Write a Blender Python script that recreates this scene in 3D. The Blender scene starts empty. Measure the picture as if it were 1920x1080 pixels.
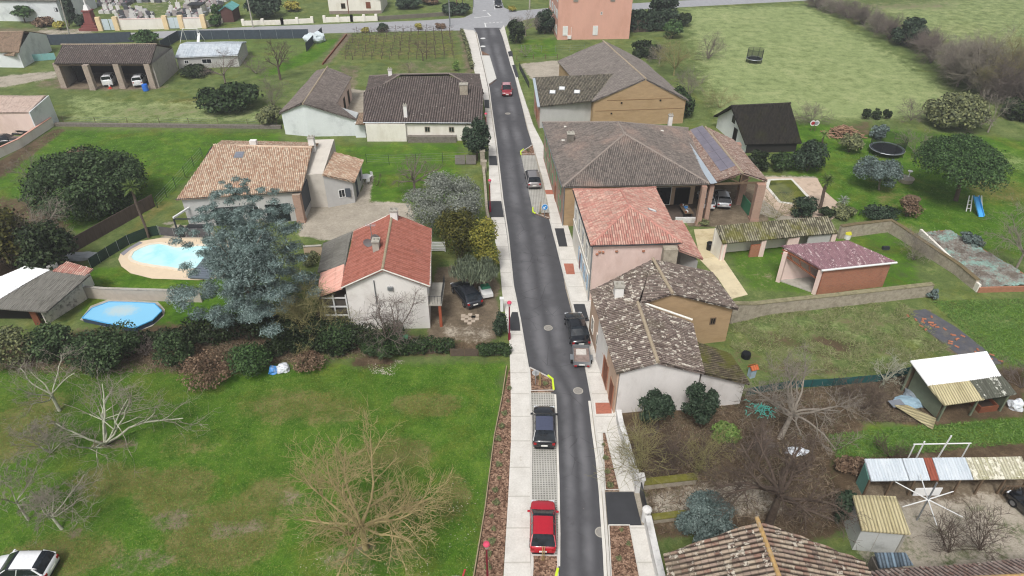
import bpy, math, random
import numpy as np
from mathutils import Vector as V, Matrix
S = bpy.context.scene
COL = S.collection
# ---------------------------------------------------------------- camera, sky, sun, exposure
F_PX, PITCH, CAM_H = 1280.0, math.radians(35), 40.0
cam_d = bpy.data.cameras.new('camera'); cam = bpy.data.objects.new('camera', cam_d); COL.objects.link(cam)
cam.location = (0, 0, CAM_H); cam.rotation_euler = (math.radians(90) - PITCH, 0, 0)
cam_d.sensor_width = 36; cam_d.lens = 24; cam_d.clip_end = 4000; cam_d.clip_start = 0.5
S.camera = cam
SUN_EL, SUN_AZ = math.radians(56), math.radians(198)      # high sun behind the overcast, azimuth clockwise from +Y
w = bpy.data.worlds.new('World'); S.world = w; w.use_nodes = True
nt = w.node_tree; bg = nt.nodes['Background']
sky = nt.nodes.new('ShaderNodeTexSky'); sky.sky_type = 'NISHITA'; sky.sun_disc = False
sky.sun_elevation = SUN_EL; sky.sun_rotation = SUN_AZ; sky.air_density = 1.0; sky.dust_density = 6.0; sky.ozone_density = 1.0
hs = nt.nodes.new('ShaderNodeHueSaturation'); hs.inputs['Saturation'].default_value = 0.3
nt.links.new(sky.outputs[0], hs.inputs['Color']); nt.links.new(hs.outputs[0], bg.inputs[0])
bg.inputs[1].default_value = 0.102
sd = bpy.data.lights.new('sun', 'SUN'); sd.energy = 1.65; sd.angle = math.radians(13); sd.color = (1, .975, .95)
sun = bpy.data.objects.new('sun', sd); COL.objects.link(sun)
dirv = V((math.sin(SUN_AZ)*math.cos(SUN_EL), math.cos(SUN_AZ)*math.cos(SUN_EL), math.sin(SUN_EL)))
sun.rotation_euler = dirv.to_track_quat('Z', 'Y').to_euler(); sun.location = dirv*200
S.view_settings.view_transform = 'Standard'; S.view_settings.look = 'None'; S.view_settings.gamma = 1
S.view_settings.exposure = 0.33
S.render.engine = 'CYCLES'
S.cycles.filter_width = 1.15; S.cycles.max_bounces = 6; S.cycles.diffuse_bounces = 2; S.cycles.transparent_max_bounces = 8; S.cycles.volume_bounces = 0
# ---------------------------------------------------------------- helpers
CP, SP = math.cos(PITCH), math.sin(PITCH)
def ray(px, py):
    u = (px-960)/F_PX; v = (540-py)/F_PX
    return V((u, CP+v*SP, -SP+v*CP))
def G(px, py, z=0.0):                                      # point of the place seen at a pixel of the photograph, at height z
    r = ray(px, py); t = (z-CAM_H)/r.z
    return V((r.x*t, r.y*t, z))
def proj(p):
    dz = p[2]-CAM_H; d = p[1]*CP-dz*SP; v = p[1]*SP+dz*CP
    return 960+F_PX*p[0]/d, 540-F_PX*v/d
def depth(p): return p[1]*CP-(p[2]-CAM_H)*SP
def on_line(px, py, a, b):                                 # pixel ray against the vertical plane through a, b
    r = ray(px, py); dx, dy = b[0]-a[0], b[1]-a[1]
    t = (a[0]*dy-a[1]*dx)/(r.x*dy-r.y*dx)
    return V((r.x*t, r.y*t, CAM_H+r.z*t))
def height_at(p, py):                                      # height above ground point p that projects to image row py
    lo, hi = 0.0, 30.0
    for _ in range(40):
        m = (lo+hi)/2
        if proj((p[0], p[1], m))[1] > py: lo = m
        else: hi = m
    return lo
def lin(h):
    h = h.lstrip('#'); o = []
    for i in (0, 2, 4):
        c = int(h[i:i+2], 16)/255
        o.append(c/12.92 if c <= .04045 else ((c+.055)/1.055)**2.4)
    return tuple(o)+(1,)
class MB:
    def __init__(s): s.v = []; s.f = []; s.uv = {}; s.mi = {}; s.m = 0
    def face(s, pts, uv=None):
        n = len(s.v); s.v += [tuple(p) for p in pts]; s.f.append(tuple(range(n, n+len(pts))))
        if uv: s.uv[len(s.f)-1] = uv
        if s.m: s.mi[len(s.f)-1] = s.m
    def raw(s, vs, fs):
        n = len(s.v); s.v += [tuple(p) for p in vs]
        for f in fs:
            s.f.append(tuple(n+i for i in f))
            if s.m: s.mi[len(s.f)-1] = s.m
    def hexa(s, b, t):                                     # 4 bottom points, 4 top points
        s.raw(list(b)+list(t), [(3, 2, 1, 0), (4, 5, 6, 7), (0, 1, 5, 4), (1, 2, 6, 5), (2, 3, 7, 6), (3, 0, 4, 7)])
    def box(s, c, size, rz=0, taper=1.0):
        x, y, z = size[0]/2, size[1]/2, size[2]/2; cs, sn = math.cos(rz), math.sin(rz)
        def q(a, b, k): return (c[0]+a*cs-b*sn, c[1]+a*sn+b*cs, c[2]+k)
        b = [q(-x, -y, -z), q(x, -y, -z), q(x, y, -z), q(-x, y, -z)]
        x *= taper; y *= taper
        s.hexa(b, [q(-x, -y, z), q(x, -y, z), q(x, y, z), q(-x, y, z)])
    def prism(s, pts, z0, z1):
        n = len(pts); ar = sum(pts[i][0]*pts[(i+1) % n][1]-pts[(i+1) % n][0]*pts[i][1] for i in range(n))
        if ar < 0: pts = pts[::-1]
        b = [(p[0], p[1], z0) for p in pts]; t = [(p[0], p[1], z1) for p in pts]
        s.raw(b+t, [tuple(range(n, 2*n)), tuple(range(n-1, -1, -1))]+[(i, (i+1) % n, n+(i+1) % n, n+i) for i in range(n)])
    def tube(s, a, b, r0, r1=None, n=6, cap=True):
        a, b = V(a), V(b); r1 = r0 if r1 is None else r1; d = (b-a)
        if d.length < 1e-6: return
        d.normalize(); x = d.orthogonal().normalized(); y = d.cross(x)
        vs = [a+(x*math.cos(2*math.pi*i/n)+y*math.sin(2*math.pi*i/n))*r0 for i in range(n)]
        vs += [b+(x*math.cos(2*math.pi*i/n)+y*math.sin(2*math.pi*i/n))*r1 for i in range(n)]
        fs = [(i, (i+1) % n, n+(i+1) % n, n+i) for i in range(n)]
        if cap: fs += [tuple(range(n-1, -1, -1)), tuple(range(n, 2*n))]
        s.raw(vs, fs)
    def path(s, pts, r, n=6):
        for a, b in zip(pts, pts[1:]): s.tube(a, b, r, r, n)
    def lathe(s, c, prof, n=16):                           # prof: list of (radius, z)
        vs = []; fs = []
        for r, z in prof: vs += [(c[0]+r*math.cos(2*math.pi*i/n), c[1]+r*math.sin(2*math.pi*i/n), c[2]+z) for i in range(n)]
        for k in range(len(prof)-1):
            fs += [(k*n+i, k*n+(i+1) % n, (k+1)*n+(i+1) % n, (k+1)*n+i) for i in range(n)]
        fs += [tuple(range(n-1, -1, -1)), tuple(range((len(prof)-1)*n, len(prof)*n))]
        s.raw(vs, fs)
    def strip(s, pts, w, z0, z1):                          # wall of width w along a polyline, one mitred body
        pts = [V((p[0], p[1])) for p in pts]; n = len(pts); L = []; R = []
        for i in range(n):
            d0 = (pts[i]-pts[max(i-1, 0)]); d1 = (pts[min(i+1, n-1)]-pts[i])
            d = (d0.normalized() if d0.length else V((0, 0)))+(d1.normalized() if d1.length else V((0, 0)))
            d.normalize(); nn = V((-d.y, d.x))
            L.append(pts[i]+nn*w/2); R.append(pts[i]-nn*w/2)
        zz0 = z0 if isinstance(z0, (list, tuple)) else [z0]*n; zz1 = z1 if isinstance(z1, (list, tuple)) else [z1]*n
        for i in range(n-1):
            s.hexa([(R[i].x, R[i].y, zz0[i]), (R[i+1].x, R[i+1].y, zz0[i+1]), (L[i+1].x, L[i+1].y, zz0[i+1]), (L[i].x, L[i].y, zz0[i])],
                   [(R[i].x, R[i].y, zz1[i]), (R[i+1].x, R[i+1].y, zz1[i+1]), (L[i+1].x, L[i+1].y, zz1[i+1]), (L[i].x, L[i].y, zz1[i])])
def root_of(o):
    while o.parent: o = o.parent
    return o
def build(name, mb, mat, parent=None, smooth=False, local=False, label=None):
    me = bpy.data.meshes.new(name); vs = mb.v
    if parent and not local:
        l = root_of(parent).location; vs = [(a-l.x, b-l.y, c-l.z) for a, b, c in vs]
    me.from_pydata(vs, [], mb.f)
    if mb.uv:
        lay = me.uv_layers.new(name='UVMap').data
        for p in me.polygons:
            u = mb.uv.get(p.index)
            if u:
                for k, li in enumerate(p.loop_indices): lay[li].uv = u[k]
    for m in (mat if isinstance(mat, (list, tuple)) else [mat]): me.materials.append(m)
    for i, k in mb.mi.items(): me.polygons[i].material_index = k
    if smooth: me.polygons.foreach_set('use_smooth', [True]*len(me.polygons))
    me.update()
    o = bpy.data.objects.new(name, me); COL.objects.link(o)
    if parent: o.parent = parent
    if label: o['label'] = label
    return o
def fast(name, vs, fs, mat, parent=None, uv=None, smooth=False):   # numpy mesh, all faces with the same corner count
    me = bpy.data.meshes.new(name); k = fs.shape[1]
    me.vertices.add(len(vs)); me.vertices.foreach_set('co', np.ascontiguousarray(vs, np.float32).ravel())
    me.loops.add(fs.size); me.loops.foreach_set('vertex_index', np.ascontiguousarray(fs, np.int32).ravel())
    me.polygons.add(len(fs)); me.polygons.foreach_set('loop_start', np.arange(0, fs.size, k, dtype=np.int32))
    try: me.polygons.foreach_set('loop_total', np.full(len(fs), k, np.int32))
    except Exception: pass
    if uv is not None:
        lay = me.uv_layers.new(name='UVMap'); lay.data.foreach_set('uv', np.ascontiguousarray(uv, np.float32).ravel())
    if smooth: me.polygons.foreach_set('use_smooth', np.ones(len(fs), bool))
    me.materials.append(mat); me.update(calc_edges=True); me.validate()
    o = bpy.data.objects.new(name, me); COL.objects.link(o)
    if parent: o.parent = parent
    return o
def tag(o, label=None, cat=None, group=None, kind=None):
    if label: o['label'] = label
    if cat: o['category'] = cat
    if group: o['group'] = group
    if kind: o['kind'] = kind
    return o
def thing(name, label, cat, loc, rz=0, group=None):
    o = bpy.data.objects.new(name, None); COL.objects.link(o); o.empty_display_size = .3
    o.location = V((loc[0], loc[1], loc[2] if len(loc) > 2 else 0)); o.rotation_euler = (0, 0, rz)
    return tag(o, label, cat, group)
def dup(root, loc, rz=0, sc=None, label=None, group=None):
    r = root.copy(); COL.objects.link(r); r.location = V(loc); r.rotation_euler = (0, 0, rz)
    if sc is not None: r.scale = sc if hasattr(sc, '__len__') else (sc, sc, sc)
    if label: r['label'] = label
    if group: r['group'] = group
    for ch in list(root.children):
        c = ch.copy(); COL.objects.link(c); c.parent = r
        for g in list(ch.children):
            d = g.copy(); COL.objects.link(d); d.parent = c
    return r
def structure(name, mb, mat): return tag(build(name, mb, mat), kind='structure')
# ---------------------------------------------------------------- materials
class N:                                                   # tiny node-graph helper
    def __init__(s, name):
        s.m = bpy.data.materials.new(name); s.m.use_nodes = True; s.t = s.m.node_tree
        s.b = s.t.nodes['Principled BSDF']
    def n(s, typ, ins=None, **kw):
        nd = s.t.nodes.new('ShaderNode'+typ)
        for k, v in kw.items(): setattr(nd, k, v)
        for k, v in (ins or {}).items(): s.put(nd.inputs[k], v)
        return nd
    def put(s, sock, v):
        if isinstance(v, bpy.types.NodeSocket): s.t.links.new(v, sock)
        elif isinstance(v, bpy.types.Node): s.t.links.new(v.outputs[0], sock)
        else: sock.default_value = v
    def math(s, op, a, b=0.0, c=None, clamp=False):
        nd = s.n('Math', {0: a, 1: b}, operation=op, use_clamp=clamp)
        if c is not None: s.put(nd.inputs[2], c)
        return nd.outputs[0]
    def mix(s, f, a, b, mode='MIX'):
        nd = s.n('Mix', data_type='RGBA', blend_type=mode)
        s.put(nd.inputs[0], f); s.put(nd.inputs[6], a); s.put(nd.inputs[7], b)
        return nd.outputs[2]
    def noise(s, vec, scale, detail=4, rough=.55, dist=0.0):
        nd = s.n('TexNoise', {'Scale': scale, 'Detail': detail, 'Roughness': rough, 'Distortion': dist})
        if vec is not None: s.put(nd.inputs['Vector'], vec)
        return nd.outputs[0]
    def ramp(s, f, stops, interp='LINEAR'):
        nd = s.n('ValToRGB', {0: f}); cr = nd.color_ramp; cr.interpolation = interp
        while len(cr.elements) < len(stops): cr.elements.new(0.5)
        for e, (p, c) in zip(cr.elements, stops): e.position = p; e.color = c
        return nd.outputs[0]
    def smooth(s, f, lo, hi):
        return s.n('MapRange', {0: f, 1: lo, 2: hi, 3: 0.0, 4: 1.0}, interpolation_type='SMOOTHSTEP').outputs[0]
    def wpos(s): return s.n('NewGeometry').outputs['Position']
    def bump(s, h, strength, dist=.02):
        nd = s.n('Bump', {'Height': h, 'Strength': strength, 'Distance': dist}); s.put(s.b.inputs['Normal'], nd.outputs[0])
    def done(s, col, rough=.8, metal=0.0, spec=.3):
        s.put(s.b.inputs['Base Color'], col); s.put(s.b.inputs['Roughness'], rough); s.put(s.b.inputs['Metallic'], metal)
        s.b.inputs['Specular IOR Level'].default_value = spec
        return s.m
def sc(c, k): return tuple(min(1, x*k) for x in c[:3])+(1,)
_mats = {}
def mat(name, hexc, rough=.8, var=.18, scale=1.2, metal=0.0, spec=.3, stain=None, stain_amt=.45, bump=0.0, streak=1.0):
    if name in _mats: return _mats[name]
    a = N(name); c = lin(hexc); p = a.wpos()
    if streak != 1.0:
        mp = a.n('Mapping', {'Vector': p, 'Scale': (1, 1, 1/streak)}); p = mp.outputs[0]
    f = a.noise(p, scale, 5, .6); g = a.noise(p, scale*9, 2, .6)
    f2 = a.math('ADD', a.math('MULTIPLY', f, .7), a.math('MULTIPLY', g, .3))
    col = a.ramp(f2, [(.3, sc(c, 1-var)), (.7, sc(c, 1+var))])
    if stain:
        h = a.noise(p, scale*.6, 6, .65); col = a.mix(a.math('MULTIPLY', a.smooth(h, .48, .68), stain_amt), col, lin(stain))
    if bump: a.bump(g, bump, .03)
    _mats[name] = a.done(col, rough, metal, spec); return _mats[name]
def tile_mat(name, pal, patch=None, patch_amt=.5, patch_lo=.5, lichen=None, lichen_amt=.8, lichen_lo=.62, groove=.75, p=.22, row=.36, patch_scale=.5):
    a = N(name); uv = a.n('UVMap').outputs[0]; sx = a.n('SeparateXYZ', {0: uv})
    u = a.math('DIVIDE', sx.outputs[0], p); v = a.math('DIVIDE', sx.outputs[1], row)
    cu, cv = a.math('FLOOR', u), a.math('FLOOR', v)
    cell = a.n('CombineXYZ', {0: cu, 1: cv}).outputs[0]
    wn = a.n('TexWhiteNoise', {'Vector': cell}, noise_dimensions='3D')
    pos = a.wpos(); fine = a.noise(pos, 9, 3, .7); big = a.noise(pos, patch_scale, 5, .6)
    k = len(pal); r = a.math('ADD', a.math('MULTIPLY', wn.outputs[0], .72), a.math('MULTIPLY', fine, .3), clamp=True)
    col = a.ramp(r, [(i/(k-1) if k > 1 else 0, lin(c)) for i, c in enumerate(pal)])
    fu = a.math('ABSOLUTE', a.math('SUBTRACT', a.math('FRACT', u), .5))        # 0 on the tile crest, .5 in the channel
    gr = a.math('SUBTRACT', 1.0, a.math('MULTIPLY', a.smooth(fu, .14, .44), (1-groove)*1.2))
    fv = a.math('FRACT', v); gr = a.math('MULTIPLY', gr, a.math('SUBTRACT', 1.0, a.math('MULTIPLY', a.smooth(fv, .82, 1.0), (1-groove)*.6)))
    dirt = a.n('CombineColor', {0: gr, 1: gr, 2: gr}).outputs[0]
    col = a.mix(1.0, col, dirt, 'MULTIPLY')                                    # grime plus painted crevice shade, in the channels and under each overlap
    if patch:
        f = a.smooth(a.math('ADD', a.math('MULTIPLY', big, .75), a.math('MULTIPLY', fine, .25)), patch_lo, patch_lo+.16)
        col = a.mix(a.math('MULTIPLY', f, patch_amt), col, lin(patch))
    if lichen:
        l = a.noise(pos, 3.2, 4, .75); f = a.smooth(a.math('ADD', a.math('MULTIPLY', l, .8), a.math('MULTIPLY', wn.outputs[0], .2)), lichen_lo, lichen_lo+.07)
        col = a.mix(a.math('MULTIPLY', f, lichen_amt), col, lin(lichen))
    a.bump(fine, .25, .02)
    return a.done(col, .9, 0, .1)
def brick_mat(name, c1, c2, mortar, scale=1.0, stain=None):
    a = N(name); p = a.wpos(); s3 = a.n('SeparateXYZ', {0: p})
    hor = a.math('ADD', s3.outputs[0], s3.outputs[1]); v = a.n('CombineXYZ', {0: hor, 1: s3.outputs[2]}).outputs[0]
    b = a.n('TexBrick', {'Vector': v, 'Color1': lin(c1), 'Color2': lin(c2), 'Mortar': lin(mortar), 'Scale': scale, 'Mortar Size': .015, 'Brick Width': .36, 'Row Height': .09})
    f = a.noise(p, 1.3, 6, .65); g = a.noise(p, 12, 2)
    col = a.mix(a.math('MULTIPLY', a.smooth(g, .3, .8), .35), b.outputs[0], lin(mortar))
    col = a.mix(a.math('MULTIPLY', a.smooth(f, .5, .72), .5), col, lin(stain or mortar))
    return a.done(col, .9, 0, .2)
def leaf_mat(name, cols, trans=0.0, spec=.18, rough=.55):
    a = N(name); g = a.n('NewGeometry'); r = g.outputs['Random Per Island']
    big = a.noise(g.outputs['Position'], .9, 3, .6)
    f = a.math('ADD', a.math('MULTIPLY', r, .6), a.math('MULTIPLY', big, .4), clamp=True)
    k = len(cols); col = a.ramp(f, [(.15+.7*i/(k-1), lin(c)) for i, c in enumerate(cols)])
    return a.done(col, rough, 0, spec)
def paint_mat(name, hexc, metal=0.0, rough=.22):
    if name in _mats: return _mats[name]
    a = N(name); f = a.noise(a.wpos(), 6, 3, .6)
    m = a.done(a.ramp(f, [(.3, sc(lin(hexc), .93)), (.75, sc(lin(hexc), 1.05))]), rough, metal, .5)
    a.b.inputs['Coat Weight'].default_value = 1.0; a.b.inputs['Coat Roughness'].default_value = .08
    _mats[name] = m; return m
M_GLASS = (lambda a: a.done(a.ramp(a.noise(a.wpos(), 2, 2), [(.3, lin('14181d')), (.8, lin('2a3138'))]), .16, 0, .5))(N('dark_glass'))
M_RUBBER = mat('rubber', '1c1c1e', .7)
M_STEEL = mat('galvanised_steel', '9ba0a4', .45, .15, 2, .6)
M_DKMETAL = mat('dark_metal', '33363a', .5, .15, 2, .3)
M_BLACK = mat('black_plastic', '15161a', .5)
M_WHITE = mat('white_paint', 'dfe0de', .5, .06, 2)
M_WOOD = mat('old_wood', '6b5a48', .85, .3, 3, streak=4)
M_BROWNWOOD = mat('brown_timber', '7a4a34', .8, .25, 3)
M_CONC = mat('concrete', 'a9a59b', .85, .15, 1.5, stain='7f7b70')
M_STONE = mat('stone_wall', 'a39a8a', .9, .3, 3.0, stain='6a6455', bump=.5)
M_STONED = mat('dark_stone_wall', '77716a', .9, .35, 4.0, stain='5a5240', bump=.5)
M_BRICKRED = brick_mat('red_brick', 'b4694a', 'a25a42', '9d8672', 1.0, '7a5a4a')
M_BRICKPALE = brick_mat('pale_brick', 'b08674', 'a0796a', 'a89a8c', 1.0, '8a7a70')
M_EARTH = mat('rammed_earth', 'ab9170', .9, .12, 1.0, stain='947a57', streak=.35, bump=.3)
M_STUCCO = mat('white_stucco', 'e4e2de', .9, .06, .8, stain='a8a196', stain_amt=.4, streak=2.5)
M_STUCCOB = mat('bluish_white_stucco', 'd9dedf', .9, .06, .6, stain='a4aaac', stain_amt=.5)
M_CREAM = mat('cream_render', 'e6e2d8', .9, .06, .8, stain='c0b7a4', stain_amt=.35, streak=2)
M_PINK = mat('pale_pink_render', 'e0c9c0', .9, .06, .8, stain='bda094', stain_amt=.35, streak=2)
M_BEIGE = mat('beige_render', 'bfa990', .9, .1, 1.0, stain='9a8670', stain_amt=.5, streak=2)
M_GREYR = mat('grey_render', 'b9b8b6', .9, .08, .8, stain='8f8d88', stain_amt=.4, streak=2)
M_SALMON = mat('salmon_render', 'd3a392', .9, .06, .5, stain='c2917f', stain_amt=.5, streak=2)
M_SLATE = mat('slate_blue_cladding', '4a5058', .7, .12, 2)
M_RIDGE = mat('ridge_tile', 'a2947f', .85, .2, 5, stain='7c715f')
def ridge_mat(n, h, st='6f655a'): return mat('ridge_'+n, h, .85, .2, 5, stain=st)
M_DARKGAP = mat('dark_opening', '17150f', .95)
# ---------------------------------------------------------------- roofs and walls
def plane_of(pts):
    n = V((0, 0, 0))
    for i in range(len(pts)):
        a, b = pts[i], pts[(i+1) % len(pts)]
        n += V(((a.y-b.y)*(a.z+b.z), (a.z-b.z)*(a.x+b.x), (a.x-b.x)*(a.y+b.y)))
    n.normalize()
    if n.z < 0: n = -n
    c = sum(pts, V((0, 0, 0)))/len(pts)
    return n, c
def zplane(pl, x, y):
    n, c = pl
    return c.z-(n.x*(x-c.x)+n.y*(y-c.y))/n.z
_rng = np.random.default_rng(5)
def roof_sheet(mb, pts, p=.22, amp=.075, th=.09, row=.45, jit=.012):
    """corrugated covering of one roof plane; pts[0]->pts[1] is the eave. Half-round ridges run up the slope; a slab closes it below."""
    pts = [V(q) for q in pts]; n, c = plane_of(pts)
    u = (pts[1]-pts[0]); u = (u-n*u.dot(n)).normalized(); v = n.cross(u)
    if v.z < 0: u, v = -u, -v
    o = pts[0]; P2 = [((q-o).dot(u), (q-o).dot(v)) for q in pts]
    us = np.arange(min(q[0] for q in P2)+1e-3, max(q[0] for q in P2), p/4); us = np.append(us, max(q[0] for q in P2)-1e-3)
    lo = np.full(len(us), 1e9); hi = np.full(len(us), -1e9)
    for i in range(len(P2)):
        (x0, y0), (x1, y1) = P2[i], P2[(i+1) % len(P2)]
        if abs(x1-x0) < 1e-6: continue
        k = (us-x0)/(x1-x0); ok = (k >= -1e-6) & (k <= 1+1e-6); yy = y0+k*(y1-y0)
        lo = np.where(ok, np.minimum(lo, yy), lo); hi = np.where(ok, np.maximum(hi, yy), hi)
    ok = hi >= lo; us, lo, hi = us[ok], lo[ok], hi[ok]
    R = max(1, int(math.ceil((hi-lo).max()/row)))
    t = np.linspace(0, 1, R+1)
    vv = lo[None, :]+(hi-lo)[None, :]*t[:, None]; uu = np.broadcast_to(us, vv.shape)
    h = amp*np.abs(np.sin(np.pi*us/p))[None, :]+(_rng.normal(0, jit, vv.shape)+.035*(1+np.sin(uu*.83+o.x)*np.sin(vv*.71+o.y*1.3)))*(jit > 0)
    ov = np.array(o-n*((o-c).dot(n))); un, vn, nn = np.array(u), np.array(v), np.array(n)
    X = ov+uu[..., None]*un+vv[..., None]*vn+h[..., None]*nn
    W = len(us); base = len(mb.v); mb.v += [tuple(q) for q in X.reshape(-1, 3)]
    for r in range(R):
        for k in range(W-1):
            i = r*W+k; mb.f.append((base+i, base+i+1, base+i+W+1, base+i+W))
            um = (us[k]+us[k+1])/2; d = p/8
            mb.uv[len(mb.f)-1] = ((us[k], vv[r, k]), (us[k+1], vv[r, k+1]), (us[k+1], vv[r+1, k+1]), (us[k], vv[r+1, k]))
            if mb.m: mb.mi[len(mb.f)-1] = mb.m
    top = [q-n*((q-c).dot(n))-n*.012 for q in pts]; bot = [q-n*th for q in top]; m = len(top)
    nrm = sum(((top[(i+1) % m]-top[0]).cross(top[(i+2) % m]-top[0]) for i in range(m-2)), V((0, 0, 0)))
    if nrm.dot(n) < 0: top, bot = top[::-1], bot[::-1]
    def uvq(qs): return [((q-o).dot(u), (q-o).dot(v)) for q in qs]
    mb.face(top, uvq(top)); mb.face(bot[::-1], uvq(bot[::-1]))
    for i in range(m):
        q = [top[i], bot[i], bot[(i+1) % m], top[(i+1) % m]]; mb.face(q, uvq(q))
    return n, c
def ridge_tiles(lines, roof, m=None, r=.13):
    mb = MB()
    for a, b in lines:
        a, b = V(a), V(b); L = (b-a).length; k = max(1, int(L/.42))
        for i in range(k):
            p0, p1 = a.lerp(b, i/k), a.lerp(b, (i+1)/k+.02)
            mb.tube(p0+V((0, 0, -.02)), p1+V((0, 0, .01)), r*1.08, r*.95, 8)
    return build('ridge_tiles', mb, m or M_RIDGE, roof)
class House: pass
def house(name, label, cat, A, B, C, D, R1, R2, tile, wallm, hip=(0, 0), over=.35, ridge_m=None, tile_p=.22, amp=.075, group=None, ridge=True, wall=True, roof_label=None, jit=.012):
    A, B, C, D, R1, R2 = [V(q) for q in (A, B, C, D, R1, R2)]
    H = House(); ctr = (A+B+C+D)/4; H.ctr = ctr
    H.root = root = thing(name, label, cat, (ctr.x, ctr.y, 0), 0, group)
    faces = [[A, D, R2, R1], [C, B, R1, R2]]
    if hip[0]: faces.append([A, B, R1])
    if hip[1]: faces.append([C, D, R2])
    mb = MB(); H.planes = [roof_sheet(mb, f, tile_p, amp, jit=jit) for f in faces]
    H.roof = build('roof', mb, tile, root, label=roof_label)
    lines = [(R1, R2)]
    if hip[0]: lines += [(A, R1), (B, R1)]
    if hip[1]: lines += [(C, R2), (D, R2)]
    up = V((0, 0, .05))
    if ridge: ridge_tiles([(a+up, b+up) for a, b in lines], H.roof, ridge_m)
    def inset(p, q, r):
        return V((p.x, p.y))+((V((q.x, q.y))-V((p.x, p.y))).normalized()+(V((r.x, r.y))-V((p.x, p.y))).normalized())*over
    cs = [inset(A, B, D), inset(B, A, C), inset(C, B, D), inset(D, A, C)]
    def top(q): return min(zplane(pl, q[0], q[1]) for pl in H.planes)-.1
    ring = []
    for i, (p, q) in enumerate(((0, 1), (1, 2), (2, 3), (3, 0))):
        ring.append((cs[p].x, cs[p].y, top(cs[p])))
        if (i == 0 and not hip[0]) or (i == 2 and not hip[1]):
            fa = zplane(H.planes[0], *cs[p])-zplane(H.planes[1], *cs[p]); fb = zplane(H.planes[0], *cs[q])-zplane(H.planes[1], *cs[q])
            k = fa/(fa-fb) if abs(fa-fb) > 1e-6 else .5; m = cs[p].lerp(cs[q], min(.95, max(.05, k))); ring.append((m.x, m.y, top(m)))
    H.c = [V((q.x, q.y, 0)) for q in cs]; H.ring = ring; H.top = top
    if wall:
        mb = MB(); n = len(ring)
        ar = sum(ring[i][0]*ring[(i+1) % n][1]-ring[(i+1) % n][0]*ring[i][1] for i in range(n))
        rr = ring if ar > 0 else ring[::-1]
        for i in range(n):
            a, b = rr[i], rr[(i+1) % n]; mb.face([(a[0], a[1], -.3), (b[0], b[1], -.3), b, a])
        H.wall = build('wall', mb, wallm, root)
    return H
def quad_wall(root, name, a, b, z0, za, zb, m, th=.2):
    a, b = V((a[0], a[1])), V((b[0], b[1])); d = (b-a).normalized(); n = V((-d.y, d.x))*th/2
    mb = MB(); mb.hexa([(a.x-n.x, a.y-n.y, z0), (b.x-n.x, b.y-n.y, z0), (b.x+n.x, b.y+n.y, z0), (a.x+n.x, a.y+n.y, z0)],
                       [(a.x-n.x, a.y-n.y, za), (b.x-n.x, b.y-n.y, zb), (b.x+n.x, b.y+n.y, zb), (a.x+n.x, a.y+n.y, za)])
    return build(name, mb, m, root)
def opening(root, ctr, a, b, t, z, w, h, kind='window', frame=None, leaf=None, sill=True, label=None):
    """window or door in the wall a->b, centre at fraction t, bottom at z. frame > pane (and shutters) stand a little proud of the wall"""
    a, b = V((a[0], a[1])), V((b[0], b[1])); d = (b-a).normalized(); n = V((-d.y, d.x)); p = a.lerp(b, t)
    if (p-V((ctr[0], ctr[1]))).dot(n) < 0: n = -n
    rz = math.atan2(d.y, d.x)
    def bx(mb, du, dz, ww, hh, off, th):
        q = p+d*du+n*off; mb.box((q.x, q.y, z+h/2+dz), (ww, th, hh), rz)
    f = MB(); e = .08
    for sx in (-1, 1): bx(f, sx*(w/2-e/2), 0, e, h, .0, .12)
    for sz in (-1, 1): bx(f, 0, sz*(h/2-e/2), w-2*e, e, .0, .12)
    fo = build(kind, f, frame or M_WHITE, root, label=label)
    g = MB(); bx(g, 0, 0, w-2*e, h-2*e, .0, .06)
    if kind == 'window':
        build('pane', g, M_GLASS if leaf is None else leaf, fo)
        bars = MB(); bx(bars, 0, 0, .05, h-2*e, .035, .02); build('glazing_bar', bars, frame or M_WHITE, fo)
    else: build('leaf', g, leaf or M_BROWNWOOD, fo)
    return fo, p, d, n, rz
def shutters(root, ctr, a, b, t, z, w, h, m, closed=False):
    a, b = V((a[0], a[1])), V((b[0], b[1])); d = (b-a).normalized(); n = V((-d.y, d.x)); p = a.lerp(b, t)
    if (p-V((ctr[0], ctr[1]))).dot(n) < 0: n = -n
    rz = math.atan2(d.y, d.x)
    for s in (-1, 1):
        mb = MB(); off = s*(w*.25 if closed else w*.75); q = p+d*off+n*(.09 if closed else .05)
        mb.box((q.x, q.y, z+h/2), (w*.48, .05, h), rz)
        for k in (-.3, .3):
            q2 = p+d*off+n*(.125 if closed else .085); mb.box((q2.x, q2.y, z+h/2+k*h), (w*.44, .02, .08), rz)
        build('shutter', mb, m, root)
def gutter(root, a, b, m=None, r=.06):
    mb = MB(); mb.tube(a, b, r, r, 6); return build('gutter', mb, m or M_STEEL, root)
def chimney(roof, p, w, d, h, m, rz=0, cap=True, down=1.2):
    mb = MB(); mb.box((p[0], p[1], p[2]+(h-down)/2), (w, d, h+down), rz)
    c = build('chimney', mb, m, roof)
    if cap:
        k = MB(); k.box((p[0], p[1], p[2]+h+.05), (w+.14, d+.14, .1), rz)
        for sx in (-.3, .3): k.tube((p[0]+sx*w, p[1], p[2]+h+.1), (p[0]+sx*w, p[1], p[2]+h+.35), .1, .08, 8)
        build('chimney_cap', k, M_CONC, c)
    return c
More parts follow.
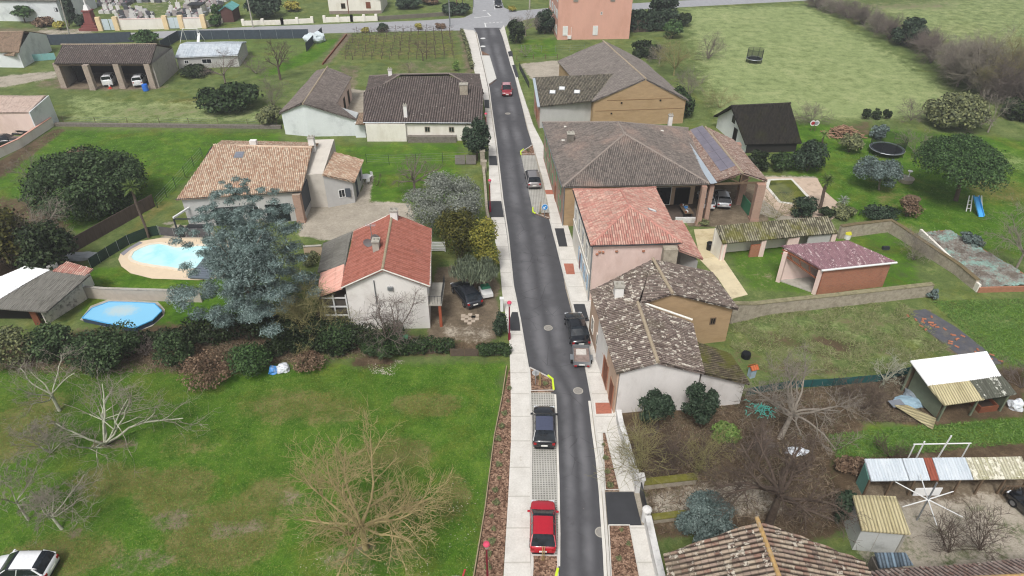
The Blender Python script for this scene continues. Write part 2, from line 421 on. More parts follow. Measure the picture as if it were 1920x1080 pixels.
# ---------------------------------------------------------------- ground
def g2(pts, z=0.0): return [G(x, y, z) for x, y in pts]
def axis(lo, hi, seg):
    out = []; x = lo
    while x < hi:
        out.append(x)
        for a, b, st in seg:
            if a <= x < b: x += st; break
    out.append(hi); return np.array(out)
gx = axis(-1500, 1500, [(-1500, -260, 60), (-260, -110, 2), (-110, -45, .9), (-45, 45, .45), (45, 110, .9), (110, 300, 2), (300, 1501, 60)])
gy = axis(-120, 2500, [(-120, 10, 10), (10, 75, .42), (75, 140, .8), (140, 330, 1.6), (330, 2501, 70)])
XX, YY = np.meshgrid(gx, gy)
CH = {k: np.zeros_like(XX) for k in ('dry', 'dirt', 'gravel', 'lush', 'litter', 'moss')}
def paint(ch, pts, amt=1.0, soft=1.2, mode='max', px=True):
    q = [(p.x, p.y) for p in g2(pts)] if px else pts
    n = len(q); x0, x1 = min(p[0] for p in q)-soft*2, max(p[0] for p in q)+soft*2; y0, y1 = min(p[1] for p in q)-soft*2, max(p[1] for p in q)+soft*2
    i0, i1 = np.searchsorted(gx, [x0, x1]); j0, j1 = np.searchsorted(gy, [y0, y1])
    if i1 <= i0 or j1 <= j0: return
    X, Y = XX[j0:j1, i0:i1], YY[j0:j1, i0:i1]
    ins = np.zeros(X.shape, bool); ds = np.full(X.shape, 1e9)
    for k in range(n):
        (ax, ay), (bx, by) = q[k], q[(k+1) % n]
        dx, dy = bx-ax, by-ay; L = dx*dx+dy*dy+1e-9
        t = np.clip(((X-ax)*dx+(Y-ay)*dy)/L, 0, 1); ds = np.minimum(ds, np.hypot(X-ax-t*dx, Y-ay-t*dy))
        c = ((ay > Y) != (by > Y)); xi = ax+(Y-ay)*dx/(dy if abs(dy) > 1e-9 else 1e-9)
        ins ^= c & (X < xi)
    wgt = np.clip(.5+np.where(ins, ds, -ds)/(2*soft), 0, 1)*amt
    T = CH[ch][j0:j1, i0:i1]
    if mode == 'max': np.maximum(T, wgt, out=T)
    elif mode == 'sub': np.minimum(T, 1-np.clip(.5+np.where(ins, ds, -ds)/(2*soft), 0, 1)*(1-amt), out=T)
def blob(ch, x, y, rx, ry, amt=1.0, soft=None):
    c = G(x, y); k = depth(c)/F_PX; a = rx*k; b = ry*k/max(.25, (CAM_H/c.length if c.length else 1))
    b = ry*k/ (CAM_H/math.hypot(CAM_H, math.hypot(c.x, c.y)))
    paint(ch, [(c.x+a*math.cos(t*math.pi/6), c.y+b*math.sin(t*math.pi/6)) for t in range(12)], amt, soft or min(a, b)*.5, px=False)
paint('dry', [(1270, 12), (1520, 8), (1700, 110), (1790, 170), (1880, 205), (1880, 215), (1340, 218), (1310, 150), (1290, 80)], .75, 4)
paint('dry', [(1330, 180), (1880, 190), (1860, 225), (1340, 225)], .85, 3)
paint('dry', [(1600, 8), (2600, -60), (2600, 260), (1960, 190), (1700, 50)], .62, 5)
paint('dirt', [(1600, 6), (1800, 2), (1790, 18), (1640, 22)], .55, 6)
blob('dry', 1420, 60, 90, 30, .55); blob('moss', 1560, 140, 60, 25, .6); blob('moss', 1480, 100, 50, 20, .5); blob('moss', 1820, 60, 80, 20, .5)
paint('lush', [(0, 690), (200, 660), (500, 690), (945, 680), (890, 1100), (860, 1500), (-1200, 1500), (-1200, 700)], .95, 1.5)
for a in ((330, 920, 70, 40, .75), (420, 1000, 110, 60, .7), (500, 930, 60, 40, .55), (120, 1040, 120, 40, .5), (210, 900, 90, 30, .55), (740, 850, 80, 35, .55), (800, 760, 70, 25, .6), (620, 770, 80, 30, .45), (40, 800, 70, 60, .6), (850, 930, 40, 50, .5), (560, 760, 120, 40, .45), (350, 830, 60, 30, .35)): blob('moss', *a[:4], min(1, a[4]*1.3))
for a in ((320, 975, 46, 24, .5), (430, 990, 50, 22, .45), (260, 1050, 70, 26, .42), (480, 985, 36, 18, .45), (700, 1045, 110, 36, .4), (560, 940, 60, 24, .4)): blob('dirt', *a)
blob('dirt', 215, 832, 45, 7, .8); blob('dirt', 140, 1000, 14, 9, .7); blob('dirt', 685, 1025, 20, 10, .6)
paint('dirt', [(885, 1090), (905, 1090), (948, 720), (944, 700), (925, 850), (905, 960)], .55, .5)
paint('lush', [(90, 240), (520, 245), (560, 270), (880, 262), (870, 380), (690, 390), (600, 330), (400, 300), (300, 400), (60, 460), (0, 480), (-500, 560), (-500, 330), (0, 320)], .62, 2)
paint('lush', [(150, 500), (380, 500), (500, 500), (500, 640), (250, 640), (150, 600)], .75, 1)
paint('moss', [(300, 370), (330, 380), (190, 500), (170, 490)], .55, 1)
paint('dry', [(120, 172), (260, 190), (420, 185), (530, 205), (525, 235), (120, 232)], .6, 2); blob('dirt', 290, 210, 110, 14, .35); blob('moss', 360, 195, 60, 12, .7)
paint('lush', [(330, 70), (580, 70), (620, 75), (540, 150), (320, 120)], .35, 3); paint('lush', [(600, 78), (650, 66), (590, 115), (500, 145), (470, 150)], .8, 1.5)
paint('litter', [(0, 640), (250, 610), (560, 600), (700, 625), (930, 640), (935, 662), (700, 668), (620, 660), (500, 682), (420, 702), (330, 697), (250, 682), (80, 692), (-60, 690), (-20, 640)], .9, 1.6)
blob('litter', 700, 680, 45, 14, .75)
paint('litter', [(0, 370), (110, 380), (150, 500), (0, 560), (-150, 560), (-150, 380)], .85, 2)
paint('litter', [(0, 300), (105, 240), (125, 243), (10, 330), (-60, 370), (-60, 330)], .8, .8)
paint('dirt', [(60, 155), (120, 140), (320, 160), (300, 172), (140, 172), (60, 165)], .5, 1.5); paint('gravel', [(-80, 150), (110, 132), (112, 145), (20, 162), (-80, 172)], .7, 1)
paint('dirt', [(30, 50), (180, 52), (190, 70), (60, 72), (-60, 74), (-60, 50)], .5, 2); paint('gravel', [(70, 52), (180, 56), (180, 66), (70, 66)], .6, 2)
paint('gravel', [(185, -8), (430, -8), (400, 52), (195, 58)], .3, 2); paint('dry', [(280, 35), (360, 0), (375, 0), (330, 35), (300, 42)], .5, 1)
paint('dirt', [(642, 62), (662, 62), (620, 118), (600, 122)], .8, .8); paint('dirt', [(850, 55), (872, 55), (892, 138), (870, 140), (862, 80)], .6, 1)
paint('dirt', [(630, 122), (680, 122), (668, 175), (640, 180)], .5, 1); paint('dirt', [(740, 115), (855, 113), (860, 138), (735, 138)], .4, 1); paint('moss', [(640, 66), (860, 54), (868, 110), (620, 118)], .45, 2)
paint('gravel', [(655, 165), (690, 170), (690, 235), (640, 225)], .7, .5)
paint('gravel', [(575, 395), (600, 370), (670, 368), (690, 330), (700, 330), (692, 378), (770, 382), (780, 420), (770, 450), (600, 450), (560, 440)], .95, .5)
paint('gravel', [(975, 120), (1045, 113), (1060, 145), (1000, 152)], .95, .6)
paint('gravel', [(300, 420), (400, 425), (400, 450), (300, 447), (330, 415)], .85, .5)
paint('dirt', [(818, 498), (880, 500), (935, 520), (935, 640), (800, 640), (806, 560)], .8, .5); paint('gravel', [(820, 600), (930, 605), (925, 645), (815, 640)], .4, 1.2); paint('dirt', [(810, 530), (870, 570), (930, 560), (930, 600), (820, 600)], .9, .4)
paint('litter', [(600, 540), (650, 560), (660, 640), (590, 640)], .8, .6)
paint('gravel', [(888, 60), (940, 60), (1000, 235), (1040, 345), (1060, 425), (1110, 560), (1150, 700), (1165, 790), (1200, 920), (1245, 1100), (984, 1100), (992, 800), (985, 690), (955, 540), (935, 400), (925, 270), (915, 190), (898, 100)], 1.0, .25); paint('dirt', [(112, 120), (290, 118), (290, 166), (112, 168)], .95, .4); paint('dirt', [(1290, 345), (1440, 345), (1440, 425), (1290, 425)], .95, .3)  # dirt floor of the cart barn also painted dark for its interior shade
paint('lush', [(1440, 225), (1920, 260), (2100, 300), (2100, 540), (1720, 430), (1580, 410), (1480, 330)], .75, 2); paint('moss', [(1620, 340), (1700, 350), (1720, 430), (1640, 420)], .45, 2); blob('moss', 1860, 350, 60, 30, .6); blob('dry', 1890, 300, 40, 20, .5)
paint('lush', [(1330, 430), (1500, 440), (1700, 430), (1740, 540), (1500, 555), (1400, 545)], .55, 1); paint('dirt', [(1360, 480), (1470, 480), (1500, 550), (1410, 558)], .3, 1.5)
paint('litter', [(1560, 235), (1640, 220), (1650, 260), (1550, 265)], .5, 1.5); paint('gravel', [(1430, 330), (1530, 330), (1560, 400), (1480, 420), (1420, 400)], .8, .5)
paint('dry', [(1375, 580), (1480, 575), (1690, 565), (1780, 650), (1700, 690), (1450, 700), (1370, 650)], .45, 2)
for a in ((1450, 640, 60, 22, .5), (1560, 650, 80, 24, .58), (1620, 605, 60, 16, .4), (1400, 670, 40, 20, .4), (1500, 690, 90, 16, .5), (1660, 650, 50, 20, .42)): blob('litter', *a)
paint('dirt', [(1700, 580), (1745, 580), (1880, 680), (1830, 690), (1760, 650)], .7, .6)
paint('lush', [(1740, 560), (2200, 560), (2200, 700), (1890, 690), (1800, 610)], .55, 2); blob('dry', 1850, 600, 70, 18, .45)
paint('litter', [(1150, 770), (1400, 740), (1560, 720), (1620, 800), (1560, 870), (1600, 990), (1500, 1020), (1330, 1000), (1230, 1010), (1200, 900)], 1.0, .8)
paint('gravel', [(1205, 918), (1420, 890), (1480, 960), (1300, 985), (1215, 975)], .62, 1)
paint('litter', [(1540, 720), (1720, 700), (1920, 690), (1920, 780), (1740, 800), (1600, 780)], .95, .8)
paint('lush', [(1540, 800), (1740, 795), (1930, 770), (2200, 780), (2200, 840), (1800, 836), (1560, 868)], .8, .7)
paint('litter', [(1560, 868), (1800, 830), (1920, 832), (2100, 850), (2100, 930), (1560, 930)], .95, .6)
paint('gravel', [(1560, 935), (2100, 915), (2100, 1100), (1700, 1100), (1600, 1040)], .6, 1.0); paint('dirt', [(1600, 905), (2100, 900), (2100, 950), (1700, 960), (1600, 950)], .85, 1)
paint('lush', [(968, 75), (1045, 70), (1050, 105), (975, 112)], .6, 1)
GV = np.stack([XX, YY, np.zeros_like(XX)], -1).reshape(-1, 3)
nx, ny = len(gx), len(gy); idx = np.arange(nx*ny).reshape(ny, nx)
GF = np.stack([idx[:-1, :-1], idx[:-1, 1:], idx[1:, 1:], idx[1:, :-1]], -1).reshape(-1, 4)
def ground_mat():
    a = N('grassland'); p = a.wpos()
    ca = a.n('Attribute', attribute_name='cover_a'); cb = a.n('Attribute', attribute_name='cover_b')
    sa = a.n('SeparateColor', {0: ca.outputs['Color']}); sb = a.n('SeparateColor', {0: cb.outputs['Color']})
    big = a.noise(p, .11, 5, .6); mid = a.noise(p, .55, 6, .68); fine = a.noise(p, 3.2, 5, .75); tiny = a.noise(p, 11, 3, .8)
    warp = a.math('MULTIPLY', a.math('SUBTRACT', a.math('ADD', a.math('MULTIPLY', mid, .55), a.math('MULTIPLY', fine, .45)), .5), 1.9)
    grain = a.math('ADD', a.math('MULTIPLY', fine, .5), a.math('MULTIPLY', tiny, .5))
    mott = a.math('ADD', a.math('MULTIPLY', mid, .45), a.math('ADD', a.math('MULTIPLY', big, .2), a.math('MULTIPLY', grain, .35)))
    def r(c1, c2, c3): return a.ramp(mott, [(.36, lin(c1)), (.5, lin(c2)), (.63, lin(c3))])
    def f(w, lo=.28, hi=.62): return a.smooth(a.math('ADD', w, warp), lo, hi)
    col = r('465530', '617040', '828a58')
    col = a.mix(f(sb.outputs[0]), col, r('2c4a12', '4b6e20', '6f8836'))
    col = a.mix(f(sb.outputs[2]), col, r('4d5420', '69683a', '8a8058'))
    pt = a.noise(p, .15, 7, .68, 1.4); pt2 = a.noise(p, .75, 5, .7, .8)
    col = a.mix(a.math('MULTIPLY', a.smooth(pt, .49, .65), .5), col, r('4c501c', '666b2a', '858341'))
    col = a.mix(a.math('MULTIPLY', a.smooth(pt2, .54, .66), .5), col, r('263d14', '3a5a20', '5a7a35'))
    col = a.mix(f(sa.outputs[0], .3, .8), col, r('6c7b4c', '889663', 'a3a879'))
    col = a.mix(f(sb.outputs[1]), col, r('3a3226', '594b3b', '7d6d58'))
    col = a.mix(f(sa.outputs[1]), col, r('4f463b', '736757', '938672'))
    col = a.mix(f(sa.outputs[2]), col, r('8b8477', 'a49c8e', 'b9b0a1'))
    g2_ = a.math('MULTIPLY', a.math('SUBTRACT', grain, .5), .9); k = a.math('ADD', 1.0, g2_)
    col = a.mix(1.0, col, a.n('CombineColor', {0: k, 1: k, 2: k}).outputs[0], 'MULTIPLY')
    a.bump(grain, .6, .12)
    return a.done(col, .95, 0, .05)
GO = fast('ground', GV, GF, ground_mat(), smooth=True); tag(GO, kind='structure')
for nm, chs in (('cover_a', ('dry', 'dirt', 'gravel')), ('cover_b', ('lush', 'litter', 'moss'))):
    at = GO.data.color_attributes.new(nm, 'FLOAT_COLOR', 'POINT')
    at.data.foreach_set('color', np.stack([CH[c] for c in chs]+[np.ones_like(XX)], -1).astype(np.float32).ravel())
# ---------------------------------------------------------------- road, pavements, bays, beds
def asphalt_mat(name, base, hi, streaks=True):
    a = N(name); p = a.wpos(); g = a.noise(p, 30, 2, .7); m = a.noise(p, 1.1, 5, .6); big = a.noise(p, .25, 4, .6)
    col = a.ramp(a.math('ADD', a.math('MULTIPLY', g, .5), a.math('MULTIPLY', m, .5)), [(.3, sc(lin(base), .8)), (.7, sc(lin(base), 1.25))])
    rough = a.math('ADD', .5, a.math('MULTIPLY', big, .35))
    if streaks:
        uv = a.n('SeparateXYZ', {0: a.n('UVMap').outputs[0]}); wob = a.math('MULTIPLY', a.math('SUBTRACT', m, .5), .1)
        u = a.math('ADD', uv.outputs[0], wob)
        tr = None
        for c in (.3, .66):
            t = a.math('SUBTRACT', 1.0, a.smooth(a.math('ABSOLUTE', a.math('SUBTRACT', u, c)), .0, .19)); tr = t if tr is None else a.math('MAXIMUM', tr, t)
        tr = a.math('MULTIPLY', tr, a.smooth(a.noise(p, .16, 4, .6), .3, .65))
        col = a.mix(a.math('MULTIPLY', tr, .45), col, lin(hi))  # wheel-track streaks lightened to paint in the sky's reflection
        vn = a.n('TexVoronoi', {'Vector': a.mix(.12, p, a.n('TexNoise', {'Vector': p, 'Scale': 1.5}).outputs['Color']), 'Scale': .55}, feature='DISTANCE_TO_EDGE'); cr = a.math('SUBTRACT', 1.0, a.smooth(vn.outputs['Distance'], .004, .022))
        col = a.mix(a.math('MULTIPLY', a.math('MULTIPLY', cr, a.smooth(big, .48, .6)), .45), col, lin('2c2c2e')); oil = a.smooth(a.noise(p, .7, 5, .7), .6, .72); col = a.mix(a.math('MULTIPLY', oil, .4), col, lin('39393b'))
        sp = a.smooth(a.noise(p, 5.5, 2, .5), .74, .78); col = a.mix(a.math('MULTIPLY', sp, .55), col, lin('b5aa98'))
    return a.done(col, rough, 0, .35)
ROWS = [(1100, 1048, 1137), (1040, 1047, 1134), (940, 1046, 1128), (870, 1044, 1123), (810, 1042, 1114), (745, 1040, 1107), (712, 1015, 1101), (688, 991, 1096), (640, 982, 1085), (600, 975, 1076), (540, 963, 1060), (480, 954, 1050), (445, 950, 1042), (413, 946, 1033), (390, 943, 1026), (340, 938, 1013), (310, 934.5, 1006), (271, 930, 998), (240, 926, 988), (205, 921, 980), (175, 917, 972), (144, 911, 965), (122, 906, 957), (103, 901, 952), (98, 900, 950), (75, 896, 944), (60, 893, 940), (52, 888, 938)]
mb = MB(); L = [G(l, y, .012) for y, l, r in ROWS]; R = [G(r, y, .012) for y, l, r in ROWS]; s = 0; NS = 12
for i in range(len(ROWS)-1):
    s2 = s+(L[i+1]-L[i]).length
    for k in range(NS):
        t0, t1 = k/NS, (k+1)/NS
        mb.face([L[i].lerp(R[i], t0), L[i].lerp(R[i], t1), L[i+1].lerp(R[i+1], t1), L[i+1].lerp(R[i+1], t0)], [(t0, s), (t1, s), (t1, s2), (t0, s2)])
    s = s2
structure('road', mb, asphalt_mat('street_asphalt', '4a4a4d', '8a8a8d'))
M_ASPH2 = asphalt_mat('old_asphalt', '9a9b9e', 'a5a5a5', False); M_ASPHNEW = asphalt_mat('new_asphalt', '3a3b3e', '888888', False)
def flat(name, polys, z, m):
    mb = MB()
    for q in polys:
        pts = g2(q); ar = sum(pts[i].x*pts[(i+1) % len(pts)].y-pts[(i+1) % len(pts)].x*pts[i].y for i in range(len(pts)))
        mb.face([(p.x, p.y, z) for p in (pts if ar > 0 else pts[::-1])])
    return structure(name, mb, m)
flat('cross_road', [[(-300, 86), (60, 74), (230, 73.5), (300, 72), (420, 67), (600, 63), (700, 60), (800, 58), (880, 57), (895, 61), (938, 60), (950, 48), (990, 36), (1040, 26), (1280, 13.5), (1450, 4.5), (1700, -8), (2200, -35), (2200, -44), (1700, -19), (1440, -6), (1280, 1), (1030, 15), (960, 21), (945, 14), (936, -12), (940, -60), (900, -60), (888, -12), (886, 25), (870, 33), (800, 38), (700, 42), (600, 46), (480, 50), (320, 58), (190, 64), (60, 65), (-300, 74)]], .008, M_ASPH2)
M_PAVE = mat('pale_concrete_paving', 'd4d1c9', .85, .07, .9, stain='a8a090', stain_amt=.35)
M_KERB = mat('kerb_stone', 'c8c5be', .8, .1, 3)
def pave_mat():
    a = N('concrete_pavement'); p = a.wpos(); s3 = a.n('SeparateXYZ', {0: p})
    j = a.smooth(a.math('ABSOLUTE', a.math('SUBTRACT', a.math('FRACT', a.math('DIVIDE', s3.outputs[1], 2.6)), .5)), .47, .49)
    f = a.noise(p, .8, 6, .65); g = a.noise(p, 8, 3)
    col = a.ramp(a.math('ADD', a.math('MULTIPLY', f, .6), a.math('MULTIPLY', g, .4)), [(.32, lin('c0bcb4')), (.66, lin('dbd8d1'))])
    sp = a.smooth(a.noise(p, 2.2, 3, .6), .66, .74); col = a.mix(a.math('MULTIPLY', sp, .3), col, lin('9c8f7c'))
    col = a.mix(a.math('MULTIPLY', j, .4), col, lin('8d8779')); return a.done(col, .8, 0, .25)
M_PAVE2 = pave_mat()
def slab(name, polys, z1, m, z0=-.05):
    mb = MB()
    for q in polys: mb.prism(g2(q, z1), z0, z1)
    return structure(name, mb, m)
slab('pavement', [[(943, 1100), (995, 1100), (994, 960), (994.5, 870), (994.5, 790), (993, 735), (989.5, 690), (981, 645), (974, 600), (961, 535), (951, 445), (941, 377), (929, 270), (920, 205), (915, 165), (901, 103), (892, 64), (889, 57), (869, 55), (879, 95), (890, 135), (905, 175), (909, 202), (916, 270), (917, 345), (921, 410), (930, 460), (937, 495), (941, 545), (955, 640), (957, 700), (958, 770), (958, 830), (953, 930)]], .11, M_PAVE2)
slab('pavement', [[(1214, 985), (1181, 985), (1203, 1100), (1243, 1100)], [(1136, 811.5), (1168, 811.5), (1198, 921), (1162, 921)], [(1117, 812), (1128, 812), (1134, 921), (1128, 921)],
    [(1032, 413), (1046, 462), (1060, 522), (1077, 582), (1100, 692), (1112, 752), (1118, 811), (1172, 811), (1166, 780), (1150, 692), (1118, 590), (1096, 520), (1080, 470), (1066, 427), (1048, 350), (1030, 299), (1016, 265), (1000, 235), (985, 190), (975, 160), (968, 135), (961, 108), (951, 70), (945, 47), (938, 56), (944, 70), (952, 97), (959, 123), (967, 145), (982, 205), (999, 268), (1005, 290), (1020, 345), (1030, 395)]], .11, M_PAVE2)
mb = MB()
mb.strip(g2([(996, 1100), (998, 1060), (995.5, 910), (996, 830), (995, 770), (993, 720), (990, 690), (982, 643), (975, 600), (962, 536), (953, 445), (943, 377), (931, 270), (922, 205), (917, 165), (903, 103), (894, 64)]), .17, -.05, .13)
mb.strip(g2([(1143, 1100), (1139, 1035), (1131, 921), (1126, 870), (1117.5, 811), (1110, 752), (1099, 692), (1075, 582), (1059, 522), (1044, 462), (1031, 412)]), .17, -.05, .13)
mb.strip(g2([(998, 270), (981, 205), (966, 145), (958, 123), (951, 97), (943, 70), (937, 55)]), .15, -.05, .13)
structure('kerb', mb, M_KERB)
mb = MB(); mb.strip(g2([(1136, 1100), (1133, 1035), (1125, 921), (1119, 860), (1112, 811), (1105, 752)]), .2, -.02, .028); mb.strip(g2([(1048, 1062), (1048.5, 1000), (1047, 900), (1044, 800), (1041, 740)]), .16, -.02, .045)
structure('gutter_strip', mb, M_PAVE)
def grid_pave():
    a = N('grid_paver'); p = a.wpos(); s3 = a.n('SeparateXYZ', {0: p})
    def cell(o): return a.math('ABSOLUTE', a.math('SUBTRACT', a.math('FRACT', a.math('DIVIDE', o, .2)), .5))
    m = a.math('MAXIMUM', cell(s3.outputs[0]), cell(s3.outputs[1])); f = a.smooth(m, .26, .34); nz = a.noise(p, .7, 5, .6)
    hole = a.ramp(a.noise(p, 2, 4), [(.3, lin('6f6f68')), (.7, lin('8f8d84'))])
    return a.done(a.mix(f, hole, a.ramp(nz, [(.3, lin('a19f99')), (.7, lin('bfbdb6'))])), .85, 0, .2)
M_GRID = grid_pave()
slab('parking_bay', [[(996.5, 1040), (1046, 1041), (1046, 940), (1043, 850), (1039.5, 738), (995, 737), (997, 810), (997, 930)]], .035, M_GRID)
slab('parking_bay', [[(977, 291), (1003, 291), (1030, 397), (999, 396)]], .06, M_GRID)
slab('parking_bay', [[(902, 104), (918, 104), (931, 147), (917, 157), (915, 153)]], .06, mat('pale_bay_concrete', 'c9c8c2', .85, .06))
def mulch_mat():
    a = N('bark_mulch'); p = a.wpos(); v = a.n('TexVoronoi', {'Vector': p, 'Scale': 9.0}); c = a.n('SeparateColor', {0: v.outputs['Color']})
    f = a.noise(p, 1.4, 4); x = a.math('ADD', a.math('MULTIPLY', c.outputs[0], .6), a.math('MULTIPLY', f, .4))
    a.bump(v.outputs[0], .7, .06); return a.done(a.ramp(x, [(.2, lin('4d3a2e')), (.5, lin('7a6050')), (.85, lin('a88c76'))]), .95, 0, .1)
M_MULCH = mulch_mat()
BEDS = [[(997, 1042), (1045, 1043), (1047, 1100), (995, 1100)], [(993, 690), (1036, 712), (1038, 733), (995.5, 734)], [(999, 272), (1003, 290), (977, 290), (976, 287)], [(1000, 399), (1029, 399), (1032, 411)], [(903, 95), (918, 103), (901, 102)], [(918, 158), (931, 149), (917, 160)],
        [(1129, 812), (1135, 812), (1161, 920), (1135, 920)], [(1141, 986), (1180, 986), (1202, 1100), (1147, 1100)], [(955, 690), (957, 700), (958, 770), (958, 830), (953, 930), (942, 1100), (888, 1100), (910, 960), (928, 820), (943, 745)]]
slab('planting_bed', BEDS, .09, M_MULCH)
mb = MB(); M_YEL = mat('yellow_green_paint', 'c9e23a', .5, .05)
for q in BEDS[:4]:
    pts = g2(q); mb.strip(pts+[pts[0]], .1, .0, .125)
for q in (BEDS[6], BEDS[7]):
    pts = g2(q); mb.strip(pts+[pts[0]], .09, .0, .125)
structure('bed_edging', mb, M_KERB)
slab('asphalt_crossover', [[(1135, 922.5), (1188, 922.5), (1203, 983.5), (1140, 983.5)], [(1040, 428), (1057, 428), (1064, 462), (1048, 462)], [(1075, 570), (1096, 570), (1105, 602), (1083, 602)], [(960, 585), (972, 585), (976, 620), (957, 620), (955, 600)], [(914, 377), (940, 377), (945, 407), (920, 407)], [(917, 292), (931, 292), (933, 310), (917, 310)], [(908, 187), (917, 187), (918, 203), (909, 202)], [(952, 97), (960, 95), (962, 105), (954, 106)], [(960, 122), (966, 121), (973, 144), (967, 145)]], .122, M_ASPHNEW)
M_CLAY = brick_mat('clay_pavers', 'b0644e', 'a05a48', 'a8907e', 1.2)
M_CLAYP = mat('clay_paver_patch', 'ab6c58', .9, .2, 6, stain='8a5a4a')
slab('brick_paver_patch', [[(1116, 755), (1146, 755), (1147, 775), (1118, 776)], [(1057, 494), (1075, 494), (1078, 514), (1062, 514)], [(1022, 356), (1037, 356), (1039, 364), (1024, 364)]], .12, M_CLAYP)
# painted road markings
mb = MB(); M_LINE = mat('road_paint', 'd9dad8', .7, .06)
def line(pts, w): mb.strip(g2(pts), w, .014, .018)
line([(889, 33.5), (920, 30)], .35); line([(920, 30), (914, 24)], .35); line([(909, 43), (911, 51)], .25)
for x in (910, 917, 924, 931, 938): line([(x, 43.6-(x-910)*.07), (x+4, 43.3-(x-910)*.07)], .35)
line([(926, 2), (928, 18)], .2); line([(905, 20), (911, 20)], .5)
structure('road_marking', mb, M_LINE)
def arrow_disc(px, py, r):
    c = G(px, py); d = MB(); d.prism([(c.x+r*math.cos(t*math.pi/8), c.y+r*math.sin(t*math.pi/8)) for t in range(16)], .013, .02); structure('road_marking', d, M_LINE)
arrow_disc(905.5, 72, .55); arrow_disc(905.5, 87, .55)
for i, (px, py) in enumerate(((1028, 615), (1084, 733), (952, 213), (1127, 998))):
    c = G(px, py); t = thing('manhole_cover', ['round iron manhole cover in the road beside the parked trailer', 'round iron manhole cover in the road below the trailer, near the mulched traffic island', 'small pale manhole cover in the street by the grey hipped house', 'iron drain cover by the right kerb next to the dark driveway crossing'][i], 'manhole cover', (c.x, c.y, .012))
    a = MB(); a.lathe((0, 0, 0), [(.42, -.02), (.42, .014), (.36, .014), (.36, .006)], 20); build('rim', a, M_CONC, t, local=True)
    a = MB(); a.lathe((0, 0, 0), [(.35, -.02), (.35, .01), (.28, .012)], 20); build('lid', a, mat('iron_cover', '8d8a84', .6, .2, 6), t, local=True)
# ---------------------------------------------------------------- roof coverings
T_GREYBROWN = tile_mat('grey_brown_canal_tiles', ['564d49', '766b64', '8c8078', '685d57', '9d9188', '7d6156'], groove=.55, patch='5a5048', patch_amt=.45, lichen='c9c4b8', lichen_amt=.6, lichen_lo=.6)
T_MOSSY = tile_mat('mossy_canal_tiles', ['5b504a', '776a63', '8b7e76', '655751', 'a09488', '7d5d52'], groove=.45, patch='5a5342', patch_amt=.5, lichen='d2cdc0', lichen_amt=.75, lichen_lo=.57)
T_DARKGREY = tile_mat('dark_grey_canal_tiles', ['544c49', '665d59', '746a65', '5b5350', '857a74'], p=.36, patch='494443', patch_amt=.5, lichen='c2beb6', lichen_amt=.6, lichen_lo=.635, groove=.45)
T_WEATHER = tile_mat('weathered_grey_tiles', ['5b5652', '736c67', '898079', '665f5b'], patch='9d877b', patch_amt=.6, patch_lo=.5, lichen='4a4643', lichen_amt=.5, lichen_lo=.58, patch_scale=.16, groove=.6)
T_PINK = tile_mat('mottled_pink_tiles', ['a76c62', 'bd8a7e', 'cfae9e', 'b07a6f', 'bba092', '9d6259'], patch='a97468', patch_amt=.25, groove=.65, row=.42)
T_RED = tile_mat('red_interlocking_tiles', ['9a5f53', 'a86e60', 'a06658', '915848'], patch='5f4f49', patch_amt=.55, patch_lo=.56, groove=.78, p=.3, row=.3)
T_ORANGE = tile_mat('sandy_orange_tiles', ['c4aa94', 'd3bea6', 'b2927c', 'bb9a82', 'd8c8b2', 'a08472'], patch='967a68', patch_amt=.55, patch_lo=.5, groove=.55)
T_MAUVE = tile_mat('mauve_fibre_cement', ['84656a', '93747a', '7c5e64', '9b8485'], patch='705760', lichen='d5c6c4', lichen_amt=.6, lichen_lo=.56, p=.18, row=1.2, groove=.85)
T_SHEDMOSS = tile_mat('moss_covered_tiles', ['86816e', 'a09b86', '6b6655', '555045'], patch='6b6a2e', patch_amt=.7, patch_lo=.47, groove=.4, p=.26)
T_BLACK = tile_mat('blackened_mossy_slates', ['211f1d', '2a2825', '33302b', '1e1c1a'], patch='33351f', patch_amt=.6, groove=.85)
T_SHEET = tile_mat('grey_corrugated_sheet', ['8c8f92', '989b9d', '85888a'], patch='6f7173', patch_amt=.5, groove=.8, row=2.4)
T_FIBRE = tile_mat('grey_fibre_cement', ['77756f', '84827b', '6d6a64'], patch='5c5a52', patch_amt=.5, lichen='a3a096', lichen_amt=.5, groove=.8, row=1.5, p=.18)
T_SHEETY = tile_mat('yellowed_corrugated_sheet', ['b5ab86', 'c2b894', 'a89d78'], patch='8f8263', patch_amt=.5, groove=.6, row=2.5)
T_TIN = tile_mat('pale_tin_sheet', ['b9c3cb', 'c8d0d6', 'aab5be'], patch='d2d8dc', patch_amt=.5, groove=.9, row=3)
T_RUST = tile_mat('rusty_tin_sheet', ['8a4a3c', '9a5a4a', '7a4034'], groove=.8, row=3)
T_LICHENSHEET = tile_mat('lichen_covered_sheet', ['a8a58c', 'bdb9a2', '918d74'], patch='7f7c3a', patch_amt=.7, patch_lo=.52, lichen='e0ddcf', lichen_amt=.8, lichen_lo=.5, groove=.7, row=2)
T_MOULD = tile_mat('mould_blackened_sheet', ['4f5048', '5e6056', '424339'], lichen='cfd0c6', lichen_amt=.8, lichen_lo=.56, groove=.8, row=2)
T_WHITE = tile_mat('bright_white_sheet', ['eceeee', 'f2f3f3', 'e6e8e8'], groove=.97, row=3)
T_PINKSHEET = tile_mat('pink_translucent_sheet', ['e0a898', 'e8b6a6', 'd89c8c'], patch='efc4b6', groove=.85, row=2, p=.2)
T_BROWNFIELD = tile_mat('brown_canal_tiles', ['7d6a5c', '94806e', 'a08a76', '6f5d50'], patch='6a6248', patch_amt=.5, groove=.7)
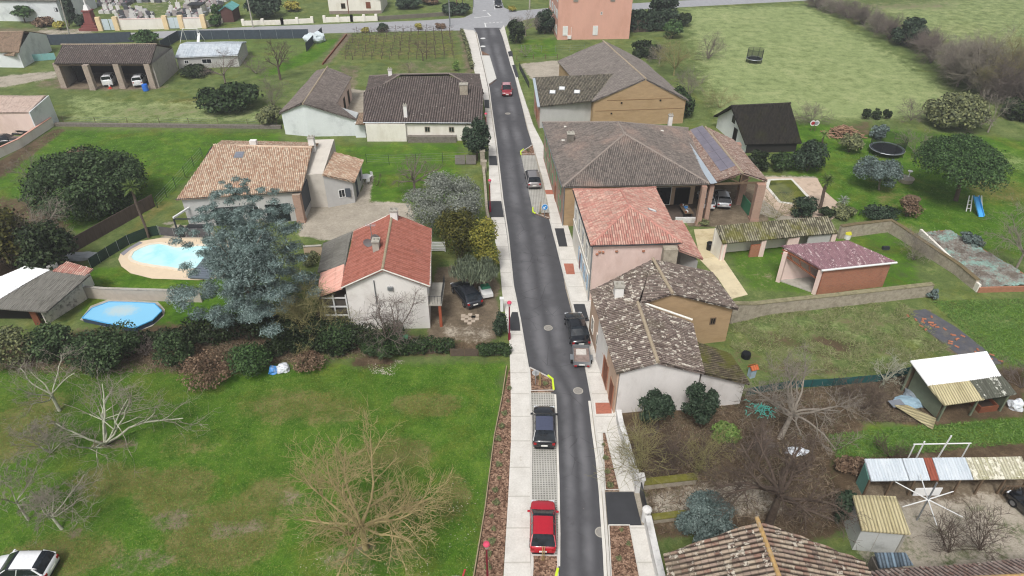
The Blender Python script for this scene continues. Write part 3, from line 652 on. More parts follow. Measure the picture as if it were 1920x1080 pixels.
T_SKY = (lambda a: a.done(a.ramp(a.noise(a.wpos(), 1.5, 2), [(.3, lin('6f7480')), (.7, lin('858a94'))]), .15, 0, .5))(N('skylight_glass'))
M_GREENSH = mat('green_shutter_paint', '6f9a72', .6, .1)
M_BLUESH = mat('pale_blue_paint', 'a9c3d6', .6, .08)
M_ORANGEMOSS = mat('lichen_yellow_ridge', 'b0905f', .9, .35, 5, stain='9a8b78', stain_amt=.85)
def skylight(roof, planes_k, x, y, w=.8, h=1.1, m=None):
    n, c = planes_k; z = zplane(planes_k, x, y); up = V((-n.x, -n.y, 0))
    u = n.cross(V((0, 0, 1))).normalized(); v = n.cross(u)
    o = V((x, y, z))+n*.03
    mb = MB(); p = [o+u*a*w/2+v*b*h/2 for a, b in ((-1, -1), (1, -1), (1, 1), (-1, 1))]
    if (p[1]-p[0]).cross(p[2]-p[0]).dot(n) < 0: p = p[::-1]
    mb.hexa(p, [q+n*.12 for q in p]); f = build('skylight', mb, M_STEEL, roof)
    g = MB(); p = [o+n*.123+(q-o)*.82 for q in p]; g.hexa(p, [q+n*.02 for q in p]); build('pane', g, m or T_SKY, f)
    return f
# ---------------------------------------------------------------- right side of the street
# pink two-storey house
h = house('town_house', 'two-storey pale pink house with a pink mottled hipped roof and cream street front', 'house', G(1108, 461, 6.6), G(1279, 456, 6.6), G(1229, 352, 6.6), G(1075, 356, 6.6), (11.5, 59.1, 8.3), (11.1, 62.6, 8.3), T_PINK, M_PINK, (1, 1), .3, ridge_mat('pink', 'b98478'))
a, b, c, d = h.c
quad_wall(h.root, 'street_front', d+V((-.06, 0, 0)), a+V((-.06, -.05, 0)), -.2, h.top(d)-.02, h.top(a)-.02, M_CREAM, .14)
for t in (.14, .36, .58, .8):
    opening(h.root, h.ctr, d+V((-.13, 0, 0)), a+V((-.13, 0, 0)), t, 3.7, 1.0, 1.7); shutters(h.root, h.ctr, d+V((-.13, 0, 0)), a+V((-.13, 0, 0)), t, 3.7, 1.0, 1.7, M_CREAM)
for t in (.5, .68, .86):
    opening(h.root, h.ctr, d+V((-.13, 0, 0)), a+V((-.13, 0, 0)), t, .9 if t != .5 else .1, 1.0, 1.6 if t != .5 else 2.3, 'window' if t != .5 else 'door', None, None if t != .5 else mat('wine_red_door', '6d4048', .6)); shutters(h.root, h.ctr, d+V((-.13, 0, 0)), a+V((-.13, 0, 0)), t, .9, 1.0, 1.6, M_BLUESH)
mb = MB(); mb.box(((a.x+d.x)/2-.16, (a.y+d.y)/2, 3.2), (.1, (d-a).length-.1, .16), math.atan2((d-a).y, (d-a).x)-math.pi/2); build('string_course', mb, M_CREAM, h.root)
gutter(h.root, G(1108, 461, 6.55)+V((-.05, -.08, 0)), G(1279, 456, 6.55)+V((0, -.08, 0)), M_DKMETAL); gutter(h.root, G(1108, 461, 6.55)+V((-.08, 0, 0)), G(1075, 356, 6.55)+V((-.08, 0, 0)), M_DKMETAL)
mb = MB(); mb.tube((a.x-.1, a.y-.1, 0), (a.x-.1, a.y-.1, 6.4), .06); build('downpipe', mb, M_STEEL, h.root)
skylight(h.roof, h.planes[1], 13.9, 60.0, .4, .9, M_WHITE)
for t, z in ((.08, 5.75), (.12, 5.7), (.05, 5.5), (.28, 5.75), (.6, 5.7)):
    q = a.lerp(b, t); mb = MB(); mb.lathe((q.x, q.y-.02, z), [(.12, -.1), (.16, 0), (.1, .1)], 7); build('exposed_brick_patch', mb, M_BRICKRED, h.root)
# its lower wing
mb = MB(); pl = roof_sheet(mb, [G(1318, 487, 3.3), G(1279, 414, 3.3), G(1248, 414, 4.2), G(1275, 470, 4.4)]); wing = thing('house_extension', 'low wing with a red tile lean-to roof at the garden side of the pink house', 'house wing', (16.8, 57.5, 0))
r = build('roof', mb, T_PINK, wing)
q = [G(1316, 489, 3.2), G(1277, 415, 3.2), G(1250, 416, 3.2), G(1277, 470, 3.2)]; e = V((-.25, .25, 0))
mb = MB(); mb.prism([q[0]+V((-.35, .1, 0)), q[1]+V((-.35, -.2, 0)), q[2]+V((.1, -.2, 0)), q[3]+V((.1, .1, 0))], -.2, 3.05); build('wall', mb, M_GREYR, wing)
# farmhouse with the big grey roof
h = house('farmhouse', 'long farmhouse with a big grey weathered hipped roof and green shutters facing the street', 'house', G(1055, 351, 5.2), G(1330, 345, 5.2), G(1290, 241, 5.2), G(1017, 230, 5.2), (13.6, 78.2, 7.9), (13.3, 82.0, 7.9), T_WEATHER, M_BEIGE, (1, 1), .35, ridge_mat('grey', '8d837b'), wall=False)
a, b, c, d = h.c; k0 = a.lerp(b, .63); dn = V((.2, 4.4, 0)); mb = MB(); ring_ = [a, k0, k0+dn, b+dn, c, d]
for i_ in range(6): p_, q_ = ring_[i_], ring_[(i_+1) % 6]; mb.face([(p_.x, p_.y, -.3), (q_.x, q_.y, -.3), (q_.x, q_.y, 4.98), (p_.x, p_.y, 4.98)])
build('wall', mb, M_BEIGE, h.root); mb = MB(); mb.prism([k0+V((.1, .1, 0)), k0+dn, b+dn, b+V((0, .1, 0))], -.05, .12); build('terrace_floor', mb, mat('dark_terrace', '5a5048', .9, .2, 2), h.root); mb = MB(); mb.tube(k0+V((0, .1, 4.9)), b+V((0, .1, 4.9)), .14, .14, 4); build('beam', mb, M_WOOD, h.root)
quad_wall(h.root, 'street_front', d+V((-.06, 0, 0)), a+V((-.06, 0, 0)), -.2, 4.95, 4.95, M_BRICKPALE, .14)
quad_wall(h.root, 'side_front', a+V((0, -.05, 0)), a.lerp(b, .625)+V((0, -.05, 0)), -.2, 5.0, 5.0, M_EARTH, .12)
for t in (.12, .3, .48, .66, .86):
    for z, hh in ((.9, 1.5), (3.1, 1.3)):
        if t == .66 and z < 1: opening(h.root, h.ctr, d+V((-.13, 0, 0)), a+V((-.13, 0, 0)), t, .1, 1.1, 2.2, 'door', M_BRICKRED, M_BROWNWOOD); continue
        opening(h.root, h.ctr, d+V((-.13, 0, 0)), a+V((-.13, 0, 0)), t, z, .9, hh, 'window', M_BRICKPALE); shutters(h.root, h.ctr, d+V((-.13, 0, 0)), a+V((-.13, 0, 0)), t, z, .9, hh, M_GREENSH)
gutter(h.root, G(1055, 351, 5.12)+V((0, -.08, 0)), G(1330, 345, 5.12)+V((0, -.08, 0))); gutter(h.root, G(1055, 351, 5.12)+V((-.08, 0, 0)), G(1017, 230, 5.12)+V((-.08, 0, 0)))
mb = MB(); mb.tube((a.x-.1, a.y-.12, 0), (a.x-.1, a.y-.12, 5), .06); build('downpipe', mb, M_STEEL, h.root)
opening(h.root, (14, 90), k0+dn+V((0, -.08, 0)), b+dn+V((0, -.08, 0)), .3, .15, 2.6, 2.5, 'door', M_WHITE, M_GLASS); opening(h.root, (14, 90), k0+dn+V((0, -.08, 0)), b+dn+V((0, -.08, 0)), .75, .15, 1.8, 2.3, 'door', M_DKMETAL, M_DARKGAP)
q = on_line(1097, 275, (7, 75), (7.6, 92)); chimney(h.roof, (7.3, 80.5, zplane(h.planes[0], 7.3, 80.5)), .8, .8, 1.1, M_STONED, 0, True)
chimney(h.roof, (21.3, 88.2, zplane(h.planes[1], 21.3, 86.9)-.2), .5, .5, .9, M_STUCCO)
for px, py in ((1061, 236), (1057, 258), (1240, 248)):
    p = G(px, py, 6.2); k = 0 if px < 1100 else 1; mb = MB(); z = zplane(h.planes[k], p.x, p.y); mb.box((p.x, p.y, z+.09), (.5, .35, .08)); build('ridge_vent', mb, M_PAVE, h.roof)
# covered terrace post, furniture
t = thing('tiled_barn', 'open brick-pillared barn with a solar panel on its tiled gable roof, sheltering a silver car', 'barn', (26, 78, 0))
A, B, C, D = G(1339, 343, 4.9), G(1439, 340, 4.9), G(1375, 262, 4.9), G(1276, 250, 4.9); R1, R2 = V((26.3, 71.3, 6.05)), V((25.3, 84.9, 6.05))
mb = MB(); pls = [roof_sheet(mb, f) for f in ([A, D, R2, R1], [C, B, R1, R2])]; rf = build('roof', mb, T_ORANGE if False else tile_mat('brown_pink_canal_tiles', ['7f6c63', '988379', 'a6958a', '876a5e', '736158'], patch='66564d', lichen='c0b6a8', lichen_lo=.6, groove=.5), t); ridge_tiles([(R1+V((0, 0, .05)), R2+V((0, 0, .05)))], rf)
n_, c_ = pls[0]; mb = MB(); q = []
for px, py in ((1294, 243), (1317, 235), (1379, 310), (1351, 321)):
    p = G(px, py, 5.5); 
    for _ in range(6): p = G(px, py, zplane(pls[0], p.x, p.y)+.14)
    q.append(p)
if (q[1]-q[0]).cross(q[2]-q[0]).dot(n_) < 0: q = q[::-1]
mb.hexa([p-n_*.05 for p in q], q); sp = build('solar_panel', mb, (lambda a: a.done(a.ramp(a.noise(a.wpos(), 1, 2), [(.3, lin('6e6a75')), (.7, lin('7d7984'))]), .35, 0, .6))(N('solar_glass')), rf)
mb = MB()
for i in range(1, 5):
    a0, b0 = q[0].lerp(q[3], i/5), q[1].lerp(q[2], i/5); mb.tube(a0, b0, .02, .02, 4)
a0, b0 = q[0].lerp(q[1], .5), q[3].lerp(q[2], .5); mb.tube(a0+n_*.01, b0+n_*.01, .02, .02, 4); build('panel_seam', mb, mat('seam_grey', '5f5b66', .6, .05), sp)
mb = MB(); z0 = G(1334, 346, 5.35); z1 = G(1270, 250, 5.35); z2 = G(1278, 249, 5.35); z3 = G(1343, 344, 5.35)
mb.face([z0+V((-.1, 0, .08)), z3+V((.1, 0, .08)), z2+V((.1, 0, .08)), z1+V((0, 0, .08))]); build('valley_gutter', mb, mat('zinc', 'b9c4cc', .4, .08, 1, .3), rf)
def pillar(root, p, w, d, z, m, rz=0):
    mb = MB(); mb.box((p[0], p[1], z/2-.1), (w, d, z+.2), rz); mb.box((p[0], p[1], .15), (w+.12, d+.12, .3), rz); return build('pillar', mb, m, root)
P1, P2, P3 = G(1308, 420), G(1322, 416), G(1412, 412)
pillar(t, P1, .55, .7, 5.0, M_BRICKPALE); pillar(t, P2, .5, .6, 4.8, M_BRICKPALE); pillar(t, P3, .95, .8, 4.75, M_BRICKPALE)
pb = G(1385, 381); pillar(t, pb, .8, .8, 4.8, M_BRICKPALE); pillar(t, (29.2, 83.0), .8, .8, 4.7, M_BRICKPALE); pillar(t, (22.9, 84.5), .8, .8, 4.7, M_BRICKPALE)
mb = MB(); a0, b0 = A.lerp(B, .03)+V((0, .15, -.2)), A.lerp(B, .97)+V((0, .15, -.2)); mb.tube(a0, b0, .14, .14, 4)
mid = a0.lerp(b0, .5); top_ = R1+V((0, .15, -.3)); mb.tube(mid, top_, .1, .1, 4); mb.tube(mid, a0.lerp(top_, .6), .07, .07, 4); mb.tube(mid, b0.lerp(top_, .6), .07, .07, 4); build('roof_truss', mb, M_WOOD, t)
quad_wall(t, 'rear_wall', (22.6, 84.9), (29.0, 83.6), -.2, 4.6, 4.6, M_STONED, .3)
mb = MB(); g0, g1 = G(1389, 388), G(1408, 412); mb.strip([g0, g1], .08, .1, 1.7); tag(build('green_gate', mb, mat('green_sheet', '3f7a5c', .6, .1)), 'green sheet gate leaning between the brick pillars of the open barn', 'gate')
# barn with the ochre earth gable
h = house('earth_barn', 'big barn of ochre rammed earth with a grey tiled gable roof', 'barn', G(1111, 191, 4), G(1291, 190, 3.6), V((23.0, 122, 3.8)), G(1045, 115, 4), (20.0, 101.3, 7.1), (15.9, 121.5, 7.1), tile_mat('grey_barn_tiles', ['6e6864', '7e7772', '8a837d', '635d59'], patch='5f5955', patch_amt=.5, groove=.62), M_EARTH, (0, 0), .3, None)
a, b, c, d = h.c
for t_, z in ((.3, 3.6), (.72, 3.8), (.2, 2.0)):
    q = a.lerp(b, t_); mb = MB()
    mb.box((q.x, q.y-.02, z), (.25, .2, .2)); build('putlog_hole', mb, M_DARKGAP, h.root)
for z in (2.4, 4.0):
    mb = MB(); k0, k1 = (.02, .98) if z < 3 else (.14, .86); q0, q1 = a.lerp(b, k0), a.lerp(b, k1); mb.strip([q0, q1], .06, z, z+.06); build('lift_line', mb, mat('earth_course', '7d6040', .9), h.root)
h = house('skylight_annex', 'low annex with three bright skylights in its tiled roof beside the earth barn', 'house wing', G(1111, 191, 4.0), V((17.2, 113.5, 5.7)), G(1000, 147, 5.0)+V((0, 1.2, 0)), G(1009, 199, 4.0), (15.2, 108.2, 5.6), (3.6, 108.8, 5.2), tile_mat('olive_brown_tiles', ['6a655c', '807a6c', '96907c', '5d574f', 'a39a84'], groove=.62), M_GREYR, (0, 0), .15, ridge=False) if False else None
t = thing('street_annex', 'low annex with three bright skylights in its tiled roof beside the earth barn', 'house wing', (9, 104, 0))
mb = MB(); q = [G(1009, 199, 3.6), G(1111, 191, 3.9), G(1160, 137, 6.2), G(1000, 147, 5.4)]; pl = roof_sheet(mb, q)
rf = build('roof', mb, tile_mat('olive_brown_tiles', ['5d5952', '716c61', '857f70', '524d47', '928a78'], groove=.4, lichen='4a453e', lichen_amt=.4), t)
for px, py in ((1036, 171), (1054, 158), (1082, 169)):
    p = G(px, py, 4.5)
    for _ in range(5): p = G(px, py, zplane(pl, p.x, p.y)+.1)
    skylight(rf, pl, p.x, p.y, .95, .9, M_WHITE)
base = [G(1009, 199, 3.6)+V((.3, .3, 0)), G(1111, 191, 3.6)+V((0, .3, 0)), G(1130, 160, 5)+V((0, 0, 0)), G(1000, 147, 5.4)+V((.3, 0, 0))]
mb = MB(); hs_ = [3.3, 3.5, 4.6, 5.1]; mb.hexa([(p.x, p.y, -.2) for p in base], [(p.x, p.y, k) for p, k in zip(base, hs_)]); wl = build('wall', mb, M_GREYR, t)
quad_wall(t, 'street_front', base[3]+V((-.06, 0, 0)), base[0]+V((-.06, -.05, 0)), -.2, 5.0, 3.25, M_BRICKPALE, .14)
for k in (.3, .6, .85): opening(t, (9, 104), base[3]+V((-.13, 0, 0)), base[0]+V((-.13, 0, 0)), k, .2 if k == .6 else 1.0, 1.0, 2.1 if k == .6 else 1.4, 'door' if k == .6 else 'window', M_BRICKRED)
mb = MB(); mb.strip([G(1001, 147, 5.55), G(1010, 200, 3.72)], .4, [5.45, 3.62], [5.6, 3.8]); build('verge_flashing', mb, mat('zinc', 'b9c4cc', .4), rf)
mb = MB(); gw = G(1112, 219); mb.box((gw.x+.6, gw.y-.4, .8), (1.6, .8, 1.6)); mb.box((gw.x+.6, gw.y-.4, 1.7), (1.9, 1.0, .2)); tag(build('masonry_box', mb, M_GREYR), 'small grey masonry outhouse at the foot of the ochre barn gable', 'outhouse')
# old house with lichened roof (front right of the street)
M_WALLW = mat('dirty_white_render', 'dcd8d4', .9, .06, .6, stain='a49c92', stain_amt=.5, streak=2)
t = thing('lichened_house', 'old roadside house with a lichen-spotted canal tile roof and white gable end', 'house', (11, 44, 0))
E0, E1 = V((8.0, 39.1, 4.6)), V((7.0, 50.1, 4.6)); L1, L2 = V((11.15, 39.45, 5.42)), V((10.75, 46.95, 5.5)); T1, T2 = V((13.7, 47.4, 6.2)), V((12.95, 52.8, 6.2))
RE0, RE1 = V((14.9, 39.5, 4.2)), V((15.4, 45.9, 4.2)); TE0, TE1 = V((20.0, 48.3, 3.85)), V((19.1, 54.2, 3.85))
mb = MB(); pL = roof_sheet(mb, [E0, E1, T2, L2, L1]) ; roof_sheet(mb, [L2+V((0, 0, .02)), L2+V((0, 0, .02))+(T2-L2)*.999, T2, T1+V((0, .0, .0))]) if False else None
pR = roof_sheet(mb, [RE1, RE0, L1, L2]); pT = roof_sheet(mb, [TE1, TE0, T1, T2]); roof_sheet(mb, [L2+V((.2, -.1, .05)), T2+V((-.2, -.3, -.02)), T1+V((0, 0, -.02))]) 
rf = build('roof', mb, T_MOSSY, t); u = V((0, 0, .06)); ridge_tiles([(L1+u, L2+u)], rf, None, .15); ridge_tiles([(T1+u, T2+u)], rf, None, .15)
mb = MB(); pN = roof_sheet(mb, [V((19.0, 40.2, 2.5)), V((18.2, 43.6, 2.7)), V((15.2, 43.6, 4.05)), V((14.95, 39.6, 4.1))]); build('lean_to_roof', mb, tile_mat('mossy_lean_to_tiles', ['5f5549', '756b5b', '524a3e', '847a66'], patch='5f6129', patch_amt=.75, patch_lo=.45, groove=.42), t)
i = .3
def wz(pl, x, y): return zplane(pl, x, y)-.12
def ringwall(root, name, pts, m):
    mb = MB(); n = len(pts)
    for k in range(n):
        a0, b0 = pts[k], pts[(k+1) % n]; mb.face([(a0[0], a0[1], -.3), (b0[0], b0[1], -.3), (b0[0], b0[1], b0[2]), (a0[0], a0[1], a0[2])])
    return build(name, mb, m, root)
ringwall(t, 'wall', [(8.35, 39.4, wz(pL, 8.35, 39.4)), (11.15, 39.75, 5.28), (14.7, 39.8, wz(pR, 14.7, 39.8)), (15.2, 46.0, 4.1), (10.8, 46.9, 5.3), (7.4, 46.0, wz(pL, 7.4, 46.0))], M_WALLW)
ringwall(t, 'tall_wall', [(7.55, 46.2, 4.55), (10.75, 47.2, 5.35), (13.7, 47.6, 6.05), (19.6, 48.6, wz(pT, 19.6, 48.6)), (18.9, 54.0, wz(pT, 18.9, 54)), (12.95, 53.0, 6.0), (7.2, 50.2, 4.5)], M_EARTH)
ringwall(t, 'lean_to_wall', [(14.9, 40.0, 3.9), (18.7, 40.5, wz(pN, 18.7, 40.5)), (18.0, 43.3, wz(pN, 18.0, 43.3)), (15.0, 43.3, 3.9)], M_WALLW)
s0, s1 = V((7.27, 50.0, 0)), V((8.22, 39.4, 0)); ctr = (11, 44)
quad_wall(t, 'street_front', s0, s1, -.2, 4.45, 4.42, mat('sand_pink_render', 'c4a994', .9, .1, 1, stain='a3876f', stain_amt=.5, streak=2), .12)
s0 = s0+V((-.07, 0, 0)); s1 = s1+V((-.07, 0, 0))
for k, kind, z, w_, hh, lf in ((.12, 'window', 1.0, .9, 1.6, None), (.34, 'window', 1.2, .9, 1.3, None), (.54, 'door', .1, 1.2, 2.3, M_WOOD), (.68, 'door', .1, 1.6, 2.6, M_BROWNWOOD), (.9, 'door', .1, 1.2, 2.5, M_BROWNWOOD)):
    opening(t, ctr, s0, s1, k, z, w_, hh, kind, M_BRICKRED if kind == 'door' else M_CREAM, lf)
tw0, tw1 = (13.7, 47.6), (19.6, 48.6); opening(t, (12, 52), tw0, tw1, .72, 2.2, .55, .75, 'window', M_WOOD, M_DARKGAP)
mb = MB(); q0, q1 = V((11.0, 47.15, 5.55)), V((15.4, 46.2, 4.35)); mb.tube(q0, q1, .1, .1, 6); build('flashing', mb, M_CREAM, rf)
chimney(rf, (9.3, 48.6, zplane(pL, 9.3, 48.6)), .75, .9, 1.1, M_STUCCO); chimney(rf, (14.6, 53.6, 6.0), 1.3, .8, 1.0, M_STONE, 0, False)
# ---------------------------------------------------------------- left side of the street
h = house('red_roof_house', 'white gabled house with a red tile roof, rooftop aerial and street-side balcony', 'house', G(640, 540, 5), G(806, 537, 5), G(809, 430, 5), G(664, 434, 5), (-11.4, 50.1, 6.85), (-12.0, 60.3, 6.85), T_RED, mat('white_gable_render', 'e6e2dd', .9, .05, .7, stain='b5aca4', stain_amt=.4), (0, 0), .3, ridge_mat('olive', '9d9078'))
a, b, c, d = h.c
for k0, k1 in ((G(640, 540, 5), h.planes), ):
    for e0, e1 in ((G(640, 540, 5.04), V((-11.4, 50.1, 6.9))), (V((-11.4, 50.1, 6.9)), G(806, 537, 5.04)), (G(809, 430, 5.04), V((-12, 60.3, 6.9))), (V((-12, 60.3, 6.9)), G(664, 434, 5.04)), (G(806, 537, 5.02), G(809, 430, 5.02))):
        gutter(h.root, e0, e1, M_PAVE, .07)
chimney(h.roof, (-11.7, 59.6, 6.7), .7, .6, .9, M_STUCCO); chimney(h.roof, (-12.6, 54.2, zplane(h.planes[0], -12.6, 54.2)), .6, .8, 1.0, M_CONC)
an = thing('satellite_aerial', 'grey satellite dish and mast aerial on the red tile roof', 'aerial', (-13.2, 55.4, zplane(h.planes[0], -13.2, 55.4)))
mb = MB(); mb.tube((0, 0, -.1), (0, 0, 2.3), .035); build('mast', mb, M_STEEL, an, local=True)
mb = MB(); mb.tube((-.5, 0, 2.2), (.5, 0, 2.2), .02)
for k in range(-4, 5): mb.tube((k*.11, -.3, 2.2), (k*.11, .3, 2.2), .014, .014, 4)
build('yagi', mb, M_STEEL, an, local=True)
for k, (dx, dz) in enumerate(((.35, .9), (-.4, .4))):
    mb = MB(); vs = []
    for j in range(4):
        for i_ in range(12): r_ = .45*j/3; vs.append((dx+r_*math.cos(i_*math.pi/6), -.15+.25*(r_**2)*-1, dz+r_*math.sin(i_*math.pi/6)))
    mb.raw(vs, [(j*12+i_, j*12+(i_+1) % 12, (j+1)*12+(i_+1) % 12, (j+1)*12+i_) for j in range(3) for i_ in range(12)]); build('dish', mb, M_STEEL, an, local=True)
bal = MB(); bx, by = b.x, b.y+1.9; bal.box((bx+.62, by, 2.6), (1.2, 3.6, .16)); bo = build('balcony', bal, M_CONC, h.root)
mb = MB()
for k in range(15): mb.tube((bx+1.2, by-1.75+k*.25, 2.68), (bx+1.2, by-1.75+k*.25, 3.6), .018, .018, 4)
for k in range(5): mb.tube((bx+.1+k*.25, by-1.75, 2.68), (bx+.1+k*.25, by-1.75, 3.6), .018, .018, 4)
mb.tube((bx+1.2, by-1.78, 3.6), (bx+1.2, by+1.78, 3.6), .03); mb.tube((bx, by-1.75, 3.6), (bx+1.2, by-1.75, 3.6), .03); build('railing', mb, M_DKMETAL, bo)
mb = MB(); mb.box((bx+1.0, by-1.6, 1.25), (.25, .25, 2.5)); build('post', mb, mat('red_brown_post', 'a0563c', .8), h.root)
opening(h.root, h.ctr, b, c, .25, 2.7, 1.4, 2.0, 'door', M_WHITE, M_GLASS); opening(h.root, h.ctr, b, c, .65, 2.9, 1.0, 1.2); shutters(h.root, h.ctr, b, c, .65, 2.9, 1.0, 1.2, M_WHITE)
opening(h.root, h.ctr, b, c, .7, .1, 2.2, 2.0, 'door', M_CONC, M_WHITE)
mb = MB(); q = a.lerp(b, .36); mb.tube((q.x, q.y-.08, 3.0), (q.x, q.y-.08, 5.6), .05); mb.box((q.x+1.4, q.y-.06, 4.7), (.5, .16, .35)); build('wall_pipe', mb, M_STEEL, h.root)
t = thing('side_lean_to', 'lean-to porch with a mossy dark roof and pink translucent sheets against the white gabled house', 'lean-to', (-17, 53, 0))
mb = MB(); roof_sheet(mb, [G(596, 512, 3.6), G(606, 457, 3.6), G(661, 434, 4.9), G(647, 497, 4.9)], .18, .03); build('roof', mb, T_FIBRE, t)
mb = MB(); roof_sheet(mb, [G(596, 557, 3.5), G(600, 512, 3.6), G(647, 497, 4.9), G(640, 540, 4.9)], .2, .03); build('translucent_roof', mb, T_PINKSHEET, t)
f0, f1 = G(597, 557, 3.4), G(646, 545, 4.6); mb = MB(); y0 = f0.y+.15
x0, x1 = f0.x+.1, -15.3
for z in (.1, 1.2, 2.2, 3.2): mb.box(((x0+x1)/2, y0, z), (x1-x0, .1, .12))
for k in range(3): mb.box((x0+(x1-x0)*k/2, y0, 1.8), (.12, .12, 3.5))
for z in (1.2, 2.2, 3.2): mb.box((x0, y0+3.5, z), (.1, 7, .1))
for k in (0, 3.5, 7): mb.box((x0, y0+k, 1.8), (.12, .12, 3.5))
build('porch_frame', mb, M_WHITE, t); mb = MB(); mb.box(((x0+x1)/2, y0+3.4, 1.7), (x1-x0-.3, 6.4, 3.0)); build('shaded_interior', mb, mat('porch_shade_brown', '57514a', .9), t)  # solid brown block stands in for the shade inside the porch
# sandy orange house
h = house('family_house', 'family house with a broad sandy orange tile roof and slate-clad gable, behind the blue cedar', 'house', G(566, 359, 4), V((-24.4, 82.0, 5.2)), V((-37.2, 82.6, 5.2)), G(329, 373, 4), (-24.5, 78.4, 6.1), (-36.6, 79.1, 6.1), T_ORANGE, M_GREYR, (0, 0), .4, ridge_mat('sand', 'c9b29c', 'a58a76'))
a, b, c, d = h.c
quad_wall(h.root, 'clad_gable', a+V((.06, 0, 0)), b+V((.06, 0, 0)), 1.0, 3.7, 3.9, M_SLATE, .14)
pillar(h.root, (a.x-.3, a.y-.3), .9, .7, 3.7, M_BRICKPALE)
opening(h.root, h.ctr, d, a, .78, .1, 2.6, 2.3, 'door', M_DKMETAL, M_GLASS); opening(h.root, h.ctr, d, a, .35, .1, 3.2, 2.3, 'door', M_DKMETAL, M_GLASS); opening(h.root, h.ctr, d, a, .58, .6, 1.2, 1.7)
gutter(h.root, G(566, 359, 3.92)+V((0, -.08, 0)), G(329, 373, 3.92)+V((0, -.08, 0)), M_DKMETAL)
skylight(h.roof, h.planes[0], *(lambda p: (p.x, p.y))(G(450, 296, 5.4)), 1.1, 1.2)
chimney(h.roof, (-31.9, 79.3, 6.0), .8, .6, .7, M_STUCCO, 0, False); chimney(h.roof, (-24.8, 79.6, 5.9), .7, .7, 1.0, M_STUCCO, 0, True)
mb = MB(); w0 = G(604, 378); 
t = thing('orange_roof_wing', 'grey rendered wing with an orange tile roof and one shuttered window', 'house wing', (-21, 76, 0))
mb = MB(); q = [G(602, 329, 3.9), G(665, 342, 2.9), G(682, 301, 2.9), G(625, 287, 3.9)]; q = [G(665, 342, 2.9), G(682, 301, 2.9), G(625, 285, 4.5), G(604, 328, 4.5)]; pl = roof_sheet(mb, q); build('roof', mb, T_ORANGE, t)
e0, e1, e2, e3 = q; base = [e0+V((-.35, .3, 0)), e1+V((-.35, -.2, 0)), e2+V((0, -.2, 0)), e3+V((0, .25, 0))]
mb = MB(); mb.hexa([(p.x, p.y, -.2) for p in base[::-1]], [(p.x, p.y, zplane(pl, p.x, p.y)-.12) for p in base[::-1]]); build('wall', mb, M_GREYR, t)
opening(t, (-21, 78), base[3], base[0], .56, 1.0, .8, 1.1); mb = MB(); qq = V((base[3].x, base[3].y)).lerp(V((base[0].x, base[0].y)), .76); mb.box((qq.x, qq.y-.06, 1.55), (.85, .06, 1.15)); build('shutter', mb, M_SLATE, t)
opening(t, (-21, 78), base[0], base[1], .3, .1, .9, 2.0, 'door', M_SLATE, M_SLATE); opening(t, (-21, 78), base[0], base[1], .75, 1.0, .8, 1.1, 'window', M_SLATE)
mb = MB(); p0, p1 = base[3], base[2]; mb.hexa([(p0.x-2.6, p0.y+.1, -.2), (p0.x, p0.y+.1, -.2), (p1.x, p1.y+1.5, -.2), (p1.x-2.6, p1.y+1.5, -.2)], [(p0.x-2.6, p0.y+.1, 4.3), (p0.x, p0.y+.1, 4.5), (p1.x, p1.y+1.5, 5.7), (p1.x-2.6, p1.y+1.5, 5.6)]); build('upper_wall', mb, mat('greige_render', 'c6c0b6', .9, .08, 1, stain='a39c90'), t)
# grey hipped house at the top of the lawn
t = thing('hipped_house', 'low white house with a wide dark grey hipped tile roof, by the pavement', 'house', (-13, 103, 0))
R1, R2 = V((-17.6, 107.6, 5.8)), V((-10.0, 108.0, 5.8)); HL, HR = G(683, 180, 3.9), G(906, 175, 3.9); EL, ER = G(681, 229, 2.9), G(906, 230, 2.9); BL, BR = G(692, 145, 3.9)+V((0, .5, 0)), G(899, 140, 3.9)
mb = MB(); pF = roof_sheet(mb, [EL, ER, HR, R2, R1, HL], .36, .11); roof_sheet(mb, [HL, BL, R1]); roof_sheet(mb, [BR, HR, R2]); roof_sheet(mb, [BL, BR, R2, R1])
rf = build('roof', mb, T_DARKGREY, t); u = V((0, 0, .05)); ridge_tiles([(R1+u, R2+u), (R1+u, HL+u), (R2+u, HR+u), (BL+u, R1+u), (BR+u, R2+u)], rf, ridge_mat('dim', '7b726c'))
w = [EL+V((.3, .3, 0)), ER+V((-.3, .3, 0)), BR+V((-.3, -.3, 0)), BL+V((.3, -.3, 0))]
mb = MB(); mb.hexa([(p.x, p.y, -.2) for p in w], [(p.x, p.y, k) for p, k in zip(w, (2.75, 2.75, 3.6, 3.6))]); build('wall', mb, M_CREAM, t)
k = .345; s0 = V((w[0].x, w[0].y)).lerp(V((w[1].x, w[1].y)), .0); s1 = V((w[0].x, w[0].y)).lerp(V((w[1].x, w[1].y)), k)
mb = MB(); mb.box(((s0.x+s1.x)/2, s0.y-.25, 1.25), (s1.x-s0.x, .5, 2.9)); build('front_bay', mb, M_CREAM, t)
for t_ in (.53, .74): opening(t, (-13, 103), w[0], w[1], t_, 1.3, .8, .85, 'window', M_STONE)
mb = MB(); s2 = V((w[0].x, w[0].y)).lerp(V((w[1].x, w[1].y)), .78); mb.box(((s1.x+s2.x)/2+.1, s1.y-.5, .3), (s2.x-s1.x-.2, .7, 1.2)); tag(build('rubble_wall', mb, M_STONED), 'low rubble stone wall along the foot of the white hipped house', 'wall')
def on_roof(pl, px, py):
    p = G(px, py, 4.5)
    for _ in range(6): p = G(px, py, zplane(pl, p.x, p.y))
    return p
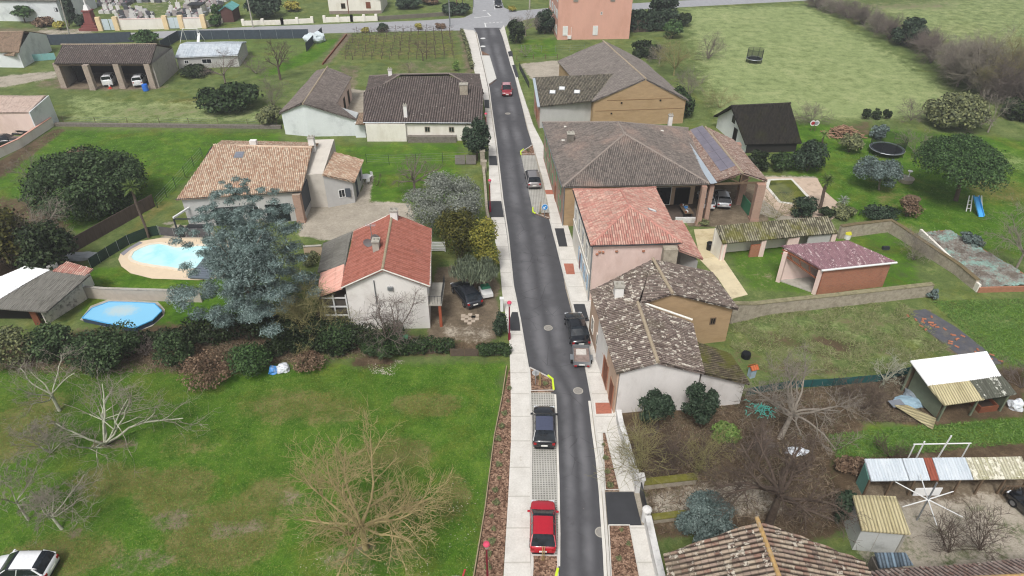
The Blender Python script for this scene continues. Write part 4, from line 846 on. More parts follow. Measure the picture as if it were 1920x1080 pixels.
p = on_roof(pF, 761, 219); chimney(rf, p, .5, .4, 1.7, M_STUCCO); p = on_roof(pF, 870, 176); chimney(rf, p, 1.2, .9, 1.5, M_STONE, 0, True); chimney(rf, (-19.4, 108.7, 4.8), .6, .5, 1.4, M_STUCCO, 0, True)
gutter(t, EL+V((0, -.06, -.05)), ER+V((0, -.06, -.05)))
# long outbuilding beside it
t = thing('long_outbuilding', 'long outbuilding with a pale blue-white gable wall and grey ridged roof', 'outbuilding', (-30, 104, 0))
EL0, EL1 = V((-34.5, 97.4, 3.4)), V((-33.2, 116.6, 3.4)); R1, R2 = V((-30.3, 96.2, 5.1)), V((-30.6, 113.5, 5.1)); ER0, ER1 = V((-26.5, 100.6, 3.6)), V((-26.7, 113.3, 3.5)); X0 = G(672, 225, 2.6)
mb = MB(); pA = roof_sheet(mb, [EL0, EL1, R2, R1]); pB = roof_sheet(mb, [ER1, ER0, X0, R1, R2] if False else [ER1, ER0, R1+V((0, .0, 0)), R2]); pC = roof_sheet(mb, [X0, G(630, 196, 3.55)+V((.0, 0, 0)), R1+V((.05, 4, -.05)), R1])
rf = build('roof', mb, tile_mat('grey_outbuilding_tiles', ['625b57', '746c67', '857c76', '56504c'], patch='9c948c', patch_amt=.35, patch_lo=.55, groove=.55), t); ridge_tiles([(R1+V((0, 0, .05)), R2+V((0, 0, .05)))], rf)
ringwall(t, 'wall', [(-34.1, 97.5, 3.4), (-30.3, 96.6, 4.95), (-23.1, 96.9, 2.6), (-23.2, 99.6, 2.6), (-27.0, 100.8, 3.3), (-27.1, 113.0, 3.3), (-30.6, 113.2, 4.9), (-32.9, 116.0, 3.2)], M_STUCCOB)
w0, w1 = (-27.0, 100.8), (-27.1, 113.0); quad_wall(t, 'courtyard_front', V((*w0, 0))+V((.06, 0, 0)), V((*w1, 0))+V((.06, 0, 0)), -.2, 3.3, 3.3, M_PINK, .12)
for k, kind in ((.2, 'window'), (.5, 'door'), (.78, 'door')): opening(t, (-30, 104), V((*w0, 0))+V((.12, 0, 0)), V((*w1, 0))+V((.12, 0, 0)), k, .1 if kind == 'door' else 1, 1.2, 2.2 if kind == 'door' else 1.2, kind, M_WOOD, M_DARKGAP if kind == 'door' else None)
t = thing('link_shed', 'tiny tiled shed wedged between the blue-white outbuilding and the hipped house', 'shed', (-22, 96, 0))
mb = MB(); roof_sheet(mb, [G(666, 233, 2.5), G(688, 234, 2.5), G(684, 212, 3.2), G(674, 212, 3.2)]); build('roof', mb, T_BROWNFIELD, t); p = G(677, 258); mb = MB(); mb.box((p.x, p.y+.3, 1.1), (1.5, .6, 2.4)); build('wall', mb, M_STUCCOB, t)
# open cart barn
t = thing('cart_barn', 'open-fronted stone cart barn with grey lichened tiles and four pillars', 'barn', (-70, 121, 0))
A, B, C, D = V((-62.0, 118.0, 4.3)), V((-62.6, 128.6, 4.2)), V((-79.4, 128.4, 4.2)), V((-78.6, 118.0, 4.3)); R1, R2 = V((-62.7, 123.4, 6.1)), V((-79.2, 123.2, 6.1))
mb = MB(); pA = roof_sheet(mb, [D, A, R1, R2], .36, .11); pB = roof_sheet(mb, [B, C, R2, R1]); rf = build('roof', mb, T_DARKGREY, t); ridge_tiles([(R1+V((0, 0, .05)), R2+V((0, 0, .05)))], rf)
for px, py in ((121, 165), (175, 169), (231, 166), (288, 166)): p = G(px, py); pillar(t, (p.x, p.y+.3), .95, .8, 4.3, mat('pale_pillar_stone', 'a5978b', .9, .25, 4, stain='75695c'))
ringwall(t, 'wall', [(-62.3, 118.6, 4.2), (-62.9, 123.4, 5.9), (-62.9, 128.2, 4.1), (-79.0, 128.0, 4.1), (-78.9, 123.3, 5.9), (-78.2, 118.6, 4.2), (-78.5, 118.6, 4.2), (-79.3, 128.3, 4.1), (-62.6, 128.5, 4.1), (-62.0, 118.6, 4.2)], mat('grey_rubble', 'a9a49d', .9, .15, 2, stain='857f76', bump=.3))
mb = MB(); mb.box((-70.3, 118.3, 4.15), (15.8, .3, .3)); build('lintel', mb, M_WOOD, t)
mb = MB(); mb.box((-70.5, 127.2, 1.9), (15.6, 1.0, 3.7)); mb.box((-77.6, 124.5, 1.9), (.5, 6, 3.7)); build('dark_barn_fill', mb, mat('barn_shade_brown', '231f1a', .95), t)  # stack and side boards near-black, painting in the shade inside the barn
# white metal shed
h = house('metal_shed', 'long low white shed with a ridged metal roof, near the dark windbreak fence', 'shed', V((-51.6, 130.4, 2.2)), V((-52.6, 139.0, 2.3)), V((-64.3, 138.6, 2.3)), V((-62.9, 128.9, 2.2)), (-52.0, 134.6, 3.2), (-63.6, 134.0, 3.2), T_TIN, M_GREYR, (0, 0), .2, ridge=False)
a, b, c, d = h.c; opening(h.root, h.ctr, d, a, .15, .9, .8, .7); opening(h.root, h.ctr, d, a, .48, .8, 1.8, .9); gutter(h.root, V((-51.6, 130.3, 2.15)), V((-62.9, 128.8, 2.15)))
# blackened A-frame barn
h = house('black_roof_barn', 'white gabled barn with a steep blackened mossy roof in the right-hand garden', 'barn', V((32.8, 90.2, 1.4)), V((30.8, 100.6, 1.6)), V((40.5, 101.6, 1.6)), V((41.0, 90.8, 1.4)), (31.4, 95.2, 5.2), (40.2, 96.3, 5.2), T_BLACK, M_STUCCOB, (0, 0), .5, ridge_mat('black', '2b2926'))
a, b, c, d = h.c; quad_wall(h.root, 'shaded_front', a+V((0, -.08, 0)), d+V((0, -.08, 0)), -.2, 1.5, 1.5, mat('shade_dark_boards', '2c2a28', .9), .1); opening(h.root, h.ctr, b, a, .5, 2.6, .9, 1.0, 'window', M_DKMETAL); opening(h.root, h.ctr, b, a, .62, .2, 1.1, 2.0, 'door', M_DKMETAL, M_DARKGAP)  # front boards darkened to carry the shade below the eaves
# mossy lean-to range in the walled garden
t = thing('mossy_shed', 'low open lean-to shed with moss-covered tiles against the garden wall', 'shed', (29, 64, 0))
mb = MB(); q = [G(1356, 457, 2.3), G(1572, 437, 2.2), G(1552, 405, 3.3), G(1341, 424, 3.3)]; pl = roof_sheet(mb, q, .26, .06); build('roof', mb, T_SHEDMOSS, t)
for k in (.02, .36, .62, .98): p = q[0].lerp(q[1], k); mb = MB(); mb.box((p.x, p.y+.35, 1.0), (.5 if k not in (.62,) else 1.2, .35, 2.3)); build('pillar', mb, M_PINK, t)
quad_wall(t, 'rear_wall', q[3]+V((0, -.2, 0)), q[2]+V((0, -.2, 0)), -.2, 3.1, 3.1, M_CREAM, .25); quad_wall(t, 'side_wall', q[0]+V((.2, .2, 0)), q[3]+V((.2, -.3, 0)), -.2, 2.1, 3.0, M_CREAM, .2)
p0, p1 = q[0].lerp(q[1], .75), q[0].lerp(q[1], .95); quad_wall(t, 'pale_door', p0+V((0, .3, 0)), p1+V((0, .3, 0)), 0, 2.0, 2.0, M_GREYR, .1)
p0, p1 = q[0].lerp(q[1], .38), q[0].lerp(q[1], .5); quad_wall(t, 'brick_infill', q[0].lerp(q[1], .26)+V((0, .4, 0)), q[0].lerp(q[1], .36)+V((0, .4, 0)), -.1, 1.5, 1.5, M_BRICKRED, .2)
# brick pavilion
t = thing('brick_pavilion', 'open-sided brick garden pavilion with a mauve corrugated roof and white gutter', 'pavilion', (33, 58, 0))
q = [G(1542, 506, 3.1), G(1679, 491, 3.1), G(1590, 451, 4.0), G(1465, 461, 4.0)]; mb = MB(); pl = roof_sheet(mb, q, .18, .03); build('roof', mb, T_MAUVE, t); gutter(t, q[0]+V((-.1, -.1, -.02)), q[1]+V((.1, -.1, -.02)), M_WHITE, .11)
w = [q[0]+V((.25, .25, 0)), q[1]+V((-.3, .25, 0)), q[2]+V((-.3, -.3, 0)), q[3]+V((.3, -.3, 0))]
quad_wall(t, 'wall', w[0], w[1], -.2, 2.95, 2.95, M_BRICKRED, .25); quad_wall(t, 'wall', w[1], w[2], -.2, 2.9, 3.7, M_BRICKRED, .25); quad_wall(t, 'wall', w[2], w[3], -.2, 3.7, 3.7, M_PINK, .25)
mb = MB(); mb.strip([w[3]+V((0, 0, 0)), w[3].lerp(w[0], .1)], .6, -.1, 3.6); build('pillar', mb, M_PINK, t); mb = MB(); mb.strip([w[0], w[0].lerp(w[3], .1)], .5, -.1, 2.9); build('pillar', mb, M_PINK, t)
mb = MB(); a0, b0 = q[0]+V((.1, .3, -.3)), q[3]+V((.1, -.2, -.3)); mb.tube(a0, b0, .1, .1, 4); mb.tube(a0+V((0, .3, -1.2)), b0+V((0, 0, -.4)), .1, .1, 4)
for k in (.2, .45, .7): mb.tube((a0+V((0, .3, -1.1))).lerp(b0+V((0, 0, -.4)), k), a0.lerp(b0, k+.12), .06, .06, 4)
build('roof_truss', mb, M_BROWNWOOD, t); mb = MB(); mb.prism([p+V((0, 0, 0)) for p in w], -.05, .1); build('floor_slab', mb, M_CONC, t)
# lean-to with the white roof
t = thing('white_roof_shelter', 'rickety open shelter with a bright white sheet roof and a yellowed lower roof', 'shelter', (36, 40, 0))
q = [V((32.9, 39.75, 2.75)), V((39.3, 40.85, 2.75)), V((39.3, 43.3, 3.3)), V((32.4, 42.1, 3.3))]; mb = MB(); roof_sheet(mb, q, .2, .02, jit=0); build('upper_roof', mb, T_WHITE, t)
mb = MB(); roof_sheet(mb, [V((33.7, 38.3, 2.0)), V((37.1, 38.9, 2.0)), V((36.6, 40.5, 2.68)), V((32.9, 39.85, 2.68))], .24, .05); build('yellowed_roof', mb, T_SHEETY, t)
mb = MB(); roof_sheet(mb, [V((37.0, 38.9, 2.05)), V((40.0, 39.5, 2.05)), V((39.4, 40.95, 2.7)), V((36.5, 40.45, 2.7))], .2, .03); build('mouldy_roof', mb, T_MOULD, t)
M_GREENWD = mat('green_board', '6b7360', .8, .15, 3)
for x, y, z in ((34.0, 38.6, 1.9), (39.6, 39.7, 1.95), (32.7, 42.0, 3.1), (39.1, 43.0, 3.1), (36.9, 39.2, 1.95)): mb = MB(); mb.box((x, y, z/2), (.14, .14, z)); build('post', mb, M_GREENWD, t)
quad_wall(t, 'side_board', (33.8, 38.7), (33.0, 41.8), .3, 1.9, 2.6, M_GREENWD, .06); quad_wall(t, 'rear_board', (32.7, 42.0), (39.1, 43.1), 0, 3.0, 3.0, M_WOOD, .06); quad_wall(t, 'side_board', (39.6, 39.8), (39.2, 43.0), .2, 1.9, 2.9, M_GREENWD, .06)
mb = MB(); mb.hexa([(32.3, 38.3, .1), (33.5, 37.6, .0), (33.6, 37.7, .0), (32.4, 38.4, .1)], [(31.2, 40.4, 1.5), (32.6, 39.9, 1.3), (32.7, 40.0, 1.3), (31.3, 40.5, 1.5)]) if False else None
mb = MB(); roof_sheet(mb, [V((33.0, 37.5, .12)), V((33.3, 38.0, .9)), V((31.6, 39.3, 1.0)), V((31.0, 39.9, .5))], .24, .04); build('leaning_sheet', mb, T_SHEETY, t)
# long low animal shed
t = thing('patchwork_shed', 'long low patchwork shed roofed with pale tin, one rusty sheet and lichened sheeting', 'shed', (30, 32, 0))
q = [V((25.0, 31.2, 1.75)), V((36.2, 31.4, 1.75)), V((36.2, 32.9, 2.3)), V((25.0, 32.7, 2.3))]
def seg(k0, k1): return [q[0].lerp(q[1], k0), q[0].lerp(q[1], k1), q[3].lerp(q[2], k1), q[3].lerp(q[2], k0)]
for k0, k1, m, nm in ((0, .235, T_TIN, 'tin_roof'), (.24, .37, T_TIN, 'tin_roof'), (.373, .425, T_RUST, 'rusty_roof'), (.428, .64, T_TIN, 'tin_roof'), (.643, 1, T_LICHENSHEET, 'lichened_roof')):
    mb = MB(); roof_sheet(mb, seg(k0, k1), .18, .025); build(nm, mb, m, t)
quad_wall(t, 'rear_wall', q[3]+V((0, -.15, 0)), q[2]+V((0, -.15, 0)), -.1, 2.1, 2.1, M_WOOD, .1)
for k in range(8): p = q[0].lerp(q[1], k/7); mb = MB(); mb.box((p.x, p.y+.15, .8), (.12, .12, 1.7)); build('post', mb, M_WOOD, t)
quad_wall(t, 'white_hurdle', q[0].lerp(q[1], .31)+V((0, .05, 0)), q[0].lerp(q[1], .48)+V((0, .05, 0)), .05, .85, .85, T_WHITE, .05); quad_wall(t, 'side_wall', q[0]+V((0, .2, 0)), q[3]+V((0, -.2, 0)), -.1, 1.6, 2.1, mat('teal_board', '5f8a80', .7), .08)
mb = MB()
for k in range(6): p = q[0].lerp(q[1], .885+k*.02); mb.box((p.x, p.y+.05, .5), (.06, .05, 1.0))
for z in (.2, .55, .95): p = q[0].lerp(q[1], .935); mb.box((p.x, p.y+.02, z), (1.3, .05, .08))
build('pallet_gate', mb, M_WOOD, t)
# corrugated block shed
h_ = thing('block_shed', 'pale cement-panel shed with a yellowed corrugated single-slope roof', 'shed', (24, 28, 0))
q = [V((22.3, 26.8, 2.35)), V((25.3, 26.5, 2.35)), V((25.4, 29.1, 2.75)), V((22.6, 29.2, 2.75))]; mb = MB(); pl = roof_sheet(mb, q, .15, .035); build('roof', mb, T_SHEETY, h_)
w = [q[0]+V((.15, .2, 0)), q[1]+V((-.2, .2, 0)), q[2]+V((-.2, -.1, 0)), q[3]+V((.1, -.1, 0))]; mb = MB(); mb.hexa([(p.x, p.y, -.2) for p in w], [(p.x, p.y, zplane(pl, p.x, p.y)-.1) for p in w]); build('wall', mb, mat('stained_cement_panel', 'c3c6c4', .9, .1, .9, stain='7b7e78', stain_amt=.6), h_)
mb = MB(); mb.box((23.6, 26.9, 1.1), (.08, .06, 2.1)); mb.box((w[1].x, w[1].y-.02, 1.1), (.12, .12, 2.2)); build('panel_post', mb, M_CONC, h_)
h_ = thing('glazed_lean_to', 'little blue-grey slatted glass roof behind the bottom tiled house', 'lean-to', (22.5, 25.5, 0)); mb = MB(); pl = roof_sheet(mb, [G(1650, 1066, 2.0), G(1712, 1060, 2.0), G(1698, 1036, 2.5), G(1640, 1036, 2.5)], .18, .02); build('roof', mb, tile_mat('blue_grey_slats', ['8fa6b8', '54606a', '9fb4c4'], row=4, p=.22, groove=.5), h_); p = G(1675, 1070, 2.0); mb = MB(); mb.box((p.x, p.y+.6, .9), (1.6, 1.0, 1.8)); build('wall', mb, M_STONED, h_)
# bottom right tiled houses
h = house('corner_house', 'near house whose ochre-ridged canal tile roof rises into the bottom of the view', 'house', V((8.6, 10.5, 5)), V((20.3, 10.3, 5)), V((20.0, 22.9, 5)), V((8.7, 23.3, 5)), (14.3, 10.5, 7.05), (13.9, 24.0, 7.05), tile_mat('warm_lichened_tiles', p=.3, pal=['75635b', '927f74', 'a89886', '84665a', 'b0a28f', '6a5a52', '9c6d52'], patch='645a4c', patch_amt=.5, lichen='c6bfb0', lichen_lo=.6, groove=.3, row=.4), M_BEIGE, (0, 0), .3, M_ORANGEMOSS, .3, .1)
h = house('end_house', 'near house with a pinkish canal tile roof at the bottom right corner', 'house', V((35, 11.5, 3.6)), V((36, 24.4, 3.7)), V((19.8, 22.8, 3.7)), V((20.2, 11.5, 3.6)), (36.5, 22.6, 4.6), (20.6, 21.8, 4.6), tile_mat('pinkish_lichened_tiles', p=.3, pal=['7d6a62', '988780', 'a99a92', '886d64', 'b39f90'], patch='6b6056', patch_amt=.45, lichen='cfc8bc', lichen_lo=.6, groove=.3, row=.4), M_BEIGE, (0, 0), .3, M_ORANGEMOSS, .3, .1)
# ---------------------------------------------------------------- garden hut left
t = thing('garden_hut', 'speckled white garden hut with a grey ribbed roof and a patch of red tiles', 'shed', (-45, 53, 0))
mb = MB(); roof_sheet(mb, [G(-40, 578, 2.2), G(86, 584, 2.2), G(170, 516, 2.5), G(95, 508, 2.7), G(40, 525, 2.75)], .14, .02); build('roof', mb, T_FIBRE, t)
mb = MB(); roof_sheet(mb, [G(0, 560, 2.45), G(94, 507, 2.75), G(47, 499, 2.9), G(-60, 545, 2.6)], .3, .02); build('skylight_roof', mb, T_WHITE, t)
mb = MB(); roof_sheet(mb, [G(98, 509, 2.75), G(160, 518, 2.55), G(175, 504, 2.75), G(126, 491, 2.95)], .22, .05); build('tiled_roof', mb, T_PINK, t)
b0, b1, b2 = G(88, 608), G(163, 560), G(170, 540)
quad_wall(t, 'wall', b0, b1, -.2, 2.05, 2.3, mat('speckled_render', 'd0cbc2', .9, .1, 3, stain='4a4640', stain_amt=.75), .2); quad_wall(t, 'wall', b1+V((.05, .1, 0)), b2+V((0, .6, 0)), -.2, 2.2, 2.25, M_STUCCO, .2)
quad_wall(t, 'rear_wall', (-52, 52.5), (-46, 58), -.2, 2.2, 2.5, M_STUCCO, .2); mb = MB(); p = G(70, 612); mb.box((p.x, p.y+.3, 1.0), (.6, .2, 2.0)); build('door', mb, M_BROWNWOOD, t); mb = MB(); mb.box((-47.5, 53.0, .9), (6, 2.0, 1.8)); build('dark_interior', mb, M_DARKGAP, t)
# ---------------------------------------------------------------- top left and background houses
h = house('low_annex', 'beige flat-topped annex with a white end wall at the left edge of the lawn', 'shed', V((-71.3, 97.4, 3.4)), V((-71.2, 102.6, 4.1)), V((-86, 102.4, 4.1)), V((-86, 96.6, 3.4)), (-71.25, 102.0, 4.2), (-86, 101.8, 4.2), tile_mat('pale_pink_annex_tiles', ['bfa99c', 'cdbaae', 'b09a8e'], groove=.85), M_PINK, (0, 0), .08, ridge=False)
quad_wall(h.root, 'end_wall', (-71.2, 97.3), (-71.1, 102.7), -.2, 3.5, 4.15, M_STUCCOB, .16)
h = house('old_farm_shed', 'sprawling mossy-roofed house at the upper left edge', 'house', V((-92.0, 129.5, 3)), V((-93.0, 141.5, 3.2)), V((-112, 141, 3.2)), V((-112, 130.5, 3)), (-94.0, 136, 5), (-112, 136, 5), T_BROWNFIELD, M_STUCCOB, (0, 0), .35, None)
t = thing('red_hut', 'dark hut with red trim and a brown roof under the mossy house', 'hut', (-97, 124, 0)); mb = MB(); roof_sheet(mb, [G(0, 103, 2.3), G(28, 106, 2.3), G(28, 98, 3.0), G(0, 92, 3.0)]); build('roof', mb, T_BROWNFIELD, t); p = G(10, 113); mb = MB(); mb.box((p.x-2, p.y+1.2, 1.0), (7, 2.4, 2.2)); build('wall', mb, mat('dark_green_boards', '2c3632', .8), t); mb = MB(); mb.box((p.x-2, p.y-.05, .1), (7.1, .1, .3)); build('sill', mb, M_BRICKRED, t); opening(t, (p.x-2, p.y+3), (p.x-3, p.y-.02), (p.x+2, p.y-.02), .4, .6, .9, 1.2)
t = thing('chapel_house', 'large pale blue-white building with a low grey roof in the top left corner', 'building', (-110, 170, 0)); mb = MB(); f0, f1 = G(5, 38), G(118, 41); mb.hexa([(f0.x-14, f0.y, -.2), (f1.x, f1.y, -.2), (f1.x+1, f1.y+14, -.2), (f0.x-14, f0.y+14, -.2)], [(f0.x-14, f0.y, 4.6), (f1.x, f1.y, 4.6), (f1.x+1, f1.y+14, 4.6), (f0.x-14, f0.y+14, 4.6)]); build('wall', mb, M_STUCCOB, t)
mb = MB(); roof_sheet(mb, [V((f0.x-14.5, f0.y-.4, 4.6)), V((f1.x+.4, f1.y-.4, 4.6)), V((f1.x+.4, f1.y+7, 7)), V((f0.x-14.5, f0.y+7, 7))], jit=0); roof_sheet(mb, [V((f1.x+1.4, f1.y+14.4, 4.6)), V((f0.x-14.5, f0.y+14.4, 4.6)), V((f0.x-14.5, f0.y+7, 7)), V((f1.x+.4, f1.y+7, 7))], jit=0); build('roof', mb, T_FIBRE, t)
for k in (.87, .98): opening(t, (-110, 172), (f0.x, f0.y), (f1.x, f1.y), k-.02, 2.2, .8, .9, 'window', M_DKMETAL)
h = house('salmon_house', 'tall three-storey house of salmon pink render with white shutters at the top of the view', 'house', V((9.3, 148.6, 10.6)), V((25.3, 149.4, 10.6)), V((24.8, 164, 10.6)), V((8.0, 163, 10.6)), (16.9, 154.5, 13), (16.6, 158.5, 13), T_PINK, M_SALMON, (1, 1), .35, ridge_mat('pink', 'b98478'))
a, b, c, d = h.c; sh = M_WHITE
for t_, z, k in ((.105, .9, 1), (.52, .9, 1)): opening(h.root, h.ctr, a, b, t_, z, 1.0, 1.9, 'window', M_WHITE); shutters(h.root, h.ctr, a, b, t_, z, 1.1, 1.9, M_WHITE, True)
for t_, z in ((.23, 7.6), (.73, 7.6)): opening(h.root, h.ctr, a, b, t_, z, .9, 1.5, 'window', mat('greyed_wood', '8a837c', .8)); shutters(h.root, h.ctr, a, b, t_, z, 1.0, 1.5, mat('greyed_wood', '8a837c', .8), True)
opening(h.root, h.ctr, a, b, .59, 5.0, .4, .6)
for t_ in (.15, .4, .65, .88):
    for z in (.9, 4.1, 7.4): opening(h.root, h.ctr, d, a, t_, z, 1.0, 1.7); shutters(h.root, h.ctr, d, a, t_, z, 1.0, 1.7, M_WHITE)
mb = MB(); q = a.lerp(b, .165); mb.box((q.x, q.y-.25, .6), (.8, .35, .6)); build('air_conditioner', mb, M_WHITE, h.root); mb = MB(); mb.tube((q.x+.35, q.y-.05, .8), (q.x+.35, q.y-.05, 2.6), .04); build('pipe', mb, M_WHITE, h.root)
h = house('roadside_cottage', 'cream cottage with a brown downpipe behind a crenellated low wall by the cross road', 'house', V((-43.9, 171, 4.5)), V((-31.0, 171.8, 3.2)), V((-31.0, 182, 3.2)), V((-44.2, 181, 4.5)), (-37.2, 171.2, 5.6), (-37.2, 181.5, 5.6), T_FIBRE, M_CREAM, (0, 0), .3)
a, b, c, d = h.c; opening(h.root, h.ctr, a, b, .28, 1.2, 1.0, 1.2, 'window', M_WOOD, M_DARKGAP); opening(h.root, h.ctr, a, b, .76, 1.2, 1.1, 1.4, 'window', M_BROWNWOOD, M_BROWNWOOD)
mb = MB(); q = a.lerp(b, .37); mb.tube((q.x, q.y-.08, 0), (q.x, q.y-.08, 4.3), .1); build('downpipe', mb, M_BROWNWOOD, h.root); quad_wall(h.root, 'plinth', a+V((0, -.05, 0)), b+V((0, -.05, 0)), -.2, .7, .7, mat('grey_brown_plinth', '8d8078', .9), .12)
h = house('green_roof_hut', 'small dark red hut with a blue-green roof beside the cemetery', 'hut', G(415, 43)+V((0, 0, 2.6)), G(441, 42)+V((0, 0, 2.6)), G(441, 42)+V((0, 5, 2.6)), G(415, 43)+V((0, 5, 2.6)), G(428, 42.5)+V((0, 0, 3.6)), G(428, 42.5)+V((0, 5, 3.6)), mat('turquoise_sheet', '5f9a98', .6), mat('dark_red_boards', '5c403c', .85), (0, 0), .25, ridge=False)
# ---------------------------------------------------------------- walls and fences
def wall(name, label, pts, h, w, m, cat='wall', cap=None, group=None, z0=-.1):
    pts = g2(pts) if not isinstance(pts[0], V) else pts
    c = pts[len(pts)//2]; r = thing(name, label, cat, (c.x, c.y, 0), 0, group)
    mb = MB(); mb.strip(pts, w, z0, h); build('masonry', mb, m, r)
    if cap: mb = MB(); mb.strip(pts, w+.1, [k for k in (h if isinstance(h, list) else [h]*len(pts))], [k+.07 for k in (h if isinstance(h, list) else [h]*len(pts))]); build('coping', mb, cap, r)
    return r
def fence(name, label, pts, h, panel_m, post_m, step=2.5, cat='fence', panel=True, wires=0, th=.03, gap=.05, pr=.035, group=None):
    pts = g2(pts); c = pts[len(pts)//2]; r = thing(name, label, cat, (c.x, c.y, 0), 0, group)
    if panel: mb = MB(); mb.strip(pts, th, gap, h*.96); build('screen', mb, panel_m, r)
    if wires:
        mb = MB()
        for k in range(wires): z = h*(k+1)/(wires+.3); mb.path([V((p.x, p.y, z)) for p in pts], .012, 4)
        build('wire', mb, M_STEEL, r)
    for a, b in zip(pts, pts[1:]):
        n = max(1, round((b-a).length/step))
        for k in range(n+(b is pts[-1])):
            p = a.lerp(b, k/n); mb = MB(); mb.tube((p.x, p.y, -.1), (p.x, p.y, h), pr, pr, 6); build('post', mb, post_m, r)
    return r
M_MOSSW = mat('mossy_wall_top', '6d6b2e', .95, .3, 4, stain='8a8266')
M_WHITEW = mat('weathered_white_wall', 'd6d5d2', .85, .08, 1.2, stain='8c8a86', stain_amt=.6)
r = wall('garden_wall', 'white rendered low wall along the pavement, running from the white gable to the driveway', [(1158, 786), (1163, 812), (1180, 870), (1194, 915)], 1.0, .3, M_WHITEW, cap=M_WHITEW); mb = MB(); p = G(1197, 921); mb.box((p.x, p.y+.1, .65), (.55, .55, 1.5)); mb.box((p.x, p.y+.1, 1.45), (.68, .68, .12)); build('end_pillar', mb, M_WHITEW, r)
r = wall('garden_wall', 'white rendered low wall below the dark driveway crossing, starting at a rounded pillar', [(1212, 985), (1224, 1040), (1240, 1110)], 1.0, .34, M_WHITEW, cap=M_WHITEW); mb = MB(); p = G(1210, 975); mb.lathe((p.x, p.y, 0), [(.3, -.1), (.3, 1.1), (.34, 1.15), (.28, 1.25), (.1, 1.32)], 12); build('end_pillar', mb, M_WHITEW, r)
mb = MB(); p = G(1199, 923); p2 = G(1212, 982); mb.strip([p, p2], .05, .05, 1.2); tag(build('driveway_gate', mb, M_DKMETAL), 'dark metal gate across the drive between the two white wall pillars', 'gate')
wall('mossy_wall', 'short stone wall with a thick green moss top above the gravel drive', [(1202, 914), (1302, 903)], .55, .5, M_STONE, cap=M_MOSSW)
wall('mossy_wall', 'short mossy stone wall beside the grey olive bush', [(1222, 978), (1285, 970)], .45, .4, M_STONE, cap=M_MOSSW)
wall('stone_garden_wall', 'long rough stone wall bounding the scrubby plot below the brick pavilion', [(1366, 605), (1408, 596), (1440, 588), (1547, 576), (1740, 554)], [2.3, 1.7, 1.45, 1.4, 1.4], .45, M_STONE, cap=mat('mossy_coping', '8a8468', .95, .3, 3, stain='4e4a2c'))
wall('stone_garden_wall', 'pale stone wall at the far end of the walled lawn, turning beside the fallen brush', [(1570, 447), (1596, 443), (1664, 434), (1692, 450), (1720, 468), (1790, 513), (1826, 542)], [1.6, 1.6, 1.5, 1.4, 1.3, 1.2, 1.1], .4, M_STONE, cap=mat('mossy_coping2', '6e6248', .95, .3, 3))
wall('field_wall', 'long dark rubble wall across the meadow between the cart barn and the lawn', [(105, 236), (300, 238), (528, 241)], .5, .5, M_STONED)
wall('block_wall', 'concrete block wall between the turquoise pool and the blue covered pool', [(163, 558), (204, 561), (380, 566)], 1.3, .2, mat('block_wall_grey', 'b3aa9e', .9, .12, 2), cap=M_CONC)
wall('yard_wall', 'low plastered yard wall between the white gable house and the cedar', [(572, 480), (606, 478)], 1.2, .2, M_BEIGE, cap=M_CONC)
wall('boundary_wall', 'pale rendered wall with a pink coping at the left edge of the lawn', [(-60, 324), (40, 277), (101, 236)], 1.3, .25, M_CREAM, cap=mat('pink_coping', 'c89a8a', .8, .1))
wall('pavement_wall', 'stone wall with a tall gate pillar along the pavement by the olive tree', [(906, 312), (910, 360), (913, 405), (918, 430)], .9, .3, M_STONE); 
for i, (px, py, z) in enumerate(((905, 308, 1.9), (908, 322, 1.5))): p = G(px, py); mb = MB(); mb.box((p.x, p.y, z/2), (.6, .6, z)); mb.box((p.x, p.y, z+.06), (.72, .72, .12)); tag(build('gate_pillar', mb, M_STONE), ['taller square stone gate pillar beside the weathered wooden panels', 'shorter square stone gate pillar beside the pavement, just below the taller one'][i], 'gate pillar')
p = G(873, 309); t = thing('slatted_hurdle', 'grey weathered slatted wood panels standing at the corner of the lawn', 'fence panel', (p.x, p.y, 0))
for k in (-1, 1): mb = MB(); [mb.box((p.x+k*.75, p.y+.25*z, .15+z*.9), (1.4, .05, .13)) for z in (0, .17, .34, .51, .68, .85, 1.02, 1.19)]; build('panel', mb, mat('grey_weathered_wood', '7d7773', .85, .2, 4), t)
fence('brush_fence', 'dark brown brushwood fence slanting between the big laurel and the pool lawn', [(103, 494), (195, 441), (291, 387)], 1.7, mat('brushwood', '5c4f48', .95, .35, 6, streak=6), M_WOOD, 3, th=.08, gap=0)
def mesh_m(name, hexc, alpha):
    a = N(name); m = a.done(a.ramp(a.noise(a.wpos(), 2, 3), [(.3, sc(lin(hexc), .85)), (.7, sc(lin(hexc), 1.15))]), .8, 0, .1); a.b.inputs['Alpha'].default_value = alpha; return m
M_GMESH = mesh_m('green_mesh', '2b4038', .82); M_DMESH = mesh_m('dark_windbreak', '46505a', .95); M_TEAL = mesh_m('teal_netting', '2f5c5c', .85)
fence('pool_fence', 'dark green mesh fence with pale posts curving round the turquoise pool', [(172, 504), (205, 482), (243, 459), (280, 444), (300, 441)], 1.3, M_GMESH, M_STEEL, 1.6)
fence('pool_fence', 'grey mesh fence with pale posts along the house side of the turquoise pool', [(302, 441), (328, 444), (395, 445)], 1.2, mesh_m('grey_mesh', '5c5a5c', .9), M_STEEL, 1.4)
fence('wire_fence', 'wire fence with dark green posts climbing beside the orange roofed house', [(296, 390), (330, 352), (380, 295)], 1.5, None, mat('green_post', '2d4035', .7), 3, panel=False, wires=4)
fence('wire_fence', 'wire fence with dark green posts across the lawn behind the bare tree', [(688, 307), (730, 309), (880, 303)], 1.5, None, mat('green_post', '2d4035', .7), 3.2, panel=False, wires=4)
